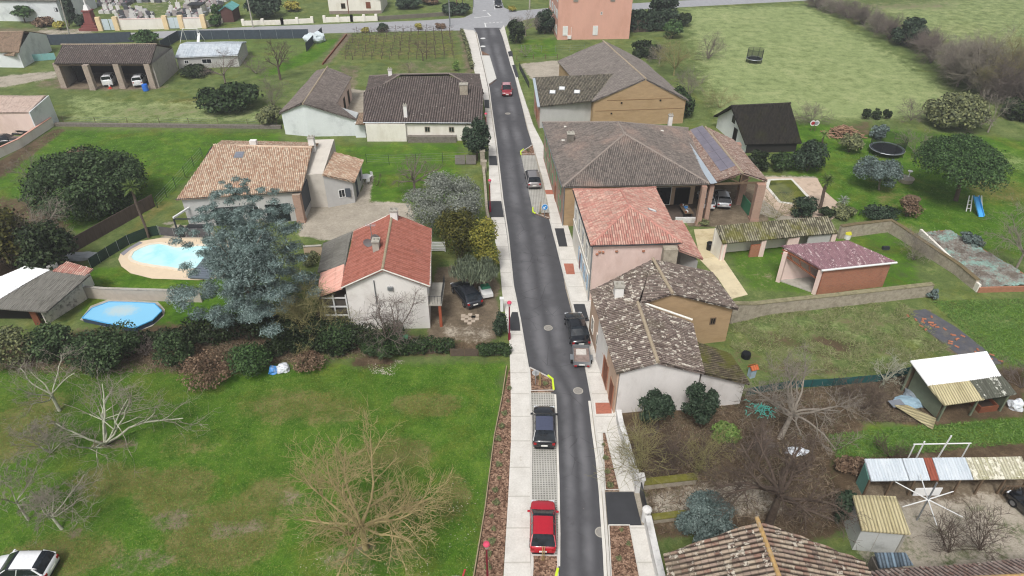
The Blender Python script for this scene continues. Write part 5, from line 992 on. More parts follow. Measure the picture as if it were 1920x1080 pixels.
fence('wire_fence', 'thin wire fence along the rubble wall at the edge of the meadow', [(120, 231), (300, 233), (520, 236)], 1.1, None, M_WOOD, 4.5, panel=False, wires=3)
fence('windbreak_fence', 'dark grey windbreak fence by the cross road, behind the swing', [(304, 95), (320, 85), (337, 75), (430, 74), (580, 72)], 2.0, M_DMESH, M_STEEL, 3.5)
fence('windbreak_fence', 'dark windbreak fence running down beside the grass track', [(605, 66), (590, 80), (575, 97)], 1.7, M_DMESH, M_DKMETAL, 2.5)
fence('windbreak_fence', 'dark grey windbreak fence behind the cart barn', [(90, 85), (130, 84), (250, 79)], 2.2, M_DMESH, M_DKMETAL, 3.5)
fence('turquoise_fence', 'pale turquoise sheet fence beside the cart barn', [(57, 116), (106, 112)], 1.4, mat('turquoise_sheet2', '7fb0b0', .6), M_STEEL, 2)
fence('netting_fence', 'dark teal netting fence across the scrub garden', [(1400, 742), (1480, 728), (1560, 724), (1650, 716), (1708, 700)], .9, M_TEAL, M_DKMETAL, 2.2)
fence('picket_fence', 'dark metal railing along the pale gravel forecourt by the street', [(974, 130), (982, 146), (992, 166)], 1.2, None, M_DKMETAL, .45, panel=False, wires=2)
fence('wire_fence', 'post and wire fence round the grass below the salmon house', [(978, 97), (1015, 98), (1095, 96)], 1.3, None, M_STEEL, 3, panel=False, wires=3)
fence('rail_fence', 'low wooden rail fence in front of the salmon house grass', [(969, 113), (1000, 111), (1045, 110)], .9, None, M_WOOD, 2.5, panel=False, wires=2, pr=.06)
fence('garden_edge', 'orange-brown timber edging along the left side of the vineyard', [(650, 66), (605, 122)], .35, M_BROWNWOOD, M_BROWNWOOD, 4, th=.15, gap=0)
fence('roadside_fence', 'dark low fence beside the grey hedge bank across the junction', [(708, 38), (790, 33), (870, 27)], .9, mat('dark_stone_bank', '6f6a60', .9), M_WOOD, 4, th=.3, gap=0)
fence('lawn_edge_fence', 'low timber edging board between the big lawn and the mulched strip', [(884, 1110), (909, 960), (927, 820), (942, 745), (950, 690)], .32, mat('timber_board', '9a8a70', .85, .2, 3), M_WOOD, 2.5, th=.07, gap=0)
fence('board_fence', 'brown board fence closing the gap in the hedge below the parking yard', [(845, 668), (897, 668)], .9, mat('dark_board', '5d5046', .9, .2, 4), M_WOOD, 1.2, th=.05)
# cemetery front, crosses, graves
cw = thing('cemetery_wall', 'cream cemetery front wall with peach gate pillars and pale blue metal gates', 'wall', (-80, 160, 0))
M_PEACH = mat('peach_render', 'e0c9a0', .9, .06); M_PBLUE = mat('pale_blue_gate', 'c3d0d6', .6, .05)
for a0, a1 in ((226, 310), (347, 381)): p, q = G(a0, 56-(a0-226)*.02), G(a1, 56-(a1-226)*.022); mb = MB(); mb.strip([p, q], .4, -.1, 2.2); build('wall_panel', mb, M_CREAM, cw); mb = MB(); mb.strip([p, q], .5, 2.2, 2.32); build('coping', mb, M_PINK, cw)
for x0 in (190.5, 222, 314, 343, 384.5): p = G(x0, 57.5-(x0-190)*.025); mb = MB(); mb.box((p.x, p.y, 1.4), (1.0, .8, 2.9)); build('pillar', mb, M_PEACH, cw)
for x0, x1 in ((196, 208), (209.5, 218), (319, 330), (330.5, 341)): p, q = G(x0, 57.5-(x0-190)*.025), G(x1, 57.5-(x1-190)*.025); mb = MB(); mb.strip([p, q], .08, .1, 2.4); build('gate_leaf', mb, M_PBLUE, cw)
def crenel(label, pts, h):
    pts = g2(pts); r = thing('crenellated_wall', label, 'wall', (pts[0].x, pts[0].y, 0)); mb = MB(); mb.strip(pts, .35, -.1, h); build('wall_panel', mb, M_CREAM, r)
    for a, b in zip(pts, pts[1:]):
        n = max(1, round((b-a).length/3.6))
        for k in range(n+1): p = a.lerp(b, k/n); mb = MB(); mb.box((p.x, p.y, h/2+.2), (.6, .55, h+.4)); build('pier', mb, M_CREAM, r)
crenel('low cream wall with stubby piers curving up from the cemetery to the hut drive', [(391, 50), (412, 46), (430, 34)], .9)
crenel('low cream wall with stubby piers along the road between the drive and the cottage gate', [(457, 48), (530, 46), (586, 43)], 1.0)
crenel('low cream wall with stubby piers in front of the cream cottage', [(609, 42), (660, 40.5), (706, 39)], 1.1)
rg = random.Random(4)
GMATS = [mat('grave_grey', '9c9ea1', .5, .1, 3), mat('grave_dark', '55575c', .3, .1, 3), mat('grave_pale', 'c9c8c4', .7, .08, 3), mat('grave_pinkish', 'a39b9a', .5, .1, 3)]
GL = ['grey granite tomb with an upright headstone in the walled cemetery', 'dark polished tomb with an upright headstone in the walled cemetery', 'pale stone tomb with an upright headstone in the walled cemetery', 'pinkish stone tomb with an upright headstone in the walled cemetery']
gp = []
for k in range(4):
    t = thing('grave', GL[k], 'grave', (0, 0, 0), 0, 'tombs in the walled cemetery'); mb = MB(); mb.box((0, -.2, .25), (1.1, 2.0, .6)); mb.box((0, -.2, .58), (1.0, 1.85, .08)); build('slab', mb, GMATS[k], t, local=True)
    mb = MB(); mb.box((0, .95, .75), (1.0, .18, 1.5), 0, .9)
    if k == 2: mb.box((0, .95, 1.9), (.14, .14, .9)); mb.box((0, .95, 2.05), (.6, .14, .14))
    build('headstone', mb, GMATS[(k+2) % 4 if k == 0 else k], t, local=True)
    mb = MB(); mb.lathe((.25, -.6, .62), [(.12, 0), (.2, .2), (.16, .3)], 7); build('flower_pot', mb, mat('pot_flowers', ['94707a', 'b8ac7c', '6d7f4a', 'd8d8d0'][k], .8), t, local=True); gp.append(t)
n = 0
for row, (y, x0, x1) in enumerate(((50, 235, 385), (43, 232, 375), (36, 225, 378), (30, 205, 290), (29, 305, 392), (23, 195, 272), (22, 320, 405), (16, 192, 285), (15, 340, 418), (9, 190, 300), (8, 345, 420), (3, 190, 310), (2, 360, 425))):
    x = x0
    while x < x1:
        if not (rg.random() < .18 or (280 < x+ (30-y)*1.2 < 312 and y > 8)):
            k = rg.randrange(4); p = G(x, y+rg.uniform(-.6, .6)); src = gp[k]
            if src.location.length < .1: src.location = p; src.rotation_euler.z = rg.uniform(-.1, .1)
            else: dup(src, p, rg.uniform(-.1, .1)+(math.pi if rg.random() < .4 else 0), rg.uniform(.85, 1.25))
            n += 1
        x += rg.uniform(9, 15)
p = G(370, 28); t = thing('family_tomb', 'dark open-fronted family tomb with a slab roof by the cemetery wall', 'tomb', (p.x, p.y, 0)); mb = MB()
for s_ in (-1, 1): mb.box((p.x+s_*1.3, p.y+1, 1.1), (.3, 2.2, 2.2))
mb.box((p.x, p.y+2, 1.1), (2.4, .2, 2.2)); build('wall', mb, M_CREAM, t); mb = MB(); mb.box((p.x, p.y+.9, 2.3), (3.4, 2.8, .2)); build('roof', mb, M_DKMETAL, t); mb = MB(); mb.box((p.x, p.y+.3, .7), (1.8, .5, 1.3)); build('altar', mb, GMATS[1], t)
p = G(171, 56); t = thing('wayside_cross', 'white crucifix on a stepped dark red pedestal at the cemetery corner', 'wayside cross', (p.x, p.y+1.0, 0)); R_ = mat('oxblood_paint', '7d4844', .7, .1)
mb = MB(); 
for k, (w_, z) in enumerate(((4.2, .25), (3.2, .75), (2.4, 1.2))): mb.box((0, 0, z), (w_, w_, .5))
build('steps', mb, R_, t, local=True); mb = MB(); mb.box((0, 0, 2.6), (1.9, 1.9, 2.4), 0, .8); mb.box((0, 0, 3.9), (1.9, 1.9, .25)); build('pedestal', mb, R_, t, local=True)
mb = MB(); mb.box((0, 0, 4.5), (1.3, 1.3, 1.1), 0, .45); mb.box((0, 0, 6.6), (.28, .28, 3.4)); mb.box((0, 0, 7.5), (1.8, .26, .28)); mb.tube((0, -.2, 6.4), (0, -.2, 7.4), .16, .12, 6); build('cross', mb, M_WHITE, t, local=True)
# ---------------------------------------------------------------- pools
def water_mat(name, c1, c2, rough=.06):
    a = N(name); p = a.wpos(); m = a.done(a.ramp(a.noise(p, .45, 3, .5, .6), [(.35, lin(c1)), (.62, lin(c2))]), rough, 0, .5); return m
flat('pool_terrace', [[(222, 487), (226, 476), (240, 466), (262, 453), (300, 447), (395, 448), (430, 452), (430, 520), (372, 526), (340, 525), (285, 523), (245, 513), (228, 500)]], .05, mat('cream_terrace', 'd9c6ab', .85, .06, 1))
PW = [(243, 484), (249, 473), (262, 466), (280, 459), (300, 457), (318, 460), (332, 464), (350, 463), (375, 461), (400, 460), (420, 462), (425, 480), (410, 496), (385, 503), (360, 507), (335, 507), (315, 503), (290, 500), (262, 495), (248, 490)]
mb = MB(); pts = g2(PW); mb.strip(pts+[pts[0]], .35, .0, .12); structure('pool_edge', mb, mat('pool_coping', 'e2d6c2', .8, .05))
flat('pool_water', [PW], .075, water_mat('turquoise_water', 'a8e6ea', 'cdf2f4'))
flat('pool_terrace', [[(226, 476), (240, 466), (262, 453), (268, 456), (246, 468), (232, 480)]], .06, mat('grey_terrace_tiles', '8c8a92', .8, .15, 3))
t = thing('slatted_pool_cover', 'blue-grey slatted cover lying over the end of the turquoise pool, under the cedar', 'pool cover', G(385, 500)); mb = MB(); c0, c1, c2, c3 = [G(x, y, .35) for x, y in ((352, 520), (392, 522), (425, 468), (400, 462))]
for k in range(14): a0, b0 = c0.lerp(c3, k/14), c1.lerp(c2, k/14); a1, b1 = c0.lerp(c3, (k+.82)/14), c1.lerp(c2, (k+.82)/14); mb.hexa([p-V((0, 0, .1)) for p in (a0, b0, b1, a1)], [a0, b0, b1, a1])
build('slats', mb, mat('slate_slats', '66707a', .6, .1, 2), t)
OCT = [(204, 566), (248, 567), (290, 569), (303, 583), (286, 600), (252, 615), (205, 607), (154, 596), (172, 578)]
flat('pool_surround', [[(150, 600), (170, 574), (204, 561), (296, 566), (309, 580), (308, 592), (285, 612), (255, 622), (200, 614)]], .02, M_CONC)
t = thing('covered_pool', 'raised octagonal wooden pool under a pale blue taut cover with a dirty centre', 'swimming pool', G(230, 590)); mb = MB(); mb.prism(g2(OCT, .5), 0, .42); build('pool_wall', mb, mat('navy_pool_wall', '39465c', .7, .1), t)
a = N('pool_cover'); mp = a.n('Mapping', {'Vector': a.n('TexCoord').outputs['Object'], 'Scale': (.42, .75, 1)}); ln_ = a.n('VectorMath', {0: mp.outputs[0]}, operation='LENGTH').outputs['Value']; f = a.math('ADD', ln_, a.math('MULTIPLY', a.math('SUBTRACT', a.noise(a.wpos(), 2.2, 5, .7), .5), .7)); col = a.ramp(f, [(.25, lin('bcc4c4')), (.62, lin('aec9d2')), (.95, lin('83c4e6'))])
m_ = a.done(col, .45, 0, .4); mb = MB(); mb.prism(g2(OCT, .5), .42, .5); build('cover', mb, m_, t); mb = MB(); q = g2(OCT, .5); mb.path([V((p.x, p.y, .5)) for p in q+[q[0]]], .06, 6); build('rim', mb, mat('blue_rim', '4f9fd0', .5), t)
flat('pool_terrace', [[(1430, 332), (1532, 334), (1545, 358), (1585, 392), (1560, 412), (1470, 405), (1428, 372)]], .03, mat('terrace_beige', 'c2ae9b', .9, .12, 1.5, stain='8f7c68', stain_amt=.5))
GP = [(1442, 338), (1484, 337), (1514, 369), (1500, 385), (1462, 380), (1438, 352)]
flat('pond_water', [GP], .07, water_mat('murky_green_water', '3d4622', '6f7434', .08)); mb = MB(); q = g2(GP); mb.strip(q+[q[0]], .4, 0, .12); structure('pond_edge', mb, M_PAVE)
slab('concrete_path', [[(1313, 487), (1352, 478), (1402, 552), (1372, 560), (1345, 520)]], .05, mat('cream_path', 'd3c6a6', .85, .08, 1, stain='a8977a', stain_amt=.5))
slab('concrete_path', [[(1301, 430), (1345, 428), (1352, 478), (1313, 487)]], .045, mat('cream_path2', 'c9bb98', .85, .1, 1, stain='a08a60', stain_amt=.5))
# ---------------------------------------------------------------- vehicles
M_TAIL = mat('tail_light', '9c1f22', .25, .05); M_HEAD = mat('head_light', 'd5dae0', .15, .05); M_PLATE = mat('number_plate', 'e4e4de', .5, .04); M_HUB = mat('wheel_rim', '8a8d92', .35, .1, 4, .7)
def loft(mb, secs, cap=True):
    n = len(secs[0]); b = len(mb.v); mb.v += [tuple(p) for s_ in secs for p in s_]
    for i in range(len(secs)-1):
        for k in range(n-1): mb.f.append((b+i*n+k, b+(i+1)*n+k, b+(i+1)*n+k+1, b+i*n+k+1))
    if cap: mb.f.append(tuple(b+k for k in range(n))); mb.f.append(tuple(b+(len(secs)-1)*n+k for k in range(n))[::-1])
def car(name, label, loc, rz, paint, L=4.1, W=1.76, H=1.48, kind='hatch', cat='car', group=None, roof_m=None, dark_back=False):
    t = thing(name, label, cat, loc, rz, group); hw = W/2; k = H/1.48; bz = .95*k
    tail = {'hatch': [(-.5, .38, .60, .82), (-.49, .30, .86, .93), (-.455, .24, .97, .98), (-.3, .2, .98, 1)], 'sedan': [(-.5, .40, .70, .80), (-.485, .30, .92, .92), (-.45, .24, .98, .97), (-.3, .2, .99, 1)], 'mpv': [(-.5, .38, .66, .86), (-.49, .28, .95, .95), (-.46, .24, 1.0, .99), (-.3, .2, 1.0, 1)], 'van': [(-.5, .38, .9, .93), (-.495, .28, 1.0, .98), (-.46, .24, 1.02, 1), (-.3, .2, 1.02, 1)]}[kind]
    front = [(0, .2, .97, 1), (.2, .2, .98, 1), (.3, .2, .93, .995), (.4, .22, .85, .97), (.46, .24, .76, .92), (.49, .3, .64, .82), (.5, .4, .56, .7)]
    mb = MB(); secs = []
    for y, zb, zt, ww in tail+front:
        w_ = hw*ww; zt *= k; y *= L
        half = [(w_*.88, zb), (w_*.985, zb+.12), (w_, zb+(zt-zb)*.55), (w_*.965, zt-.09), (w_*.86, zt-.015), (w_*.4, zt+.015)]
        secs.append([(x, y, z) for x, z in half]+[(-x, y, z) for x, z in half[::-1]])
    secs = [s_+[s_[0]] for s_ in secs]; loft(mb, secs); b = build('body', mb, paint, t, smooth=True, local=True)
    cab = {'hatch': [(-.468, .0), (-.405, .80), (-.33, .97), (-.16, 1.0), (.02, .98), (.075, .92), (.25, 0)], 'sedan': [(-.34, .0), (-.23, .86), (-.17, .97), (-.06, 1.0), (.04, .98), (.09, .92), (.255, 0)], 'mpv': [(-.485, .0), (-.45, .85), (-.39, .97), (-.2, 1.0), (.05, .98), (.12, .90), (.31, 0)], 'van': [(-.492, .0), (-.485, .93), (-.46, 1.0), (-.2, 1.0), (.05, .98), (.1, .92), (.27, 0)]}[kind]
    def sec(y, f, o=0.0, inn=1.0):
        z = bz+(H-bz)*f; wb, wt = hw*.93, hw*.93*(1-.17*max(f, .02))
        return [(wb, y*L, bz-.03), (wt+.0, y*L, z-.04*f+o), (wt*.9, y*L, z+o), (wt*.4, y*L, z+.02*f+o)]
    mb = MB(); secs = []
    for y, f in cab: h_ = sec(y, f); secs.append(h_+[(-x, yy, z) for x, yy, z in h_[::-1]])
    loft(mb, secs, False); build('windows', mb, M_GLASS, t, smooth=False, local=True)
    mb = MB(); secs = []
    for y, f in cab[2:-2] if kind != 'van' else cab[1:-2]:
        z = bz+(H-bz)*f; wt = hw*.93*(1-.17*f)
        half = [(wt+.012, z-.075), (wt*.93, z+.008), (wt*.4, z+.03)]; secs.append([(x, y*L, zz) for x, zz in half]+[(-x, y*L, zz) for x, zz in half[::-1]])
    loft(mb, secs, False); build('roof', mb, roof_m or paint, t, smooth=True, local=True)
    for s_ in (-1, 1):                                     # pillars
        mb = MB(); P_ = [(s_*(hw*.93*(1-.17*f)+.004), y*L, bz+(H-bz)*f-.03*f) for y, f in cab]
        mb.tube((s_*hw*.94, cab[-1][0]*L, bz-.02), P_[-2], .035, .03, 5); build('pillar', mb, paint, t, local=True); mb = MB(); mb.tube((s_*hw*.94, cab[0][0]*L, bz-.02), P_[2], .06, .05, 5); build('pillar', mb, paint, t, local=True)
        mb = MB(); mb.tube((s_*hw*.94, -.06*L, bz-.03), (P_[3][0], -.1*L, H-.07), .03, .03, 5); build('pillar', mb, paint, t, local=True)
        mb = MB(); mb.box((s_*(hw+.09), .2*L, bz+.03), (.2, .1, .13)); build('mirror', mb, paint, t, local=True)
        mb = MB(); mb.box((s_*hw*.78, -.488*L, .74*k), (.22, .1, .2)); build('tail_light', mb, M_TAIL, t, local=True)
        mb = MB(); mb.box((s_*hw*.7, .465*L, .66*k), (.34, .14, .13)); build('headlight', mb, M_HEAD, t, local=True)
        for y in (-.3, .31):
            mb = MB(); mb.tube((s_*(hw-.2), y*L, .31), (s_*(hw+.012), y*L, .31), .31, .31, 18); wl_ = build('wheel', mb, M_RUBBER, t, local=True)
            mb = MB(); mb.tube((s_*(hw-.1), y*L, .31), (s_*(hw+.02), y*L, .31), .2, .19, 12); build('rim', mb, M_HUB, wl_, local=True)
    for y, z in ((-.502, .58 if kind != 'sedan' else .66), (.502, .45)): mb = MB(); mb.box((0, y*L, z*k), (.5, .04, .12)); build('number_plate', mb, M_PLATE, t, local=True)
    mb = MB(); mb.box((0, -.5*L+.04, .36), (W*.8, .12, .12)); build('bumper_trim', mb, M_BLACK, t, local=True)
    if kind == 'hatch' and False: pass
    return t
def aim(a, b): p, q = G(*a), G(*b); return math.atan2(q.y-p.y, q.x-p.x)-math.pi/2
def at(px, py, z=.75): p = G(px, py, z); return V((p.x, p.y, .03))
hd = aim((1020, 1020), (1019, 800))
RED = paint_mat('red_car_paint', 'b3152a'); BLK = paint_mat('black_car_paint', '14171d'); SIL = paint_mat('silver_car_paint', '9a9696', .5, .3); DGR = paint_mat('dark_grey_car_paint', '3c4048', .5, .25); WHT = paint_mat('white_car_paint', 'e6e8ea'); PALEG = paint_mat('pale_silver_paint', 'c9ccd0', .3, .3)
car('parked_car', 'bright red hatchback parked at the near end of the paved bay', at(1018, 982), hd, RED, 4.0, 1.75, 1.45)
c_ = car('parked_car', 'black compact crossover with a grey roof in the paved bay', at(1020.5, 796), hd, BLK, 4.15, 1.8, 1.55, roof_m=paint_mat('blue_grey_roof', '5a6078', .4, .2))
mb = MB()
for s_ in (-1, 1): mb.tube((s_*.6, -1.3, 1.6), (s_*.6, .3, 1.6), .025, .025, 5)
build('roof_rail', mb, M_STEEL, c_, local=True) if False else None
car('parked_car', 'black saloon at the right kerb, hitched to a grey trailer', at(1082, 613), aim((1090, 640), (1075, 585)), BLK, 4.75, 1.82, 1.43, 'sedan')
car('parked_car', 'silver people carrier parked in the layby opposite the long lawn', at(999, 333), aim((1001, 345), (993, 310)), SIL, 4.4, 1.8, 1.62, 'mpv')
car('moving_car', 'red car with a pale glinting roof driving down the upper street', at(950, 167), aim((946, 140), (950, 172)), paint_mat('dark_red_car_paint', '8f1f2c'), 4.0, 1.75, 1.47, roof_m=paint_mat('glint_pink_roof', 'c98f96'))  # roof paint paled to stand in for a glint of sky
car('parked_car', 'dark car parked at the top of the street beyond the junction', at(934, 6), math.pi+aim((934, 20), (930, 0)), BLK, 4.1, 1.75, 1.5)
car('parked_car', 'dark grey estate car in the yard under the weeping conifer', at(874, 547), aim((886, 562), (860, 530)), DGR, 4.4, 1.8, 1.46)
car('parked_car', 'white hatchback cut off by the lower left corner', at(38, 1062), math.pi/2+.02, WHT, 4.0, 1.72, 1.45)
car('parked_car', 'pale silver car parked under the open barn roof', at(1354, 369), aim((1356, 380), (1346, 345)), PALEG, 4.2, 1.75, 1.45)
car('parked_car', 'white car half hidden behind the double brick pillars of the open barn', at(1324, 372), aim((1327, 385), (1318, 355)), WHT, 4.1, 1.72, 1.45)
car('parked_van', 'white van with twin rear windows in the middle bay of the cart barn', at(206, 149), 0.25, WHT, 4.2, 1.75, 1.9, 'van', 'van')
car('parked_van', 'white van with twin rear windows in the right bay of the cart barn', at(262, 150), 0.25, WHT, 4.0, 1.7, 1.8, 'van', 'van')
car('parked_car', 'black car nosing out behind the pink-coped wall at the left edge', at(8, 262), -1.3, BLK, 4.2, 1.75, 1.45)
car('parked_car', 'black car cut off at the right edge of the gravel yard', at(1952, 958), .3, BLK, 4.1, 1.75, 1.45)
t = thing('box_trailer', 'grey galvanised box trailer with an open rusty bed behind the black saloon', 'trailer', at(1090, 668, .6), aim((1092, 690), (1089, 650))); mb = MB()
for s_ in (-1, 1): mb.box((s_*.72, 0, .72), (.05, 2.3, .4))
for s_ in (-1, 1): mb.box((0, s_*1.15, .72), (1.44, .05, .4))
build('side_panel', mb, M_STEEL, t, local=True); mb = MB(); mb.box((0, 0, .52), (1.4, 2.25, .06)); build('bed', mb, mat('rusty_bed', '8f7f78', .8, .25, 4, stain='5a4038'), t, local=True)
mb = MB(); mb.box((0, .5, .62), (.9, .7, .12)); build('load', mb, mat('pale_rubble', 'c9c4bd', .9, .2, 6), t, local=True)
for s_ in (-1, 1):
    mb = MB(); mb.tube((s_*.75, -.2, .3), (s_*.93, -.2, .3), .3, .3, 14); wl_ = build('wheel', mb, M_RUBBER, t, local=True); mb = MB(); mb.tube((s_*.9, -.2, .3), (s_*.94, -.2, .3), .17, .17, 10); build('rim', mb, M_HUB, wl_, local=True)
    mb = MB(); mb.box((s_*.86, -.2, .64), (.26, .7, .04)); build('mudguard', mb, M_STEEL, t, local=True); mb = MB(); mb.box((s_*.55, -1.2, .48), (.22, .05, .12)); build('tail_light', mb, M_TAIL, t, local=True)
mb = MB(); mb.tube((-.5, 1.15, .45), (0, 2.2, .45), .04); mb.tube((.5, 1.15, .45), (0, 2.2, .45), .04); mb.tube((0, 2.2, .45), (0, 2.5, .45), .05); build('drawbar', mb, M_STEEL, t, local=True); mb = MB(); mb.box((0, -1.18, .6), (.5, .02, .12)); build('number_plate', mb, M_PLATE, t, local=True)
t = thing('small_trailer', 'little white trailer with a green tarpaulin beside the dark grey estate car', 'trailer', at(911, 547, .5), .3); mb = MB(); mb.box((0, 0, .5), (1.1, 1.6, .4)); build('body', mb, M_WHITE, t, local=True); mb = MB(); mb.box((.1, .5, .8), (1.0, .8, .25), 0, .7); build('tarpaulin', mb, mat('green_tarp', '2f7a5c', .6, .1), t, local=True)
for s_ in (-1, 1): mb = MB(); mb.tube((s_*.55, 0, .25), (s_*.7, 0, .25), .25, .25, 12); build('wheel', mb, M_RUBBER, t, local=True)
# ---------------------------------------------------------------- street furniture and poles
def lamp(px, py, label, h=4.3):
    p = G(px, py, h); t = thing('street_lamp', label, 'street lamp', (p.x, p.y, 0), 0, 'red street lamps along the pavement'); mr = mat('dark_red_pole', '7a1f33', .4, .08)
    mb = MB(); mb.lathe((0, 0, 0), [(.12, 0), (.12, .8), (.07, .9), (.06, h-.45), (.08, h-.4)], 10); build('pole', mb, mr, t, local=True)
    mb = MB(); mb.lathe((0, 0, h-.45), [(.07, 0), (.1, .08), (.19, .36), (.18, .4)], 12); build('lantern', mb, mat('frosted_lantern', 'c7b9b8', .3), t, local=True)
    mb = MB(); mb.lathe((0, 0, h-.08), [(.2, 0), (.22, .06), (.17, .16), (.05, .2)], 12); build('cap', mb, mat('pinkish_red_cap', 'd0506a', .4, .06), t, local=True)
lamp(912, 1020, 'red street lamp in the mulch strip nearest the camera'); lamp(955, 567, 'red street lamp on the pavement by the parking yard'); lamp(918, 338, 'red street lamp beside the pavement near the olive tree'); lamp(911, 213, 'red street lamp beside the grey hipped house')
def pole(px, py, h, label, m=None, r=.16, arm=False, tilt=(0, 0)):
    p = G(px, py); t = thing('utility_pole', label, 'utility pole', (p.x, p.y, 0)); mb = MB(); mb.tube((0, 0, -.2), (tilt[0], tilt[1], h), r, r*.65, 8); build('shaft', mb, m or M_CONC, t, local=True)
    if arm: mb = MB(); mb.tube((tilt[0], tilt[1], h-.6), (tilt[0]-1.4, tilt[1], h-.3), .05); mb.box((tilt[0]-1.5, tilt[1], h-.3), (.6, .25, .12)); build('lamp_arm', mb, M_STEEL, t, local=True)
    return t
pole(475, 52, 9, 'grey concrete utility pole by the cream wall near the drive'); pole(132, 73, 8.5, 'grey concrete utility pole at the roadside below the white chapel building', arm=True, tilt=(.9, 0)); pole(844, 50, 9, 'pale metal utility pole at the corner of the vineyard by the junction', M_STEEL)
pole(868, 28, 6, 'thin dark pole among the shrubs beyond the junction', M_DKMETAL, .08); pole(857, 26, 7, 'wooden pole in the shrubs left of the upper street', M_WOOD, .12); pole(888, 14, 7, 'pale thin pole on the left verge of the upper street', M_STEEL, .1)
pole(993, 16, 5, 'pale concrete post beside the grass right of the junction', M_CONC, .2)
p = G(1021, 408); t = thing('keep_left_sign', 'round blue road sign with a white arrow on the mulched island', 'road sign', (p.x, p.y, 0)); mb = MB(); mb.tube((0, 0, 0), (0, 0, 1.75), .035); build('post', mb, M_STEEL, t, local=True)
tl = math.radians(12); 
def disc(r_, off, m, nm, zc=1.45):
    mb = MB(); n_ = V((0, -math.cos(tl), math.sin(tl))); u_ = V((1, 0, 0)); v_ = n_.cross(u_); c = V((0, -.06, zc))+n_*off; mb.tube(c, c+n_*.02, r_, r_, 24); return build(nm, mb, m, t, local=True)
disc(.36, -.02, M_WHITE, 'rim'); disc(.33, .003, mat('sign_blue', '1f7fc4', .4, .04), 'face')
n_ = V((0, -math.cos(tl), math.sin(tl))); v_ = V((0, math.sin(tl), math.cos(tl))); c = V((0, -.06, 1.45))+n_*.03
def q2(x, y): return c+V((1, 0, 0))*x+v_*y
mb = MB(); d_ = .7071
for poly in ([(.17, .11), (.11, .17), (-.13, -.07), (-.07, -.13)], [(-.19, -.19), (.05, -.19), (.05, -.12), (-.12, -.12)], [(-.19, -.19), (-.12, -.19), (-.12, .05), (-.19, .05)]):
    P_ = [q2(*a_) for a_ in poly]; mb.hexa([a_ for a_ in P_], [a_+n_*.01 for a_ in P_])
build('arrow', mb, M_WHITE, t, local=True)
p = G(1004, 722); t = thing('round_sign', 'round grey sign seen from behind on a post in the mulched traffic island', 'road sign', (p.x, p.y+.0, 0)); mb = MB(); mb.tube((0, 0, 0), (0, 0, 1.6), .035); build('post', mb, M_STEEL, t, local=True); mb = MB(); mb.tube((0, .04, 1.35), (0, .06, 1.35), .32, .32, 22); build('sign_back', mb, mat('sign_grey', 'b4b6b8', .4, .05), t, local=True)
mb = MB(); mb.box((0, .03, 1.35), (.5, .015, .05)); build('bracket', mb, M_STEEL, t, local=True)
for i, (px, py, l) in enumerate(((1012, 724, 'thin wooden tree stake in the mulched island beside the grey sign back'), (1018, 1052, 'thin wooden tree stake in the mulched bed behind the red hatchback'), (1013, 400, 'thin wooden stake beside the round blue sign'))):
    p = G(px, py); t = thing('tree_stake', l, 'stake', (p.x, p.y, .05)); mb = MB(); mb.tube((-.06, 0, 0), (-.06, 0, 1.5), .03, .025, 6); mb.tube((.06, 0, 0), (.06, 0, 1.5), .03, .025, 6); build('stake', mb, mat('pale_stake', 'b59a6a', .8, .1), t, local=True); mb = MB(); mb.tube((0, 0, 0), (.02, 0, 1.7), .012, .006, 5); build('sapling', mb, M_WOOD, t, local=True)
def marker(px, py, label, pts):
    pts = g2(pts); t = thing('kerb_marker', label, 'kerb marker', (pts[0].x, pts[0].y, 0)); mb = MB(); mb.strip(pts, .16, .1, .2); build('strip', mb, M_YEL, t)
marker(0, 0, 'yellow-green painted kerb tip at the near mulched island', [(1027, 706), (1036, 713), (1038, 733)]); marker(0, 0, 'yellow-green painted kerb tip behind the red hatchback', [(1046, 1068), (1042, 1085), (1040, 1095)]); marker(0, 0, 'yellow-green painted kerb tip at the top of the layby', [(982, 281), (976, 286), (977, 292)]); marker(0, 0, 'yellow-green painted kerb tip by the blue arrow sign', [(999, 391), (999, 399), (1004, 402)])
# ---------------------------------------------------------------- garden things
def trampoline(name, label, px, py, r, h, net, open_=False):
    p = G(px, py); t = thing(name, label, 'trampoline', (p.x, p.y, 0)); mb = MB(); mb.lathe((0, 0, h-.04), [(r*.86, 0), (r*.86, .03)], 24); build('mat', mb, M_BLACK, t, local=True)
    mb = MB(); [mb.tube((r*math.cos(a_*math.pi/12), r*math.sin(a_*math.pi/12), h), (r*math.cos((a_+1)*math.pi/12), r*math.sin((a_+1)*math.pi/12), h), .06, .06, 5) for a_ in range(24)]; build('frame_ring', mb, M_STEEL, t, local=True)
    mb = MB(); vs = []
    for rr in (r*.86, r): vs += [(rr*math.cos(a_*math.pi/12), rr*math.sin(a_*math.pi/12), h+.03) for a_ in range(24)]
    mb.raw(vs, [(a_, (a_+1) % 24, 24+(a_+1) % 24, 24+a_) for a_ in range(24)]); build('edge_pad', mb, mat('grey_pad', '5d666b', .6, .08), t, local=True)
    for k in range(8):
        a_ = k*math.pi/4; x, y = r*math.cos(a_), r*math.sin(a_); mb = MB(); mb.tube((x, y, 0), (x, y, h+(net if not open_ else net)), .03, .03, 6); build('leg', mb, M_DKMETAL, t, local=True)
    mb = MB(); mb.raw([((r-.02)*math.cos(a_*math.pi/12), (r-.02)*math.sin(a_*math.pi/12), z) for z in (h+.05, h+net) for a_ in range(24)], [(a_, (a_+1) % 24, 24+(a_+1) % 24, 24+a_) for a_ in range(24)]); build('safety_net', mb, mesh_m('fine_net', '23282a', .4), t, local=True)
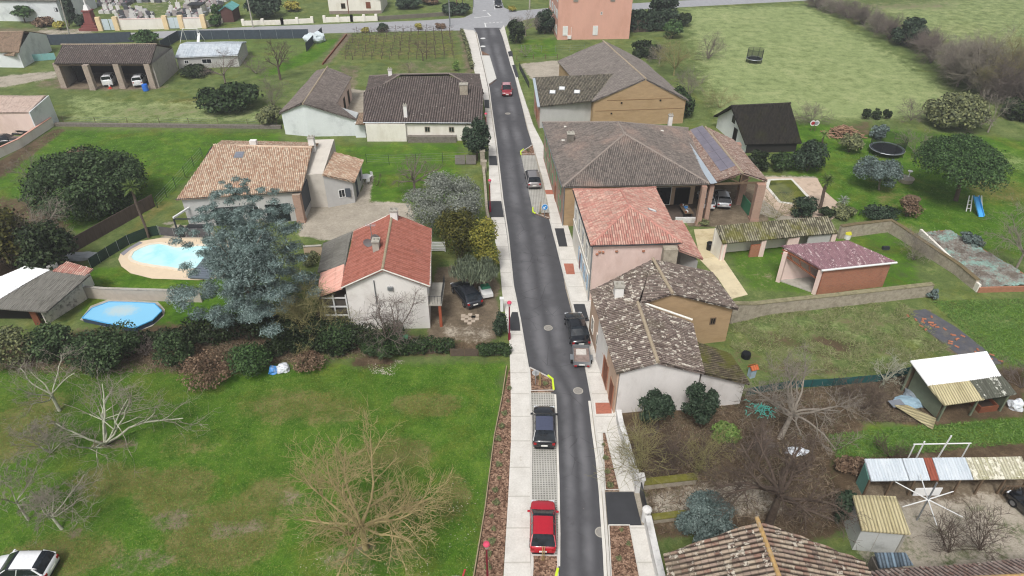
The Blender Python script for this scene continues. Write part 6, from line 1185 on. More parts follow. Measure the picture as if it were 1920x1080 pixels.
trampoline('trampoline', 'round netted trampoline alone on the pale meadow', 1413, 117, 1.5, .8, 1.8); trampoline('trampoline', 'big black netted trampoline beside the grey olive tree', 1660, 288, 2.3, .8, 1.7)
p = G(1828, 398); t = thing('garden_slide', 'blue plastic slide with white ladder frames under the umbrella pine', 'slide', (p.x, p.y, 0)); mb = MB()
for x in (-.32, .32): mb.hexa([(x-.03, -1.3, .1), (x+.03, -1.3, .1), (x+.03, -1.3, .3), (x-.03, -1.3, .3)], [(x-.03, .9, 1.6), (x+.03, .9, 1.6), (x+.03, .9, 1.85), (x-.03, .9, 1.85)])
mb.hexa([(-.3, -1.3, .08), (.3, -1.3, .08), (.3, -1.25, .14), (-.3, -1.25, .14)], [(-.3, .9, 1.55), (.3, .9, 1.55), (.3, .95, 1.62), (-.3, .95, 1.62)]); build('chute', mb, mat('slide_blue', '4aa3e0', .4, .05), t, local=True)
mb = MB()
for x in (-.95, -.45, .5, 1.0): mb.tube((x, .2, 0), (x*.75, 1.1, 1.7), .07, .07, 6)
for z in (.3, .7, 1.1): mb.tube((-.95+z*.1, .3+z*.5, z), (-.45, .3+z*.5, z), .05, .05, 5); mb.tube((.5, .3+z*.5, z), (1.0-z*.1, .3+z*.5, z), .05, .05, 5)
build('ladder_frame', mb, M_WHITE, t, local=True)
p = G(1697, 340); t = thing('stone_planter', 'round raised stone planter on the lawn beneath the umbrella pine', 'planter', (p.x, p.y, 0)); mb = MB(); mb.lathe((0, 0, 0), [(.9, 0), (1.0, .45), (1.02, .5)], 20); build('basin', mb, M_STONE, t, local=True); mb = MB(); mb.lathe((0, 0, .5), [(.88, 0), (.88, .02)], 20); build('soil', mb, mat('planter_soil', '8f8a80', .9, .2, 5), t, local=True)
p = G(1701, 338); t = thing('white_bird_bath', 'white shell-topped bird bath standing in the round stone planter', 'bird bath', (p.x, p.y, .5)); mb = MB(); mb.lathe((0, 0, 0), [(.14, 0), (.06, .15), (.06, .6), (.1, .65)], 10); mb.lathe((0, 0, .65), [(.08, 0), (.3, .12), (.32, .2)], 12); build('column', mb, M_WHITE, t, local=True)
p = G(1709, 380); t = thing('stone_table', 'grey slatted round garden table beside the brown bush', 'garden table', (p.x, p.y, 0)); mb = MB(); mb.lathe((0, 0, .6), [(.9, 0), (.92, .08)], 14); build('top', mb, M_WOOD, t, local=True); [build('leg', (lambda m: (m.tube((.5*math.cos(k*1.57), .5*math.sin(k*1.57), 0), (.5*math.cos(k*1.57), .5*math.sin(k*1.57), .6), .05), m)[1])(MB()), M_WOOD, t, local=True) for k in range(4)]
p = G(686, 340); t = thing('white_garden_table', 'white round garden table set on the gravel beside the orange-roofed wing', 'garden table', (p.x, p.y, 0)); mb = MB(); mb.lathe((0, 0, .7), [(.75, 0), (.75, .04)], 18); build('top', mb, M_WHITE, t, local=True)
for k in range(3): mb = MB(); mb.tube((.2*math.cos(k*2.1), .2*math.sin(k*2.1), .7), (.5*math.cos(k*2.1), .5*math.sin(k*2.1), 0), .03); build('leg', mb, M_WHITE, t, local=True)
for k in range(3):
    a_ = k*2.1+1; c = thing('white_garden_chair', 'white plastic chair tucked at the round white garden table', 'chair', (p.x+.95*math.cos(a_), p.y+.95*math.sin(a_), 0), a_+math.pi/2, 'white chairs round the garden table'); mb = MB(); mb.box((0, 0, .43), (.45, .45, .05)); build('seat', mb, M_WHITE, c, local=True); mb = MB(); mb.box((0, -.22, .7), (.45, .05, .5)); build('backrest', mb, M_WHITE, c, local=True)
    for sx in (-1, 1):
        for sy in (-1, 1): mb = MB(); mb.tube((sx*.19, sy*.19, 0), (sx*.19, sy*.19, .42), .022); build('leg', mb, M_WHITE, c, local=True)
# pergola by the turquoise pool
t = thing('pool_pergola', 'dark metal pergola with a white beam at the corner of the turquoise pool', 'pergola', G(350, 435)); c0, c1 = G(337, 446), G(396, 446); c2, c3 = c1+V((0, 3.2, 0)), c0+V((1.2, 3.4, 0))
for c in (c0, c1, c2, c3): mb = MB(); mb.box((c.x, c.y, 1.25), (.14, .14, 2.5)); build('post', mb, M_DKMETAL, t)
mb = MB(); mb.strip([c0, c1], .12, 2.4, 2.52); mb.strip([c1, c2], .12, 2.4, 2.52); mb.strip([c2, c3], .12, 2.4, 2.52); build('beam', mb, M_DKMETAL, t); mb = MB(); mb.strip([c0, c3], .2, 2.52, 2.7); build('white_beam', mb, M_WHITE, t)
t = thing('dining_set', 'dark covered dining table under the pool pergola', 'table', G(367, 442)); mb = MB(); c = G(367, 441); mb.box((c.x, c.y+.6, .75), (2.2, 1.1, .1)); build('top', mb, M_DKMETAL, t); [build('leg', (lambda m, x, y: (m.box((c.x+x, c.y+.6+y, .35), (.1, .1, .7)), m)[1])(MB(), x, y), M_DKMETAL, t) for x in (-.95, .95) for y in (-.4, .4)]
p = G(343, 446); t = thing('potted_plant', 'dark potted shrub standing under the pool pergola', 'potted plant', (p.x, p.y+.3, 0)); mb = MB(); mb.lathe((0, 0, 0), [(.2, 0), (.3, .5), (.32, .55)], 10); build('pot', mb, M_DKMETAL, t, local=True); mb = MB(); mb.lathe((0, 0, .55), [(.2, 0), (.4, .3), (.3, .7), (.05, 1.0)], 9); build('foliage', mb, mat('dark_pot_leaves', '3b3f38', .9, .3, 8), t, local=True)
# playground swing, barrels, bags, scrap
p = G(362, 78); t = thing('swing_frame', 'white metal swing frame with a small slide in front of the dark windbreak', 'swing', (p.x, p.y, 0)); mb = MB()
for s_ in (-1, 1): mb.tube((s_*1.9-.5, -.8, 0), (s_*1.5, 0, 2.6), .06); mb.tube((s_*1.9+.3, .8, 0), (s_*1.5, 0, 2.6), .06)
mb.tube((-1.6, 0, 2.6), (1.6, 0, 2.6), .06); build('frame', mb, M_WHITE, t, local=True); mb = MB(); mb.hexa([(1.6, -2.2, .1), (2.2, -2.2, .1), (2.2, -2.1, .2), (1.6, -2.1, .2)], [(1.3, .1, 1.6), (1.8, .1, 1.6), (1.8, .2, 1.7), (1.3, .2, 1.7)]); build('slide', mb, M_WHITE, t, local=True)
mb = MB(); mb.box((-.2, 0, .6), (.5, .2, .04)); mb.tube((-.4, 0, .6), (-.4, 0, 2.6), .015, .015, 4); mb.tube((0, 0, .6), (0, 0, 2.6), .015, .015, 4); build('swing_seat', mb, M_DKMETAL, t, local=True)
def barrel(name, label, px, py, r, h, m, cat): p = G(px, py); t = thing(name, label, cat, (p.x, p.y, 0)); mb = MB(); mb.lathe((0, 0, 0), [(r*.92, 0), (r, h*.1), (r*.96, h*.33), (r, h*.36), (r*.96, h*.64), (r, h*.67), (r*.93, h)], 14); build('drum', mb, m, t, local=True); mb = MB(); mb.lathe((0, 0, h), [(r*.85, -.02), (r*.85, .02)], 14); build('lid', mb, m, t, local=True)
barrel('blue_barrel', 'bright blue plastic barrel in front of the cart barn', 274, 170, .5, 1.1, mat('barrel_blue', '2f6fd0', .5, .06), 'barrel')
p = G(207, 166); t = thing('traffic_cone', 'small red and white cone in front of the cart barn vans', 'traffic cone', (p.x, p.y, 0)); mb = MB(); mb.lathe((0, 0, .06), [(.22, 0), (.15, .35)], 10); mb.box((0, 0, .03), (.55, .55, .06)); build('base', mb, mat('cone_red', 'cf4a3a', .5), t, local=True); mb = MB(); mb.lathe((0, 0, .41), [(.152, 0), (.09, .35), (.04, .5)], 10); build('band', mb, M_WHITE, t, local=True)
barrel('black_tub', 'black plastic tub lying in the scrub below the old earth wall', 1398, 670, .42, .5, M_BLACK, 'tub')
rg = random.Random(11)
def lump(name, label, px, py, size, m, cat, seed=0, flatten=.55, z=0):
    p = G(px, py); t = thing(name, label, cat, (p.x, p.y, z)); r_ = random.Random(seed); bm = __import__('bmesh').new(); __import__('bmesh').ops.create_icosphere(bm, subdivisions=3, radius=1)
    from mathutils import noise as nz
    mb = MB(); idx = {v: i for i, v in enumerate(bm.verts)}
    vs = [];
    for v in bm.verts:
        d = v.co.normalized(); k = 1+.45*nz.noise(d*1.7+V((seed*3.1, 0, 0)))+.22*nz.noise(d*4.5+V((seed, 9, 0))); q = d*k; vs.append((q.x*size[0], q.y*size[1], max(-.02, (q.z+.45)*size[2]*flatten)))
    mb.raw(vs, [tuple(idx[v] for v in f.verts) for f in bm.faces]); bm.free(); build('sheet' if cat != 'bag' else 'sack', mb, m, t, local=True, smooth=False); return t
M_BAG = mat('white_bag_plastic', 'd3d8de', .45, .12, 4); M_BAGB = mat('blue_bag_plastic', '4f8fd0', .45, .2, 3, stain='d8dde2', stain_amt=.9)
lump('rubbish_sack', 'blue and white plastic rubbish sack by the clipped green shrub', 514, 697, (.42, .45, .75), M_BAGB, 'bag', 3); lump('rubbish_sack', 'crumpled white plastic rubbish sack next to the blue one', 531, 695, (.58, .5, .8), M_BAG, 'bag', 5)
lump('rubbish_sack', 'white builders bag slumped beside the rickety white-roofed shelter', 1901, 765, (.55, .5, 1.1), M_BAG, 'bag', 7); lump('white_plastic', 'torn white plastic sheet caught in brush under the bare trees', 1493, 848, (.75, .4, .4), M_BAG, 'plastic sheet', 9)
rr = random.Random(13); p = G(1426, 772); t = thing('teal_netting_heap', 'heap of turquoise netting in the brush below the white gable', 'net', p); mb = MB()
for k in range(46):
    x, y, a_ = rr.gauss(0, .6), rr.gauss(0, .4), rr.uniform(0, 6.28); pr = None
    for j in range(4):
        q = (x, y, .12+rr.uniform(0, .3)); a_ += rr.uniform(-.7, .7); x += .17*math.cos(a_); y += .17*math.sin(a_)
        if pr: mb.tube(pr, q, .035, .03, 4)
        pr = q
build('net_strands', mb, mat('turquoise_net', '5fc4b4', .6, .15, 6), t, local=True)
lump('white_net_heap', 'white plastic sheet hanging over the end of the windbreak fence', 592, 78, (2.2, 1.6, 2.4), mat('ragged_white_sheet', 'c3ced2', .7, .15, 2), 'plastic sheet', 17)
lump('debris_heap', 'grey plastic and junk heap beside the white-roofed shelter', 1720, 745, (1.2, .9, .8), mat('grey_junk', '7f8890', .7, .35, 3, stain='50565a'), 'junk heap', 19); lump('blue_tarpaulin', 'pale blue tarpaulin over junk left of the white-roofed shelter', 1705, 757, (1.3, .6, .6), mat('pale_blue_tarp', '8fa9b8', .6, .15, 3), 'tarpaulin', 21)
lump('gravel_bag', 'pale sheet heap by the brushwood fence end', 150, 482, (2.2, .8, .5), mat('pale_sheet', 'a9adb0', .8, .15, 2), 'plastic sheet', 23); lump('tyre_heap', 'black tyre pile behind the pink-coped wall', 40, 248, (2.0, 1.2, 1.2), M_BLACK, 'tyre pile', 25)
p = G(1682, 771); t = thing('sheet_table', 'grey sheet-topped bench in the dirt beside the shelter', 'bench', (p.x, p.y+.4, 0), .2); mb = MB(); mb.box((0, 0, .5), (1.1, .75, .06)); build('top', mb, mat('grey_sheet', '7d828a', .6, .1), t, local=True); [build('leg', (lambda m, x, y: (m.box((x, y, .24), (.08, .08, .48)), m)[1])(MB(), x, y), M_WOOD, t, local=True) for x in (-.45, .45) for y in (-.3, .3)]
p = G(1849, 772); t = thing('wooden_crate_bed', 'red-brown open timber planter box under the white-roofed shelter', 'planter box', (p.x, p.y+.5, 0), .15); mb = MB()
for s_ in (-1, 1): mb.box((s_*.75, 0, .3), (.1, 1.1, .6)); mb.box((0, s_*.5, .3), (1.4, .1, .6))
build('side', mb, M_BROWNWOOD, t, local=True); mb = MB(); mb.box((0, 0, .2), (1.38, .88, .3)); build('soil', mb, mat('dark_soil', '3a3028', .95), t, local=True)
p = G(1408, 706); t = thing('bird_house', 'small hutch with an orange tile roof and pale blue front by the mossy lean-to', 'hutch', (p.x, p.y, 0), .3); mb = MB(); mb.box((0, 0, .5), (.5, .45, 1.0)); build('body', mb, mat('hutch_blue', '9fb6c6', .8, .15, 3, stain='b08a80'), t, local=True); mb = MB(); roof_sheet(mb, [V((-.35, -.35, 1.0)), V((.35, -.35, 1.0)), V((.35, 0, 1.3)), V((-.35, 0, 1.3))], .15, .03); roof_sheet(mb, [V((.35, .35, 1.0)), V((-.35, .35, 1.0)), V((-.35, 0, 1.3)), V((.35, 0, 1.3))], .15, .03); build('roof', mb, tile_mat('bright_orange_tiles', ['b5623f', 'c9774f', 'a8563a']), t, local=True)
# rotary airer and mast
p = G(1719, 975); t = thing('rotary_airer', 'pale metal mast with long radiating arms over the dirt yard', 'clothes airer', (p.x, p.y, 0)); top_ = G(1731, 940, 2.4); top_ = V((0, 0, 2.2)); mb = MB(); mb.tube((0, 0, 0), (0, 0, 3.9), .06, .05, 8); build('mast', mb, M_STEEL, t, local=True)
for k in range(6): a_ = .3+k*math.pi/3; mb = MB(); mb.tube((0, 0, 2.2), (2.1*math.cos(a_), 2.1*math.sin(a_), 2.25), .045, .035, 5); build('arm', mb, M_WHITE, t, local=True)
t = thing('white_rail_frame', 'white tubular rail frame standing behind the patchwork shed', 'rail', G(1778, 880)); c0, c1 = V((29.0, 33.8, 0)), V((33.0, 33.9, 0)); mb = MB(); mb.tube(c0+V((-.1, 0, 2.6)), c1+V((.1, 0, 2.6)), .05); mb.tube(c0+V((.6, 0, 0)), c0+V((.6, 0, 2.9)), .06); mb.tube(c0+V((2.1, 0, 0)), c0+V((2.3, 0, 3.5)), .06); mb.tube(c0, c0+V((0, 0, 2.6)), .05); mb.tube(c1, c1+V((0, 0, 2.6)), .05); build('rail', mb, M_WHITE, t)
# black membrane with fallen tiles
t = thing('black_membrane', 'strip of dark plastic membrane lying across the grass below the stone wall', 'ground sheet', G(1790, 630)); mb = MB(); q = g2([(1702, 584), (1735, 580), (1790, 612), (1840, 650), (1880, 682), (1835, 688), (1790, 660), (1740, 622)]); ar = [(p.x, p.y) for p in q]; mb.prism(q, .0, .03); build('sheet', mb, mat('dark_membrane', '54555b', .8, .3, 1.5, stain='716b60', stain_amt=.6), t)
MT_ = mat('fallen_tile', 'a36a50', .85, .25, 5); proto = None; rg = random.Random(21)
for k in range(30):
    f_ = rg.random(); px = 1705+f_*165+rg.uniform(-10, 22); py = 580+f_*100+rg.uniform(-2, 16); p = G(px, py)
    if proto is None:
        mb = MB(); vs = [(.13*math.cos(a_*math.pi/6)*s_, y, .02+.1*math.sin(a_*math.pi/6)) for s_, y in ((1, -.26), (.85, .26)) for a_ in range(7)]; mb.raw(vs, [(i, i+1, 8+i, 7+i) for i in range(6)]); proto = build('fallen_roof_tile', mb, MT_); proto.location = (p.x, p.y, .04); proto.rotation_euler.z = rg.uniform(0, 3); tag(proto, 'orange canal tile lying loose on the dark membrane strip', 'roof tile', 'loose tiles on the dark membrane')
    else: o = proto.copy(); COL.objects.link(o); o.location = (p.x, p.y, .04); o.rotation_euler.z = rg.uniform(0, 3.1); o.scale = (.75, .75, .75)
# netted raised plot
t = thing('netted_plot', 'raised vegetable plot strewn with torn turquoise netting behind low rendered walls', 'vegetable plot', G(1830, 500)); Q = g2([(1722, 442), (1778, 436), (1850, 478), (1945, 535), (1945, 545), (1832, 548)])
mb = MB(); mb.strip([Q[5], Q[0]], .25, -.1, .9); build('wall', mb, M_CREAM, t); mb = MB(); mb.strip(Q[:4], .15, -.1, .35); mb.strip([Q[4], Q[5]], .2, -.1, .6); build('edging', mb, mat('brick_edging', 'a07058', .9, .2, 4), t)
mb = MB(); n_ = 34; vs = []
for i in range(n_+1):
    for j in range(n_+1):
        a_ = Q[0].lerp(Q[1], j/n_); b_ = Q[5].lerp(Q[3], j/n_); p = a_.lerp(b_, i/n_); vs.append((p.x, p.y, .25+rg.uniform(0, .28)))
mb.raw(vs, [(i*(n_+1)+j, i*(n_+1)+j+1, (i+1)*(n_+1)+j+1, (i+1)*(n_+1)+j) for i in range(n_) for j in range(n_)])
a = N('torn_net'); f = a.noise(a.wpos(), .5, 6, .7); g_ = a.noise(a.wpos(), 5, 3, .7); col = a.ramp(a.math('ADD', a.math('MULTIPLY', f, .7), a.math('MULTIPLY', g_, .3)), [(.42, lin('675f56')), (.5, lin('85817a')), (.56, lin('82998f')), (.66, lin('8fb3aa'))]); build('netting', mb, a.done(col, .8, 0, .2), t)
# wood heap by the black-roof barn
t = thing('firewood_heap', 'heap of split orange-brown firewood beside the black-roofed barn', 'firewood heap', G(1578, 252)); rr = random.Random(3); mb = MB(); c = G(1578, 252)
for k in range(150):
    x, y = rr.gauss(0, 1.3), rr.gauss(0, .8); z = max(.1, 1.5-(x*x/3+y*y/1.4)*1.0)*rr.random(); a_ = rr.uniform(0, 6.28); d_ = V((math.cos(a_), math.sin(a_), rr.uniform(-.3, .3)))*.5; p = V((c.x+x, c.y+y, z+.1)); mb.tube(p-d_, p+d_, .09, .08, 5)
build('log_pile', mb, mat('split_wood', '94765f', .9, .3, 4), t)
for i, (px, l) in enumerate(((1520, 'red and white round disc sign leaning by the firewood'), (1527, 'white-rimmed round disc sign next to the red one'))): p = G(px, 246); t = thing('round_disc', l, 'disc', (p.x, p.y, 0)); mb = MB(); mb.tube((0, 0, 0), (0, 0, 1.3), .04); build('post', mb, M_WOOD, t, local=True); mb = MB(); mb.tube((0, -.08, 1.3), (0, -.03, 1.3), .42, .42, 18); build('rim', mb, M_WHITE, t, local=True); mb = MB(); mb.tube((0, -.1, 1.3), (0, -.04, 1.3), .27, .27, 18); build('face', mb, mat('disc_red' if i == 0 else 'disc_grey', 'a5303a' if i == 0 else '8a8f98', .5), t, local=True)
# terrace clutter under the farmhouse arcade
p = G(1285, 402); t = thing('work_table', 'long work table piled with odds and ends under the farmhouse arcade', 'table', (p.x, p.y, 0)); mb = MB(); mb.box((0, 0, .75), (1.1, 2.4, .08), .1); build('top', mb, M_WOOD, t, local=True); [build('leg', (lambda m, x, y: (m.box((x, y, .36), (.08, .08, .72)), m)[1])(MB(), x, y), M_DKMETAL, t, local=True) for x in (-.45, .45) for y in (-1.0, 1.0)]
rr = random.Random(8)
for k in range(9): mb = MB(); mb.box((p.x+rr.uniform(-.45, .45), p.y+rr.uniform(-1, 1), .79+.08), (rr.uniform(.15, .4), rr.uniform(.15, .4), .16), rr.uniform(0, 3)); tag(build('storage_box', mb, [M_WHITE, M_STEEL, M_BAGB, M_BROWNWOOD][k % 4]), ['small white box', 'small grey metal box', 'small blue plastic box', 'small brown wooden box'][k % 4]+' on the work table under the farmhouse arcade', 'box', 'boxes on the work table')
for i, (px, py) in enumerate(((1363, 465), (1375, 470), (1330, 470))): p = G(px, py); t = thing('garden_bin', ['dark bin under the mossy lean-to roof near its left post', 'dark bin under the mossy lean-to roof right of the other bin', 'black barbecue drum on the cream courtyard by the mossy shed'][i], 'bin', (p.x, p.y+.2, 0)); mb = MB(); mb.lathe((0, 0, 0), [(.3, 0), (.35, .8), (.36, .85)], 12); build('body', mb, M_BLACK, t, local=True); mb = MB(); mb.lathe((0, 0, .85), [(.38, 0), (.3, .1)], 12); build('lid', mb, M_BLACK, t, local=True)
p = G(1588, 447); t = thing('watering_set', 'yellow and white plastic container at the far corner of the walled lawn', 'container', (p.x, p.y, 0)); mb = MB(); mb.lathe((0, 0, 0), [(.35, 0), (.35, .6)], 12); build('body', mb, M_WHITE, t, local=True); mb = MB(); mb.lathe((0, 0, .6), [(.38, 0), (.3, .2)], 12); build('lid', mb, mat('yellow_lid', 'c9c63a', .5), t, local=True)
p = G(1660, 468); t = thing('lawn_box', 'small dark box left on the walled lawn', 'box', (p.x, p.y, 0)); mb = MB(); mb.box((0, 0, .18), (.7, .35, .32)); build('body', mb, mat('dark_box', '33383d', .6), t, local=True); mb = MB(); mb.box((0, 0, .36), (.75, .4, .04)); build('lid', mb, M_DKMETAL, t, local=True)
rr = random.Random(14)
for k in range(5): p = G(1500+k*16-(k % 2)*8, 500+k*9); c = thing('garden_chair', 'dark blue garden chair among others inside the brick pavilion', 'chair', (p.x+.4, p.y, .1), rr.uniform(0, 6), 'dark chairs in the brick pavilion'); mb = MB(); mb.box((0, 0, .45), (.5, .5, .06)); build('seat', mb, mat('navy_fabric', '23283a', .8), c, local=True); mb = MB(); mb.box((0, .25, .75), (.5, .06, .55)); build('backrest', mb, mat('navy_fabric', '23283a', .8), c, local=True); [build('leg', (lambda m, x, y: (m.tube((x, y, 0), (x, y, .44), .025), m)[1])(MB(), x, y), M_DKMETAL, c, local=True) for x in (-.2, .2) for y in (-.2, .2)]
for i, (px, py, l) in enumerate(((612, 375, 'dark green planter box along the wall of the orange-roofed wing'), (640, 373, 'turquoise planter box below the shuttered window'))): p = G(px, py); t = thing('planter_box', l, 'planter', (p.x, p.y, 0)); mb = MB(); mb.box((0, 0, .25), (1.2, .5, .5)); build('trough', mb, mat('teal_planter', '4a7a78', .7) if i else mat('green_planter', '46523c', .8), t, local=True); mb = MB(); mb.lathe((0, 0, .5), [(.5, 0), (.55, .2), (.2, .45)], 9); build('foliage', mb, mat('planter_leaves', '5a6a3a', .9, .4, 8), t, local=True)
p = G(1300, 417); t = thing('terrace_wall', 'low white terrace parapet beside the double brick pillars', 'parapet', (p.x, p.y, 0)); mb = MB(); mb.box((p.x-.9, p.y, .3), (2.6, .3, .7)); build('parapet', mb, M_WHITEW, t)
p = G(806, 472); t = thing('white_gate', 'white slatted gate between the red-roofed house and the thuja', 'gate', (p.x+.8, p.y, 0)); mb = MB(); [mb.box((p.x+.9, p.y-.0, .2+k*.2), (1.5, .05, .12)) for k in range(6)]; build('slats', mb, M_WHITE, t); mb = MB(); [mb.box((p.x+.9+s_*.8, p.y, .7), (.1, .1, 1.4)) for s_ in (-1, 1)]; build('gate_posts', mb, M_WHITE, t)
p = G(941, 583); t = thing('white_gatepost', 'white gate post at the yard entrance by the pavement', 'gate post', (p.x, p.y, 0)); mb = MB(); mb.box((0, 0, .75), (.3, .3, 1.5)); mb.box((0, 0, 1.53), (.4, .4, .08)); build('post', mb, M_WHITE, t, local=True)
p = G(755, 640); t = thing('green_tub', 'green plastic tub behind the ivy hedge below the white gable', 'tub', (p.x, p.y, .0)); mb = MB(); mb.box((0, 0, .3), (.95, .5, .55), 0, 1.1); build('tub', mb, mat('bright_green_plastic', '2f9a6a', .5, .06), t, local=True)
t = thing('pale_paving_set', 'checker of pale square slabs set into the brown yard', 'paving slabs', G(880, 600)); mb = MB()
for k, (dx, dy) in enumerate(((0, 0), (1, 1), (-1, 1), (0, 2), (2, 0), (-2, 0), (1, -1), (-1, -1), (0, -2), (1, .9), (2, 1.6), (-2, 1.6))): p = G(881, 598); mb.box((p.x+dx*.33, p.y+dy*.33, .01), (.4, .4, .04))
build('slabs', mb, mat('pale_slab', 'b3a595', .9, .12, 5), t)
p = G(866, 1078); t = thing('bottom_sign', 'red post leaning beside a white board at the bottom edge of the lawn', 'post', (p.x, p.y-.4, 0)); mb = MB(); mb.tube((0, 0, 0), (.25, .2, .9), .06); build('post', mb, mat('red_post', 'c23a4a', .5), t, local=True); mb = MB(); mb.box((-.35, -.1, .25), (.5, .3, .4)); build('board', mb, M_WHITE, t, local=True)
# ---------------------------------------------------------------- vegetation
RN = np.random.default_rng(77)
def place(bb, base=None):
    x0, y0, x1, y1 = bb; cx, cy = (x0+x1)/2, (y0+y1)/2
    if base:
        g = G(*base); zc = height_at(g, cy); c = V((g.x, g.y, zc)); d = depth(c); k = d/F_PX
        c.x = on_line(cx, cy, (g.x-5, g.y), (g.x+5, g.y)).x
    else:
        g = G(cx, y1-(y1-y0)*.25); zc = 0
        for _ in range(12):
            c = V((0, g.y, zc)); k = depth(c)/F_PX; e = (y1-y0)/2*k; rx = (x1-x0)/2*k; th = math.atan2(CAM_H-zc, math.hypot(c.x, c.y)); ry = min(rx, .8*e/math.sin(th)); zc = .92*math.sqrt(max(e*e-(ry*math.sin(th))**2, .01))/math.cos(th)
            q = G(cx, cy, zc); g = V((q.x, q.y, 0)); c = V((q.x, q.y, zc))
    k = depth(c)/F_PX; e = (y1-y0)/2*k; rx = (x1-x0)/2*k; th = math.atan2(CAM_H-c.z, math.hypot(c.x, c.y)); ry = min(rx, .8*e/math.sin(th)); a = math.sqrt(max(e*e-(ry*math.sin(th))**2, .01))/math.cos(th)
    return V((g.x, g.y, 0)), V((c.x-g.x, c.y-g.y, c.z)), rx, ry, a
def leaf_quads(P, Nn, size, asp=.6, hang=0.0):
    n = len(P); T = RN.normal(size=(n, 3)); T[:, 2] -= hang*3
    T -= Nn*(T*Nn).sum(1, keepdims=True)*(0.9 if hang < .5 else .3); T /= np.linalg.norm(T, axis=1, keepdims=True)+1e-9
    B = np.cross(Nn, T); B /= np.linalg.norm(B, axis=1, keepdims=True)+1e-9
    s = size*RN.uniform(.6, 1.35, (n, 1)); t, b = T*s, B*s*asp
    Vv = np.stack([P-t, P+b-t*.1, P+t, P-b-t*.1], 1).reshape(-1, 3); return Vv, np.arange(4*n).reshape(n, 4)
def blobs_leaves(blobs, n, size, asp=.6, hang=0.0, up=.35, shell=.28, zmin=.04):
    b = np.array([[*c, *r] for c, r in blobs]); wgt = (b[:, 3]*b[:, 4]+b[:, 3]*b[:, 5]+b[:, 4]*b[:, 5]); i = RN.choice(len(b), n, p=wgt/wgt.sum())
    D = RN.normal(size=(n, 3)); D /= np.linalg.norm(D, axis=1, keepdims=True); D[:, 2] = np.where((D[:, 2] < -.3) & (RN.random(n) < .6), -D[:, 2], D[:, 2])
    rad = 1-np.abs(RN.normal(0, shell, (n, 1))); rad = np.where(RN.random((n, 1)) < .06, rad+.25, rad)
    P = b[i, :3]+D*b[i, 3:]*rad; ok = P[:, 2] > zmin; P, D, i = P[ok], D[ok], i[ok]
    Nn = D+RN.normal(0, .55, D.shape); Nn[:, 2] += up; Nn /= np.linalg.norm(Nn, axis=1, keepdims=True)
    return leaf_quads(P, Nn, size, asp, hang)
def rand_blobs(c, rx, ry, a, nb, lo=.3, hi=.5, flat_=1.0, core=True, zmin=.1):
    out = [((c.x, c.y, c.z), (rx*.62, ry*.62, a*.62))] if core else []
    for k in range(nb):
        ph = 2*math.pi*(k*.618034)+RN.uniform(-.4, .4); u = RN.uniform(-.75, 1); r = math.sqrt(max(0, 1-u*u)); s = RN.uniform(lo, hi); q = 1-s*.85
        out.append(((c.x+rx*q*r*math.cos(ph), c.y+ry*q*r*math.sin(ph), max(zmin, c.z+a*q*u)), (rx*s, ry*s, max(a, rx*.4)*s*flat_)))
    return out
BK = {k: mat('bark_'+k, h, .9, .3, 5, stain=s) for k, h, s in (('grey', '7f766c', 'a5a396'), ('lichen', 'adae9b', '85836f'), ('tan', 'a39369', '7d6f52'), ('brown', '5d5047', '7a7062'), ('purple', '756a64', '92877d'), ('pale', '8d857a', '6d655b'), ('olivetan', '8d875c', '6d6648'))}
LM = {k: leaf_mat('leaves_'+k, v) for k, v in dict(laurel=['22301c', '344729', '546742'], cedar=['3f4f4b', '647773', '97a8a5'], olive=['5b615a', '797e74', '9b9f95'], thuja=['2a2e13', '44451c', '646029'], gold=['505826', '7b7a33', '989042'], pine=['263821', '39522d', '56723f'], ivy=['1c2918', '2e3f24', '465c33'], conifer=['1e2a1e', '2e3e2e', '475642'], bush=['4b523c', '666c4b', '8a8d5f'], brown=['524034', '705b49', '927d67'], light=['455c2c', '637e3c', '829b54'], palm=['2f3e1c', '4b5e29', '6e7e42'], dark=['192314', '27331e', '3c4a2a'], yellow=['747030', '97903e', 'a9a158'], weep=['444e42', '606a56', '7f886f'], bluegrey=['44524e', '5d6c68', '7e8c88']).items()}
def stems(mb, g, c, r, n=4):
    for k in range(n): a_ = k*2.4; mb.tube((0, 0, -.1), (c.x+r*.4*math.cos(a_), c.y+r*.4*math.sin(a_), c.z), .05, .02, 5)
def leafy(name, label, cat, bb, m, base=None, n=2500, ls=.16, nb=14, trunk='brown', tr=.16, asp=.6, hang=0.0, lo=.3, hi=.5, flat_=1.0, up=.35, group=None, core=True, blobs=None, shell=.28):
    g, c, rx, ry, a = place(bb, base); t = thing(name, label, cat, g, 0, group)
    bl = blobs(c, rx, ry, a) if blobs else rand_blobs(c, rx, ry, a, nb, lo, hi, flat_, core)
    vs, fs = blobs_leaves(bl, n, ls, asp, hang, up, shell); fast('crown' if base else 'foliage', vs, fs, LM[m], t)
    mb = MB()
    if base:
        top_ = V((c.x*.6, c.y, max(.4, c.z-a*.1))); mb.tube((0, 0, -.1), top_, tr, tr*.6, 9)
        for k in range(6): a_ = k*1.05+.3; mb.tube(top_*(.5+.07*k), (c.x+rx*.6*math.cos(a_), c.y+ry*.6*math.sin(a_), c.z+a*(.1+.08*k)), tr*.45, .02, 5)
        build('trunk', mb, BK[trunk], t, local=True)
    else: stems(mb, g, c, rx); build('stem', mb, BK[trunk], t, local=True)
    return t
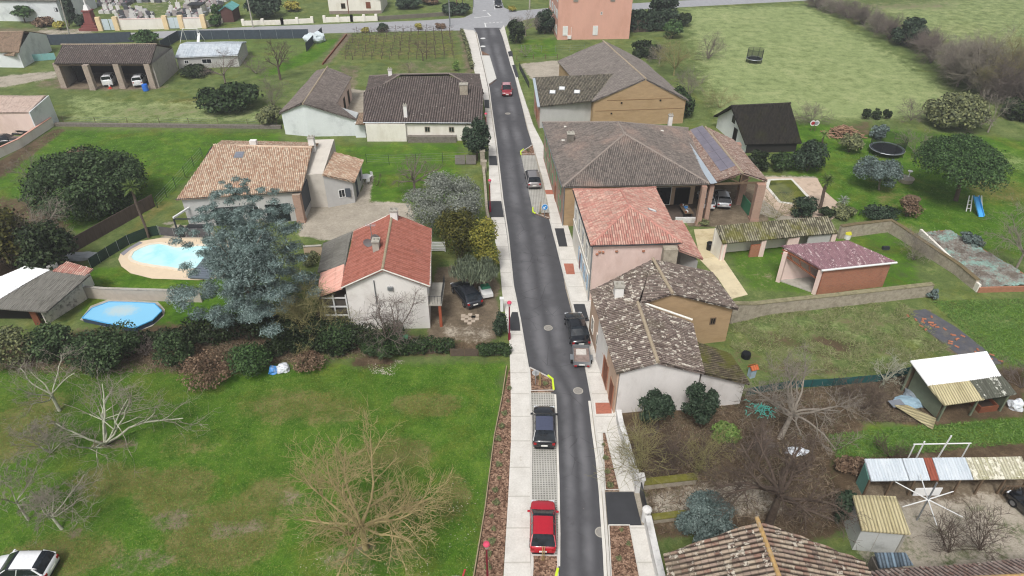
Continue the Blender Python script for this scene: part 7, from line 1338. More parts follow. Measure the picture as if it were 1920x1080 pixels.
def tubes(segs, sides):                                    # numpy tubes for many segments at once
    S_ = np.array(segs); A, B, ra, rb = S_[:, :3], S_[:, 3:6], S_[:, 6:7], S_[:, 7:8]; D = B-A; D /= np.linalg.norm(D, axis=1, keepdims=True)+1e-9
    X = np.cross(D, np.where(np.abs(D[:, 2:3]) < .9, [[0, 0, 1.]], [[1., 0, 0]])); X /= np.linalg.norm(X, axis=1, keepdims=True)+1e-9; Y = np.cross(D, X); n = len(A); ring0, ring1 = [], []
    for k in range(sides): w_ = 2*math.pi*k/sides; o = X*math.cos(w_)+Y*math.sin(w_); ring0.append(A+o*ra); ring1.append(B+o*rb)
    vs = np.stack(ring0+ring1, 1).reshape(-1, 3); base = (np.arange(n)*2*sides)[:, None]
    fs = np.concatenate([np.concatenate([base+k, base+(k+1) % sides, base+sides+(k+1) % sides, base+sides+k], 1) for k in range(sides)], 0); return vs, fs
def grow(out, p, d, L, r, lvl, rnd, wob, grav, ns, ch, cen=None, rad=None):
    k = max(2, ns[lvl]); step = L/k; pts = [p.copy()]; dirs = []
    for i in range(k):
        d = (d+V((rnd.gauss(0, wob), rnd.gauss(0, wob), rnd.gauss(0, wob*.8)+grav))).normalized(); q = p+d*step
        if q.z < .05: q.z = .05+rnd.random()*.1
        r1 = r*(1-.55*(i+1)/k); out.append((*p, *q, max(.0105, r*(1-.55*i/k)), max(.008, r1))); p = q; pts.append(q); dirs.append(d)
    if lvl+1 < len(ns):
        for j in range(ch[lvl]):
            f_ = rnd.uniform(.3, 1.0) if lvl else rnd.uniform(.35, 1.0); i = min(k-1, int(f_*k)); q = pts[i].lerp(pts[i+1], f_*k-i if f_ < 1 else 1)
            side = V((rnd.gauss(0, 1), rnd.gauss(0, 1), rnd.gauss(.25, .8))).normalized(); nd = (dirs[i]*rnd.uniform(.5, 1.1)+side*.85).normalized()
            grow(out, q, nd, L*rnd.uniform(.32, .62)*(1.15-.5*f_*(lvl == 0)), max(.01, r*(1-.55*f_)*.6), lvl+1, rnd, wob*1.1, grav*.6, ns, ch)
def bare(name, label, cat, bb, base, bark='grey', limbs=7, ch=(6, 5, 3), seed=1, tr=.2, th=.35, spread=1.0, wob=.16, grav=.03, twig=None, group=None, multi=False, lean=(0, 0), ur=None, lt=None):
    g, c, rx, ry, a = place(bb, base); rnd = random.Random(seed); t = thing(name, label, cat, g, 0, group); H_ = c.z+a
    fork = V((lean[0], lean[1], max(.15, H_*th))); big = []; small = []
    if not multi: big.append((0, 0, -.1, *(fork*.5), tr*1.15, tr*.95)); big.append((*(fork*.5), *fork, tr*.95, tr*.8))
    out = []
    for k in range(limbs):
        ph = 2*math.pi*k/limbs+rnd.uniform(-.35, .35); u = rnd.uniform(*ur) if ur else rnd.uniform(-.25, .95) if limbs > 5 else rnd.uniform(.1, .9); rr = math.sqrt(max(0, 1-u*u))
        tgt = V((c.x+rx*spread*rr*math.cos(ph), c.y+ry*spread*rr*math.sin(ph), max(.3, c.z+a*u))); st = V((0, 0, 0.02)) if multi else fork*rnd.uniform(.8, 1.0)
        d = (tgt-st); L = d.length*.9; d.normalize(); d = (d+V((0, 0, .22))).normalized()
        grow(out, st, d, L, tr*(.5 if not multi else .4), 0, rnd, wob, -grav, (6, 4, 3, 2)[:len(ch)+1], ch)
    out_b = [s_ for s_ in out if s_[6] > .035]; out_s = [s_ for s_ in out if s_[6] <= .035]
    vs, fs = tubes(big, 9) if big else (np.zeros((0, 3)), np.zeros((0, 4), int))
    if len(vs): fast('trunk', vs, fs, BK[bark], t, smooth=True)
    if out_b: v_, f_ = tubes(out_b, 6); fast('limbs', v_, f_, BK[bark], t, smooth=True)
    v_, f_ = tubes(out_s, 3); fast('crown' if not multi else 'branches', v_, f_, BK[twig or bark], t)
    return t
def hedge(name, label, pts, h, w_, m, n=3000, ls=.14, cat='hedge', box=True):
    q = g2(pts); c0 = q[0]; t = thing(name, label, cat, c0); bl = []
    for a, b in zip(q, q[1:]):
        L = (b-a).length; k = max(1, int(L/(w_*.45)))
        for i in range(k+1):
            p = a.lerp(b, i/k)-c0; j = RN.uniform(-.12, .12, 3)*w_
            for z in (h*.3, h*.72): bl.append(((p.x+j[0], p.y+j[1], z+j[2]), (w_*.5, w_*.5, h*.33)))
    vs, fs = blobs_leaves(bl, n, ls); fast('foliage', vs, fs, LM[m], t); mb = MB(); mb.strip([p-c0 for p in q], w_*.35, -.05, h*.6); build('branches', mb, BK['brown'], t, local=True); return t
# --- the foreground lawn
bare('walnut_tree', 'wide bare tan-twigged tree with a short dark trunk on the foreground lawn', 'tree', (538, 815, 828, 1078), (686, 1028), 'tan', 14, (9, 6, 4), 3, .2, .3, 1.08, .15, .0, ur=(-.75, .75))
bare('fruit_tree', 'sprawling pale lichened fruit tree with fallen limbs at the left of the lawn', 'tree', (135, 700, 342, 848), (196, 834), 'lichen', 7, (6, 5, 3), 12, .24, .2, 1.05, .2, .03, twig='pale', multi=True, ur=(-.3, .7))
bare('fruit_tree', 'pale lichened fruit tree against the laurel at the left', 'tree', (15, 655, 185, 795), (112, 770), 'lichen', 6, (6, 5, 3), 8, .13, .35, 1.05, .22, .03, twig='pale')
bare('fruit_tree', 'grey twiggy fruit tree low on the left edge of the lawn', 'tree', (25, 770, 160, 860), (95, 850), 'lichen', 7, (7, 5, 4), 5, .1, .3, 1.0, .22, .04, twig='pale', multi=True)
bare('fruit_tree', 'small pale fruit tree leaning left with a forked trunk near the white hatchback', 'tree', (60, 900, 185, 1000), (116, 992), 'lichen', 7, (7, 5, 4), 21, .1, .3, 1.1, .24, .05, lean=(-.4, .2), twig='pale')
bare('fruit_tree', 'small upright grey fruit tree at the far left of the lawn above the white hatchback', 'tree', (10, 870, 90, 985), (53, 975), 'lichen', 6, (7, 5, 4), 23, .08, .4, 1.0, .2, .02, twig='pale')
# --- hedge between the lawn and the gardens
leafy('laurel_shrub', 'big glossy dark laurel in the hedge nearest the blue covered pool', 'shrub', (128, 598, 262, 702), 'laurel', n=6500, ls=.13, nb=20)
leafy('laurel_shrub', 'dark laurel clump beside the garden hut at the left edge', 'shrub', (50, 605, 140, 680), 'laurel', n=3500, ls=.13, nb=16)
leafy('laurel_shrub', 'pale-tipped evergreen shrub at the left frame edge below the hut', 'shrub', (-30, 612, 62, 700), 'bush', n=3000, ls=.12, nb=16)
leafy('evergreen_shrub', 'rounded dark green shrub between the laurel and the brown leafy bush', 'shrub', (287, 622, 362, 698), 'laurel', n=3000, ls=.11, nb=14)
leafy('brown_bush', 'brown-leaved bush beside the clipped green shrub', 'shrub', (334, 655, 436, 732), 'brown', n=2600, ls=.1, nb=18, core=False)
leafy('green_shrub', 'dense clipped bright-edged green shrub at the left of the rubbish sacks', 'shrub', (424, 638, 506, 712), 'pine', n=4200, ls=.1, nb=12, lo=.4, hi=.55)
leafy('brown_bush', 'straw-brown dry bush right of the rubbish sacks', 'shrub', (546, 655, 612, 702), 'brown', n=1600, ls=.09, nb=14, core=False)
bare('bare_shrub', 'reddish bare shrub between the laurel and the rounded shrub', 'shrub', (250, 630, 300, 670), (275, 668), 'purple', 7, (6, 5), 31, .06, .1, multi=True)
hedge('dark_hedge', 'dark shaded hedge running from the cedar foot to the white gable', [(365, 640), (430, 632), (500, 628), (560, 640), (640, 645), (690, 650)], 2.3, 2.3, 'dark', 16000, .12)
leafy('dark_shrub', 'dense dark shrub in front of the glazed lean-to porch', 'shrub', (505, 590, 590, 662), 'dark', n=3200, ls=.11)
leafy('dark_shrub', 'dark evergreen shrub left of the palm-like clump under the white gable', 'shrub', (590, 600, 672, 668), 'ivy', n=3000, ls=.11)
bare('willow_shrub', 'yellowish bare shrub spreading over the dark hedge beside the porch', 'shrub', (535, 535, 650, 640), (590, 636), 'olivetan', 10, (8, 6, 4), 41, .1, .2, multi=True)
leafy('yucca_clump', 'deep green strappy clump below the white gable wall', 'shrub', (678, 612, 762, 676), 'ivy', n=1900, ls=.28, asp=.16, up=.6)
hedge('dark_hedge', 'low dark hedge behind the brown leafy bush, below the blue covered pool', [(262, 648), (330, 640), (405, 645)], 1.4, 1.5, 'dark', 5500, .12)
hedge('ivy_hedge', 'ivy-covered hedge right of the strappy clump', [(742, 660), (790, 660), (842, 658)], 1.3, 1.4, 'ivy', 4200, .1)
hedge('dark_hedge', 'shaded evergreen undergrowth behind the rubbish sacks and the straw-brown bush', [(505, 668), (560, 655), (640, 660)], 1.2, 1.6, 'dark', 6000, .12)
hedge('ivy_hedge', 'ivy-covered hedge end piece by the street pavement', [(902, 664), (948, 664)], 1.1, 1.1, 'ivy', 2600, .1)
leafy('juniper', 'small upright dark juniper at the corner of the parking yard', 'conifer', (922, 582, 953, 634), 'conifer', n=1600, ls=.1, nb=8, lo=.4, hi=.6)
bare('bare_tree', 'bare ivy-stemmed tree fanned against the white gable wall', 'tree', (652, 535, 800, 655), (733, 652), 'brown', 8, (7, 5, 3), 51, .13, .12, 1.0, .15, .02, twig='purple')
leafy('ivy_growth', 'ivy climbing the stems of the bare tree by the white gable', 'ivy', (712, 598, 760, 640), 'ivy', n=900, ls=.1)
# --- cedar and the gardens behind
def cedar_blobs(c, rx, ry, a):
    out = []; z0, z1 = max(1.2, c.z-a*.9), c.z+a
    out.append(((c.x, c.y, c.z-a*.1), (rx*.66, ry*.66, a*.74)))
    for k in range(210):
        t_ = (k+.5)/210; z = z0+(z1-z0)*t_; R_ = rx*1.12*max(.1, 1-((t_-.36)/.68)**2)**.6*(.85+.2*math.sin(k*2.1))+.15; ph = k*2.39996+RN.uniform(-.3, .3); s_ = (.3+.5*(1-t_))*RN.uniform(.7, 1.2); f_ = RN.uniform(.2, 1.0)
        out.append(((c.x*(.3+.7*t_)+R_*f_*math.cos(ph), c.y+R_*f_*math.sin(ph), z-.12*f_*R_+RN.uniform(-.3, .3)), (s_*1.35, s_*1.35, s_*.6)))
    return out
leafy('blue_cedar', 'tall blue-grey cedar with tiered drooping sprays beside the pool', 'conifer', (340, 335, 592, 602), 'cedar', (473, 616), 105000, .14, tr=.28, asp=.2, shell=.5, blobs=cedar_blobs, up=.5, trunk='grey')
leafy('big_laurel_tree', 'huge rounded dark evergreen at the edge of the left lawn', 'tree', (50, 275, 265, 412), 'laurel', None, 24000, .17, 40, lo=.22, hi=.38)
leafy('dark_evergreen', 'dark olive-green evergreen mass at the left edge', 'tree', (-70, 385, 60, 520), 'thuja', None, 5000, .2, 18)
leafy('dark_evergreen', 'shadowy dark evergreen beside the brushwood fence', 'tree', (30, 410, 140, 530), 'dark', None, 4500, .2, 18)
bare('bare_tree', 'pale bare tree rising from the dark evergreens by the brushwood fence', 'tree', (25, 372, 140, 485), (85, 482), 'pale', 8, (7, 5, 3), 61, .13, .3)
bare('bare_tree', 'thin bare grey tree behind the huge rounded evergreen', 'tree', (30, 285, 110, 350), (58, 345), 'grey', 6, (6, 4, 3), 62, .1, .3)
leafy('russet_tree', 'russet-brown topped small tree behind the huge rounded evergreen', 'tree', (115, 272, 165, 310), 'brown', None, 1300, .2, 8)
def palm(label, base, top, fl, n=26, tr=.16, m='palm', cat='palm', skirt=0):
    g = G(*base); h = height_at(g, top); t = thing('palm_tree', label, cat, g); mb = MB(); k = 7
    for i in range(k): mb.tube((.06*math.sin(i), 0, h*i/k-.05), (.06*math.sin(i+1), 0, h*(i+1)/k), tr*(1.1 if i % 2 else 1), tr*.92, 8)
    build('trunk', mb, BK['brown'], t, local=True); vs = []; fs = []
    for i in range(n+skirt):
        ph = i*2.39996; el = (1.25-1.7*(i/n)) if i < n else -1.25; L = fl*RN.uniform(.85, 1.1)*(1 if i < n else .7); p = np.array([0, 0, h]); d = np.array([math.cos(ph)*math.cos(el), math.sin(ph)*math.cos(el), math.sin(el)])
        side = np.array([-math.sin(ph), math.cos(ph), 0])
        for s_ in range(7):
            q = p+d*L/7; wd = .5*math.sin(math.pi*(s_+.7)/7.6)*fl*.36
            for sg in (-1, 1): b = len(vs); tip = (p+q)/2+d*L*.1+side*sg*wd+np.array([0, 0, -.18*wd]); vs += [p, q, tip+(q-p)*.35, tip]; fs.append((b, b+1, b+2, b+3))
            p = q; d = d+np.array([0, 0, -.13]); d /= np.linalg.norm(d)
    fast('crown', np.array(vs), np.array(fs), LM[m], t); return t
palm('slim palm with a ragged crown between the brushwood fence and the pool', (279, 446), 352, 1.1, 22, .14)
leafy('grey_olive', 'large silver-grey olive tree between the gravel drive and the pavement', 'tree', (757, 320, 908, 440), 'olive', (835, 442), 19000, .095, 30, 'grey', .22, lo=.24, hi=.4)
leafy('thuja', 'dense dark olive-green thuja beside the red-roofed house', 'conifer', (812, 388, 905, 505), 'thuja', None, 6500, .12, 14, lo=.35, hi=.55)
leafy('golden_thuja', 'golden-tipped thuja next to the pavement', 'conifer', (874, 408, 942, 515), 'gold', None, 4200, .13, 14, lo=.35, hi=.5)
leafy('weeping_conifer', 'mop-headed grey-green weeping conifer over the parked estate car', 'conifer', (843, 478, 937, 545), 'weep', (890, 552), 5000, .3, 14, 'brown', .1, asp=.13, hang=1.0)
leafy('holm_oak', 'round dark evergreen tree at the corner of the white hipped house', 'tree', (867, 222, 920, 296), 'conifer', (894, 300), 4200, .2, 16, tr=.18)
bare('bare_tree', 'spreading bare purplish tree on the lawn behind the silver olive', 'tree', (742, 290, 830, 352), (778, 362), 'purple', 8, (7, 5, 3), 71, .17, .35, 1, .2)
bare('bare_shrub', 'small bare shrub on the lawn beside the wing path', 'shrub', (695, 325, 720, 350), (706, 349), 'brown', 5, (5, 4), 72, .06, .1, multi=True)
for i, (bb, l) in enumerate((((452, 598, 500, 625), 'dead fern tuft at the foot of the blue cedar'), ((560, 470, 600, 500), 'dim shrub between the cedar and the mossy porch roof'), ((480, 412, 500, 428), 'potted shrub on the gravel under the orange roof'))): leafy('garden_shrub', l, 'shrub', bb, 'bush', n=900, ls=.12)
# --- meadow and upper left
leafy('ivy_mound', 'dark ivy-smothered mound of bushes in the meadow', 'shrub', (372, 150, 485, 212), 'ivy', None, 4800, .3, 18)
bare('bare_tree', 'leggy bare tree over the ivy mound', 'tree', (385, 88, 450, 165), (425, 165), 'purple', 6, (7, 5, 3), 81, .16, .35); bare('bare_tree', 'gaunt bare tree by the grass track below the windbreak', 'tree', (495, 72, 550, 145), (526, 150), 'brown', 6, (7, 5, 3), 82, .2, .35)
bare('bare_shrub', 'grey bramble thicket beside the long outbuilding', 'shrub', (478, 140, 545, 205), (512, 200), 'purple', 10, (7, 5), 83, .1, .1, multi=True); bare('bare_shrub', 'grey bramble thicket right of the white metal shed', 'shrub', (440, 105, 520, 140), (480, 138), 'purple', 10, (7, 5), 84, .1, .1, multi=True)
leafy('dark_shrub', 'dark bush at the foot of the white metal shed', 'shrub', (335, 122, 400, 145), 'dark', None, 1500, .25, 10)
leafy('garden_shrub', 'olive-green bush at the corner of the long outbuilding', 'shrub', (480, 195, 530, 238), 'bush', None, 1500, .22, 10)
leafy('garden_hedge', 'wedge-shaped green hedge by the cross road behind the cart barn', 'hedge', (245, 55, 296, 84), 'pine', None, 2200, .25, 9)
leafy('roadside_tree', 'small umbrella-crowned pine before the white chapel building', 'tree', (22, 10, 62, 34), 'pine', (47, 42), 1300, .35, 9, flat_=.6)
leafy('cypress', 'narrow dark cypress beside the white chapel building', 'conifer', (118, -12, 137, 48), 'conifer', (130, 50), 2000, .35, 9, lo=.45, hi=.6); leafy('clipped_shrub', 'round dark shrub left of the crucifix pedestal', 'shrub', (140, 28, 164, 52), 'conifer', None, 1300, .3, 8); leafy('garden_shrub', 'dull brown shrub bank below the white chapel building', 'shrub', (62, 32, 105, 50), 'brown', None, 1300, .3, 10); leafy('garden_shrub', 'yellow-topped shrub at the roadside by the leaning pole', 'shrub', (100, 40, 122, 56), 'yellow', None, 700, .3, 8)
leafy('garden_tree', 'dark broad tree in the garden beyond the cemetery', 'tree', (458, -14, 525, 34), 'conifer', None, 3200, .4, 14); leafy('golden_shrub', 'pale golden shrub on the lawn beside the dark garden tree', 'shrub', (530, 2, 562, 22), 'yellow', None, 900, .35, 8); leafy('garden_shrub', 'green hedge clump in front of the red hut', 'shrub', (392, 28, 418, 50), 'pine', None, 1200, .3, 8); leafy('garden_tree', 'round green tree between the family tomb and the red hut', 'tree', (396, 6, 415, 32), 'pine', None, 1200, .3, 8)
leafy('topiary_ball', 'clipped dark green ball at the top edge of the vineyard', 'shrub', (705, 44, 728, 60), 'conifer', None, 1500, .2, 6, lo=.5, hi=.6)
for i, (bb, m, l) in enumerate((((676, 50, 692, 61), 'yellow', 'yellowish shrub left of the clipped ball at the vineyard edge'), ((776, 44, 792, 56), 'yellow', 'golden shrub at the road edge of the vineyard'), ((815, 42, 836, 54), 'brown', 'russet shrub at the road edge of the vineyard'))): leafy('road_shrub', l, 'shrub', bb, m, None, 600, .22, 6)
leafy('garden_tree', 'dark shrub mass on the bank beyond the cross road', 'shrub', (740, -10, 790, 16), 'conifer', None, 1700, .4, 10); leafy('garden_tree', 'brown shrub mass on the bank beyond the cross road', 'shrub', (785, -14, 825, 8), 'brown', None, 1300, .4, 10); leafy('garden_tree', 'dark evergreen bushes at the left corner of the upper street', 'shrub', (826, 4, 882, 28), 'conifer', None, 1700, .35, 10); leafy('road_shrub', 'yellow flowering shrub on the right verge of the upper street', 'shrub', (952, 10, 968, 22), 'yellow', None, 500, .25, 6)
# --- vineyard: stakes in rows, each vine its own object
vine = None; rv = random.Random(2); q0, q1, q2_, q3 = G(646, 112), G(850, 110), G(842, 58), G(668, 64)
for i in range(9):
    for j in range(13):
        p = q0.lerp(q1, j/12).lerp(q3.lerp(q2_, j/12), i/8); p += V((rv.uniform(-.2, .2), rv.uniform(-.2, .2), 0))
        if vine is None:
            out = []; out.append((0, 0, -.1, .05, 0, .7, .07, .05)); grow(out, V((.05, 0, .7)), V((1, 0, .3)), 1.0, .04, 0, random.Random(1), .2, 0, (4, 3), (4,)); grow(out, V((.05, 0, .7)), V((-1, 0, .3)), 1.0, .04, 0, random.Random(2), .2, 0, (4, 3), (4,)); out.append((0, .1, -.1, 0, .1, 1.5, .045, .04)); out.append((-1.2, .1, 1.2, 1.2, .1, 1.2, .015, .015))
            v_, f_ = tubes(out, 5); vine = fast('grape_vine', v_, f_, BK['brown']); vine.location = p; tag(vine, 'bare pruned grape vine on a staked wire in the vineyard plot', 'vine', 'grape vines in the vineyard plot')
        else: o = vine.copy(); COL.objects.link(o); o.location = p; o.rotation_euler.z = rv.uniform(-.2, .2); o.scale = (rv.uniform(.8, 1.1),)*3
bare('bare_tree', 'small bare tree standing among the vines', 'tree', (775, 70, 815, 112), (793, 114), 'brown', 6, (6, 4, 3), 91, .1, .3); bare('bare_shrub', 'thin bare shrub at the near end of the vineyard plot', 'shrub', (755, 112, 785, 138), (768, 137), 'purple', 6, (5, 4), 92, .06, .1, multi=True); leafy('conifer_sapling', 'small green sapling at the right corner of the vineyard', 'shrub', (848, 112, 862, 134), 'light', None, 500, .18, 6)
hedge('street_hedge', 'thin brown and green hedge strip between the vineyard and the upper pavement', [(866, 60), (876, 90), (886, 130)], .8, .8, 'bush', 1800, .2)
# --- around the junction and the salmon house
leafy('garden_hedge', 'dark dense hedge left of the salmon house', 'hedge', (1002, 18, 1042, 65), 'conifer', None, 3000, .3, 12); bare('bare_tree', 'pale twiggy bare trees arching by the junction corner', 'tree', (955, 22, 1012, 68), (985, 68), 'pale', 9, (7, 5, 3), 101, .14, .3); leafy('dark_shrub', 'dark shrub at the junction corner below the pale bare tree', 'shrub', (950, 35, 985, 82), 'dark', None, 2000, .28, 12)
bare('bare_shrub', 'grey bare bush beside the white street gate', 'shrub', (970, 76, 1005, 108), (985, 106), 'grey', 8, (6, 5), 102, .08, .1, multi=True)
hedge('garden_hedge', 'long clipped dark hedge right of the salmon house', [(1186, 60), (1220, 58), (1258, 56)], 4.2, 2.6, 'conifer', 4200, .32); leafy('topiary_ball', 'round clipped dark bush at the end of the long hedge', 'shrub', (1244, 38, 1281, 72), 'pine', None, 2600, .28, 8, lo=.45, hi=.6); leafy('fir_tree', 'dark ragged fir behind the long hedge', 'conifer', (1218, -25, 1272, 38), 'conifer', None, 3000, .4, 14); leafy('ivy_stump', 'dark ivy-clad stump left of the pale meadow', 'shrub', (1270, 22, 1298, 50), 'dark', None, 900, .3, 8)
bare('bare_tree', 'golden-barked bare tree behind the earth barn', 'tree', (1228, 72, 1300, 145), (1263, 142), 'olivetan', 10, (8, 5, 3), 103, .15, .2); bare('bare_tree', 'silvery bare tree behind the earth barn ridge', 'tree', (1210, 80, 1262, 125), (1236, 120), 'pale', 8, (7, 5, 3), 104, .12, .2); bare('bare_shrub', 'purplish thicket at the edge of the pale meadow', 'shrub', (1295, 62, 1358, 112), (1328, 110), 'purple', 14, (8, 6), 105, .1, .1, multi=True); leafy('dark_shrub', 'dark bush along the back of the earth barn', 'shrub', (1180, 75, 1240, 108), 'dark', None, 2200, .3, 12)
bare('bare_shrub', 'dull bare scrub between the earth barn and the meadow', 'shrub', (1262, 128, 1320, 185), (1290, 180), 'grey', 12, (8, 6), 106, .08, .1, multi=True); bare('bare_shrub', 'straggly thorn scrub beside the black-roofed barn', 'shrub', (1310, 165, 1390, 205), (1350, 202), 'olivetan', 12, (8, 5), 107, .08, .1, multi=True)
leafy('ivy_growth', 'thick dark ivy hanging over the right end of the earth barn gable', 'ivy', (1254, 160, 1304, 222), 'ivy', None, 4200, .22, 14); palm('stubby palm with a bushy head beside the annex wall', (1028, 226), 200, 1.2, 34, .25); leafy('dark_shrub', 'small bush peeping over the farmhouse ridge by the ochre gable', 'shrub', (1180, 208, 1200, 224), 'pine', None, 500, .2, 6)
# --- hedgerow along the meadow
hr = [(1532, 14, 40, 28), (1560, 24, 44, 30), (1590, 34, 44, 32), (1618, 46, 46, 36), (1645, 60, 46, 40), (1668, 74, 44, 44), (1745, 118, 56, 60), (1782, 138, 64, 66), (1735, 100, 50, 44), (1818, 162, 74, 84), (1850, 180, 70, 100), (1890, 196, 80, 110), (1928, 205, 80, 110), (1800, 150, 60, 70), (1870, 160, 70, 90)]
hl = ['sparse purplish', 'dense grey-brown', 'tall feathery brown']
for i, (x, y, w_, h_) in enumerate(hr): bare('hedgerow_shrub', '%s bare bush, number %s from the top along the hedgerow between the meadows' % (hl[i % 3], ['one', 'two', 'three', 'four', 'five', 'six', 'seven', 'eight', 'nine', 'ten', 'eleven', 'twelve', 'thirteen', 'fourteen', 'fifteen'][i]), 'shrub', (x-w_/2, y-h_, x+w_/2, y+2), (x, y), 'purple' if i % 3 != 1 else 'pale', 26, (12, 8), 110+i, .17, .1, multi=True, group='bare bushes of the meadow hedgerow')
for i, (bb, l) in enumerate((((1800, 68, 1872, 182), 'tall brownish bare tree in the hedgerow at the upper right'), ((1848, 60, 1925, 192), 'tallest bare tree of the hedgerow, at the right frame edge'), ((1762, 98, 1826, 162), 'purplish bare tree in the hedgerow right of the evergreen oak'))): bare('bare_tree', l, 'tree', bb, ((bb[0]+bb[2])/2, bb[3]), ['brown', 'tan', 'purple'][i], 12, (11, 8, 4), 170+i, .2, .25, 1.0, .12, .0, twig=['pale', 'olivetan', 'pale'][i])
leafy('hedgerow_tree', 'dark evergreen oak standing in the meadow hedgerow', 'tree', (1676, 34, 1740, 88), 'conifer', None, 4200, .32, 16); leafy('dark_shrub', 'dark evergreen thicket at the right edge below the hedgerow', 'shrub', (1868, 150, 1945, 188), 'dark', None, 2800, .3, 12); leafy('dark_shrub', 'dark evergreen bush at the right frame edge above the mixed shrubs', 'shrub', (1882, 182, 1945, 226), 'dark', None, 2600, .3, 12)
leafy('mixed_shrub', 'large yellowish-green shrub mass at the top of the right-hand garden', 'shrub', (1740, 172, 1850, 245), 'bush', None, 6500, .24, 26, core=False); bare('bare_tree', 'pale bare tree growing through the yellowish shrub mass', 'tree', (1810, 170, 1885, 250), (1852, 248), 'pale', 8, (7, 5, 3), 131, .12, .25)
# --- right-hand garden
def pine_blobs(c, rx, ry, a):
    out = []
    for k in range(46): ph = k*2.39996; f_ = math.sqrt((k+.5)/46); s_ = RN.uniform(.22, .34); out.append(((c.x+rx*.7*f_*math.cos(ph), c.y+ry*.85*f_*math.sin(ph), c.z+a*(.42-.8*f_*f_)+RN.uniform(-.1, .1)*a), (rx*s_, rx*s_, a*.5)))
    return out
leafy('umbrella_pine', 'broad umbrella pine with a bare trunk on the right-hand lawn', 'conifer', (1722, 246, 1890, 344), 'pine', (1792, 376), 36000, .125, tr=.28, blobs=pine_blobs)
leafy('olive_shrub', 'silver-grey spreading olive on the right-hand lawn', 'tree', (1604, 290, 1690, 354), 'bluegrey', (1648, 356), 9000, .11, 20, 'grey', .14, lo=.25, hi=.42)
leafy('garden_shrub', 'dull round shrub by the firewood heap', 'shrub', (1574, 248, 1618, 288), 'bush', None, 1500, .18, 10); leafy('garden_shrub', 'blue-green round shrub behind the black trampoline', 'shrub', (1632, 233, 1668, 262), 'bluegrey', None, 1300, .18, 8); leafy('bay_tree', 'dark bay tree at the head of the murky pond', 'tree', (1488, 262, 1552, 326), 'conifer', None, 3200, .18, 14); leafy('brown_bush', 'brown-leaved round bush in front of the stone table', 'shrub', (1682, 368, 1728, 410), 'brown', None, 1300, .13, 10)
leafy('laurel_shrub', 'dark laurel bush behind the walled lawn corner', 'shrub', (1612, 385, 1690, 416), 'conifer', None, 2200, .14, 12); leafy('dark_shrub', 'dark glossy bush at the foot of the tall pond palm', 'shrub', (1482, 365, 1536, 412), 'conifer', None, 2600, .14, 12); leafy('dark_shrub', 'dark bush behind the mossy shed roof', 'shrub', (1534, 384, 1566, 410), 'dark', None, 1200, .14, 8); leafy('garden_shrub', 'brownish shrub bank along the wall behind the mossy shed', 'shrub', (1560, 380, 1608, 412), 'bush', None, 1500, .14, 10)
leafy('dark_shrub', 'dark shrub behind the open barn by the pond', 'shrub', (1400, 280, 1445, 322), 'dark', None, 1900, .18, 10); leafy('dark_shrub', 'dark shrub in the bed at the top of the pond', 'shrub', (1440, 285, 1490, 322), 'ivy', None, 1900, .18, 10); bare('bare_shrub', 'tan bare shrub beside the big barn pillar', 'shrub', (1432, 355, 1482, 412), (1456, 410), 'olivetan', 9, (7, 5), 132, .06, .1, multi=True); leafy('green_tuft', 'green weed tuft at the foot of the double brick pillars', 'shrub', (1306, 410, 1332, 425), 'bush', None, 500, .1, 6)
palm('tall shaggy palm beside the murky pond', (1536, 392), 338, 1.0, 30, .2, skirt=16); palm('small bright palm in front of the black-roofed barn', (1446, 276), 258, .9, 26, .12, 'light'); palm('small tufted palm by the firewood heap', (1540, 272), 252, .8, 24, .12, 'light'); palm('spiky pale yucca palm on the pond terrace', (1577, 392), 376, .8, 22, .08, 'olive')
for i, x in enumerate((1625, 1645, 1663)): leafy('topiary_shrub', ['left', 'middle', 'right'][i]+' one of three dark clipped shrubs at the meadow edge', 'shrub', (x-9, 204, x+9, 224), 'dark', None, 500, .2, 5, group='three clipped shrubs at the meadow edge')
bare('bare_shrub', 'pinkish bare scrub at the meadow edge above the clipped shrubs', 'shrub', (1480, 195, 1560, 235), (1520, 232), 'purple', 14, (8, 5), 133, .07, .1, multi=True); bare('bare_shrub', 'dull bare scrub right of the clipped shrubs', 'shrub', (1675, 190, 1740, 228), (1708, 226), 'purple', 12, (8, 5), 134, .07, .1, multi=True); bare('bare_shrub', 'grey bare shrub between the olive and the umbrella pine', 'shrub', (1680, 240, 1750, 290), (1715, 288), 'grey', 12, (8, 5), 135, .07, .1, multi=True)
bare('bare_tree', 'slender pale bare tree at the right edge beyond the netted plot', 'tree', (1855, 395, 1950, 500), (1904, 506), 'pale', 8, (7, 5, 3), 136, .12, .35)
bare('brush_heap', 'fallen pinkish brush heaped over the garden wall', 'brush heap', (1680, 432, 1745, 490), (1712, 488), 'pale', 14, (8, 5), 137, .06, .05, multi=True); leafy('blue_shrub', 'pale blue-green shrub at the edge of the netted plot', 'shrub', (1796, 435, 1844, 466), 'bluegrey', None, 1500, .13, 9)
leafy('weed_clump', 'grey-green weed clump at the end of the long stone wall', 'shrub', (1738, 540, 1762, 562), 'bluegrey', None, 500, .1, 6)
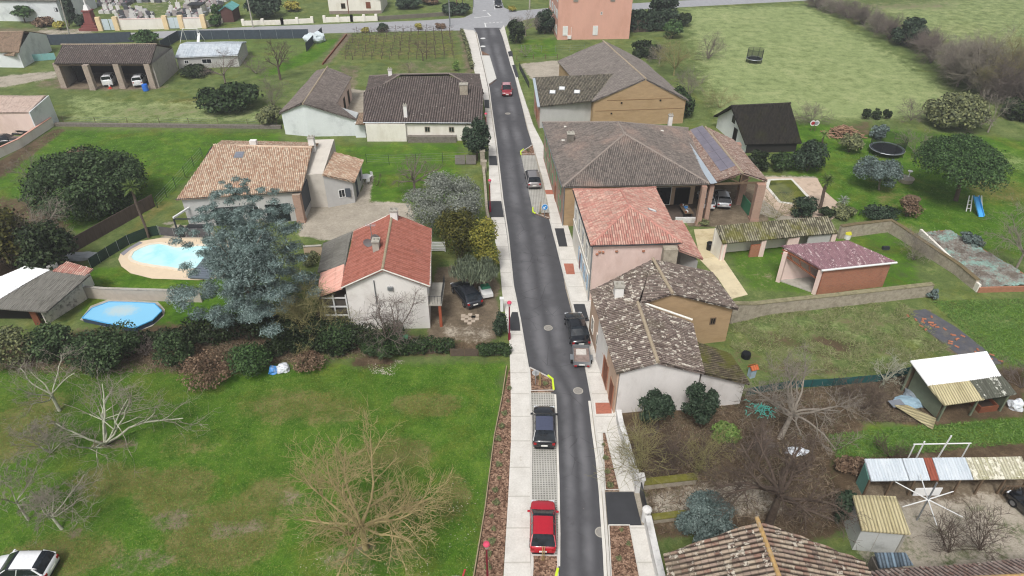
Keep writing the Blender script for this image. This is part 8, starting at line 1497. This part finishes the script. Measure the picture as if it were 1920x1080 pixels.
# --- brush plot, bottom right
leafy('holly', 'dark green spiky evergreen left of two against the white gable', 'tree', (1196, 732, 1266, 805), 'conifer', (1232, 808), 5500, .1, 15, lo=.25, hi=.42); leafy('holly', 'dark green spiky evergreen right of two against the white gable', 'tree', (1278, 718, 1348, 795), 'conifer', (1312, 798), 5500, .1, 15, lo=.25, hi=.42)
leafy('green_shrub', 'bright green low shrub in the brush below the right-hand evergreen', 'shrub', (1330, 790, 1392, 832), 'light', None, 1800, .11, 10)
bare('bare_tree', 'large leaning bare tree with a dark stump in the brush plot', 'tree', (1395, 672, 1600, 850), (1462, 822), 'pale', 11, (6, 6, 4), 141, .2, .3, 1.0, .15, .02, lean=(.9, .9)); bare('pollard_tree', 'gnarled dark pollard with arching limbs and dense twigs above the gravel drive', 'tree', (1312, 800, 1570, 1005), (1442, 982), 'brown', 13, (6, 6, 4), 142, .26, .45, 1.0, .17, .03, twig='brown')
for i, (bb, l) in enumerate((((1165, 780, 1225, 905), 'tan bare brush against the white pavement wall'), ((1225, 800, 1290, 905), 'brown bare brush below the left-hand evergreen'), ((1280, 805, 1340, 890), 'dull bare brush between the drive and the pollard'), ((1400, 800, 1450, 860), 'purplish bare brush beside the turquoise net'))): bare('brush_shrub', l, 'shrub', bb, ((bb[0]+bb[2])/2, bb[3]-6), ['olivetan', 'brown', 'olivetan', 'purple'][i], 13, (8, 5), 150+i, .06, .1, multi=True)
leafy('olive_bush', 'round grey-green olive bush above the corner roof', 'shrub', (1268, 922, 1388, 1030), 'bluegrey', None, 15000, .075, 24, lo=.25, hi=.42); leafy('conifer_bush', 'dark green conifer bush beside the cement-panel shed', 'conifer', (1562, 918, 1612, 985), 'conifer', None, 2400, .11, 10)
bare('bare_shrub', 'bare brown bush in the gravel yard right of the cement-panel shed', 'shrub', (1748, 950, 1808, 1040), (1778, 1036), 'brown', 10, (8, 5), 155, .08, .1, multi=True); bare('bare_shrub', 'bare grey bush in the gravel yard above the end house roof', 'shrub', (1805, 955, 1870, 1035), (1836, 1032), 'brown', 10, (8, 5), 156, .08, .1, multi=True); bare('bare_shrub', 'dark bare thicket right of the white-roofed shelter', 'shrub', (1880, 665, 1950, 730), (1915, 728), 'purple', 10, (8, 5), 157, .08, .1, multi=True)
bare('dead_tree', 'white lichened dead branches behind the teal netting fence', 'tree', (1630, 668, 1720, 725), (1655, 722), 'lichen', 6, (5, 4, 3), 158, .1, .2); bare('bramble', 'brown bramble tangle left of the white-roofed shelter', 'shrub', (1560, 705, 1670, 770), (1615, 766), 'brown', 14, (8, 5), 159, .07, .1, multi=True); bare('bramble', 'bramble tangle along the top of the patchwork shed', 'shrub', (1620, 826, 1720, 862), (1670, 860), 'brown', 12, (7, 4), 160, .06, .1, multi=True); leafy('brown_bush', 'dry brown hedge clump left of the patchwork shed', 'shrub', (1562, 852, 1630, 890), 'brown', None, 1700, .1, 12)
# --- small plants in the mulch beds
mp_ = None; rp = random.Random(6)
for px, py in [(950-(y-740)*.11+rp.uniform(-6, 6), y) for y in range(730, 1075, 24)]+[(1131+i*4, 835+i*26) for i in range(4)]+[(1165, 995), (1178, 1022), (1160, 1050), (1010, 710), (1022, 722), (990, 284), (1012, 402)]:
    p = G(px, py, .09)
    if mp_ is None:
        c = V((0, 0, .2)); vs, fs = blobs_leaves(rand_blobs(c, .22, .22, .2, 5), 220, .07, .3); mp_ = fast('bed_plant', vs, fs, LM['bush']); mp_.location = p; tag(mp_, 'small green-grey plant tuft set in the bark mulch strip', 'plant', 'young plants in the mulch beds')
    else: o = mp_.copy(); COL.objects.link(o); o.location = p; o.rotation_euler.z = rp.uniform(0, 6); k = rp.uniform(.6, 1.35); o.scale = (k, k, k)
# --- uncountable ground cover
def inside(q, X, Y):
    r_ = np.zeros(len(X), bool); n = len(q)
    for k in range(n):
        (ax, ay), (bx, by) = (q[k].x, q[k].y), (q[(k+1) % n].x, q[(k+1) % n].y); r_ ^= ((ay > Y) != (by > Y)) & (X < ax+(Y-ay)*(bx-ax)/(by-ay+1e-9))
    return r_
def cover(name, label, polys, n, h, wd, m, flatq=False, clump=0.0):
    Ps = []
    for poly in polys:
        q = g2(poly); x0, x1 = min(p.x for p in q), max(p.x for p in q); y0, y1 = min(p.y for p in q), max(p.y for p in q); k = int(n/len(polys)*1.8)
        X, Y = RN.uniform(x0, x1, k), RN.uniform(y0, y1, k); ok = inside(q, X, Y)
        if clump: ok &= (np.sin(X*1.7+2*np.sin(Y*.9))+np.sin(Y*2.3+1.5*np.sin(X*1.1))+RN.normal(0, .8, k)) > clump
        Ps.append(np.stack([X[ok], Y[ok], np.zeros(ok.sum())], 1))
    P = np.concatenate(Ps); k = len(P); a_ = RN.uniform(0, 6.28, k); s_ = RN.uniform(.5, 1.4, (k, 1))
    if flatq: T = np.stack([np.cos(a_), np.sin(a_), np.zeros(k)], 1)*wd*s_; B = np.stack([-np.sin(a_), np.cos(a_), RN.uniform(0, .5, k)], 1)*wd*.7*s_; P[:, 2] = .03; vs = np.stack([P-T, P+B, P+T, P-B], 1).reshape(-1, 3); fs = np.arange(4*k).reshape(k, 4)
    else:
        T = np.stack([np.cos(a_), np.sin(a_), np.zeros(k)], 1)*wd*s_; U = np.stack([RN.normal(0, 1.3, k), RN.normal(0, 1.3, k), np.ones(k)*.7], 1)*h*s_; vs = np.stack([P-T, P+T, P+U], 1).reshape(-1, 3); fs = np.arange(3*k).reshape(k, 3)
    return tag(fast(name, vs, fs, m), label, kind='stuff')
LAWN = [(0, 700), (200, 668), (420, 728), (520, 700), (700, 684), (940, 680), (885, 1095), (-60, 1095)]
cover('grass', 'tufts of lawn grass', [LAWN], 110000, .06, .022, leaf_mat('lawn_blades', ['34521a', '4b6c26', '678438', '80803e']))
cover('weeds', 'rough weeds and dead stalks', [[(1375, 590), (1480, 578), (1690, 566), (1780, 650), (1700, 695), (1450, 705), (1370, 650)]], 34000, .2, .035, leaf_mat('weed_blades', ['5f6a3a', '868560', '6c7f42', 'a09878']), clump=.3)
cover('undergrowth', 'dead stalks and leaf litter', [[(1170, 800), (1400, 750), (1540, 730), (1600, 800), (1550, 870), (1590, 980), (1500, 1010), (1330, 990), (1240, 1000), (1205, 900)], [(0, 690), (250, 640), (560, 640), (700, 650), (930, 655), (700, 668), (500, 685), (330, 700), (80, 700)], [(1550, 735), (1700, 705), (1740, 790), (1610, 790)]], 26000, .22, .035, leaf_mat('dead_stalks', ['443a30', '6a5b4b', '8a7b68', '4d5234']))
cover('fallen_leaves', 'pale fallen leaves scattered on the grass', [[(560, 985), (900, 890), (890, 1085), (540, 1085)], [(690, 672), (760, 676), (740, 705), (690, 700)]], 1300, 0, .04, leaf_mat('pale_leaves', ['a39a88', 'cfc9bd', '8a7a66']), True, .6)
cover('bank_grass', 'rough garden grass', [[(1560, 250), (1720, 300), (1920, 300), (1920, 540), (1720, 430), (1580, 415)], [(90, 245), (520, 245), (400, 300), (280, 400), (60, 440), (0, 420), (0, 330)], [(1745, 565), (1920, 560), (1920, 690), (1860, 670)], [(1545, 815), (1740, 798), (1920, 785), (1920, 830), (1570, 865)]], 30000, .12, .05, leaf_mat('garden_blades', ['43602a', '587a34', '738a48']))
# ---------------------------------------------------------------- damp winter air
hz = MB(); hz.box((20, 140, 20.5), (520, 520, 43)); hz = build('haze', hz, [])
a = bpy.data.materials.new('damp_air'); a.use_nodes = True; nt_ = a.node_tree; nt_.nodes.remove(nt_.nodes['Principled BSDF']); pv = nt_.nodes.new('ShaderNodeVolumePrincipled')
pv.inputs['Color'].default_value = (.9, .93, .97, 1); pv.inputs['Density'].default_value = 0.00065; pv.inputs['Anisotropy'].default_value = .2
nt_.links.new(pv.outputs[0], nt_.nodes['Material Output'].inputs['Volume']); hz.data.materials.append(a); tag(hz, 'thin damp haze over the village', kind='stuff')
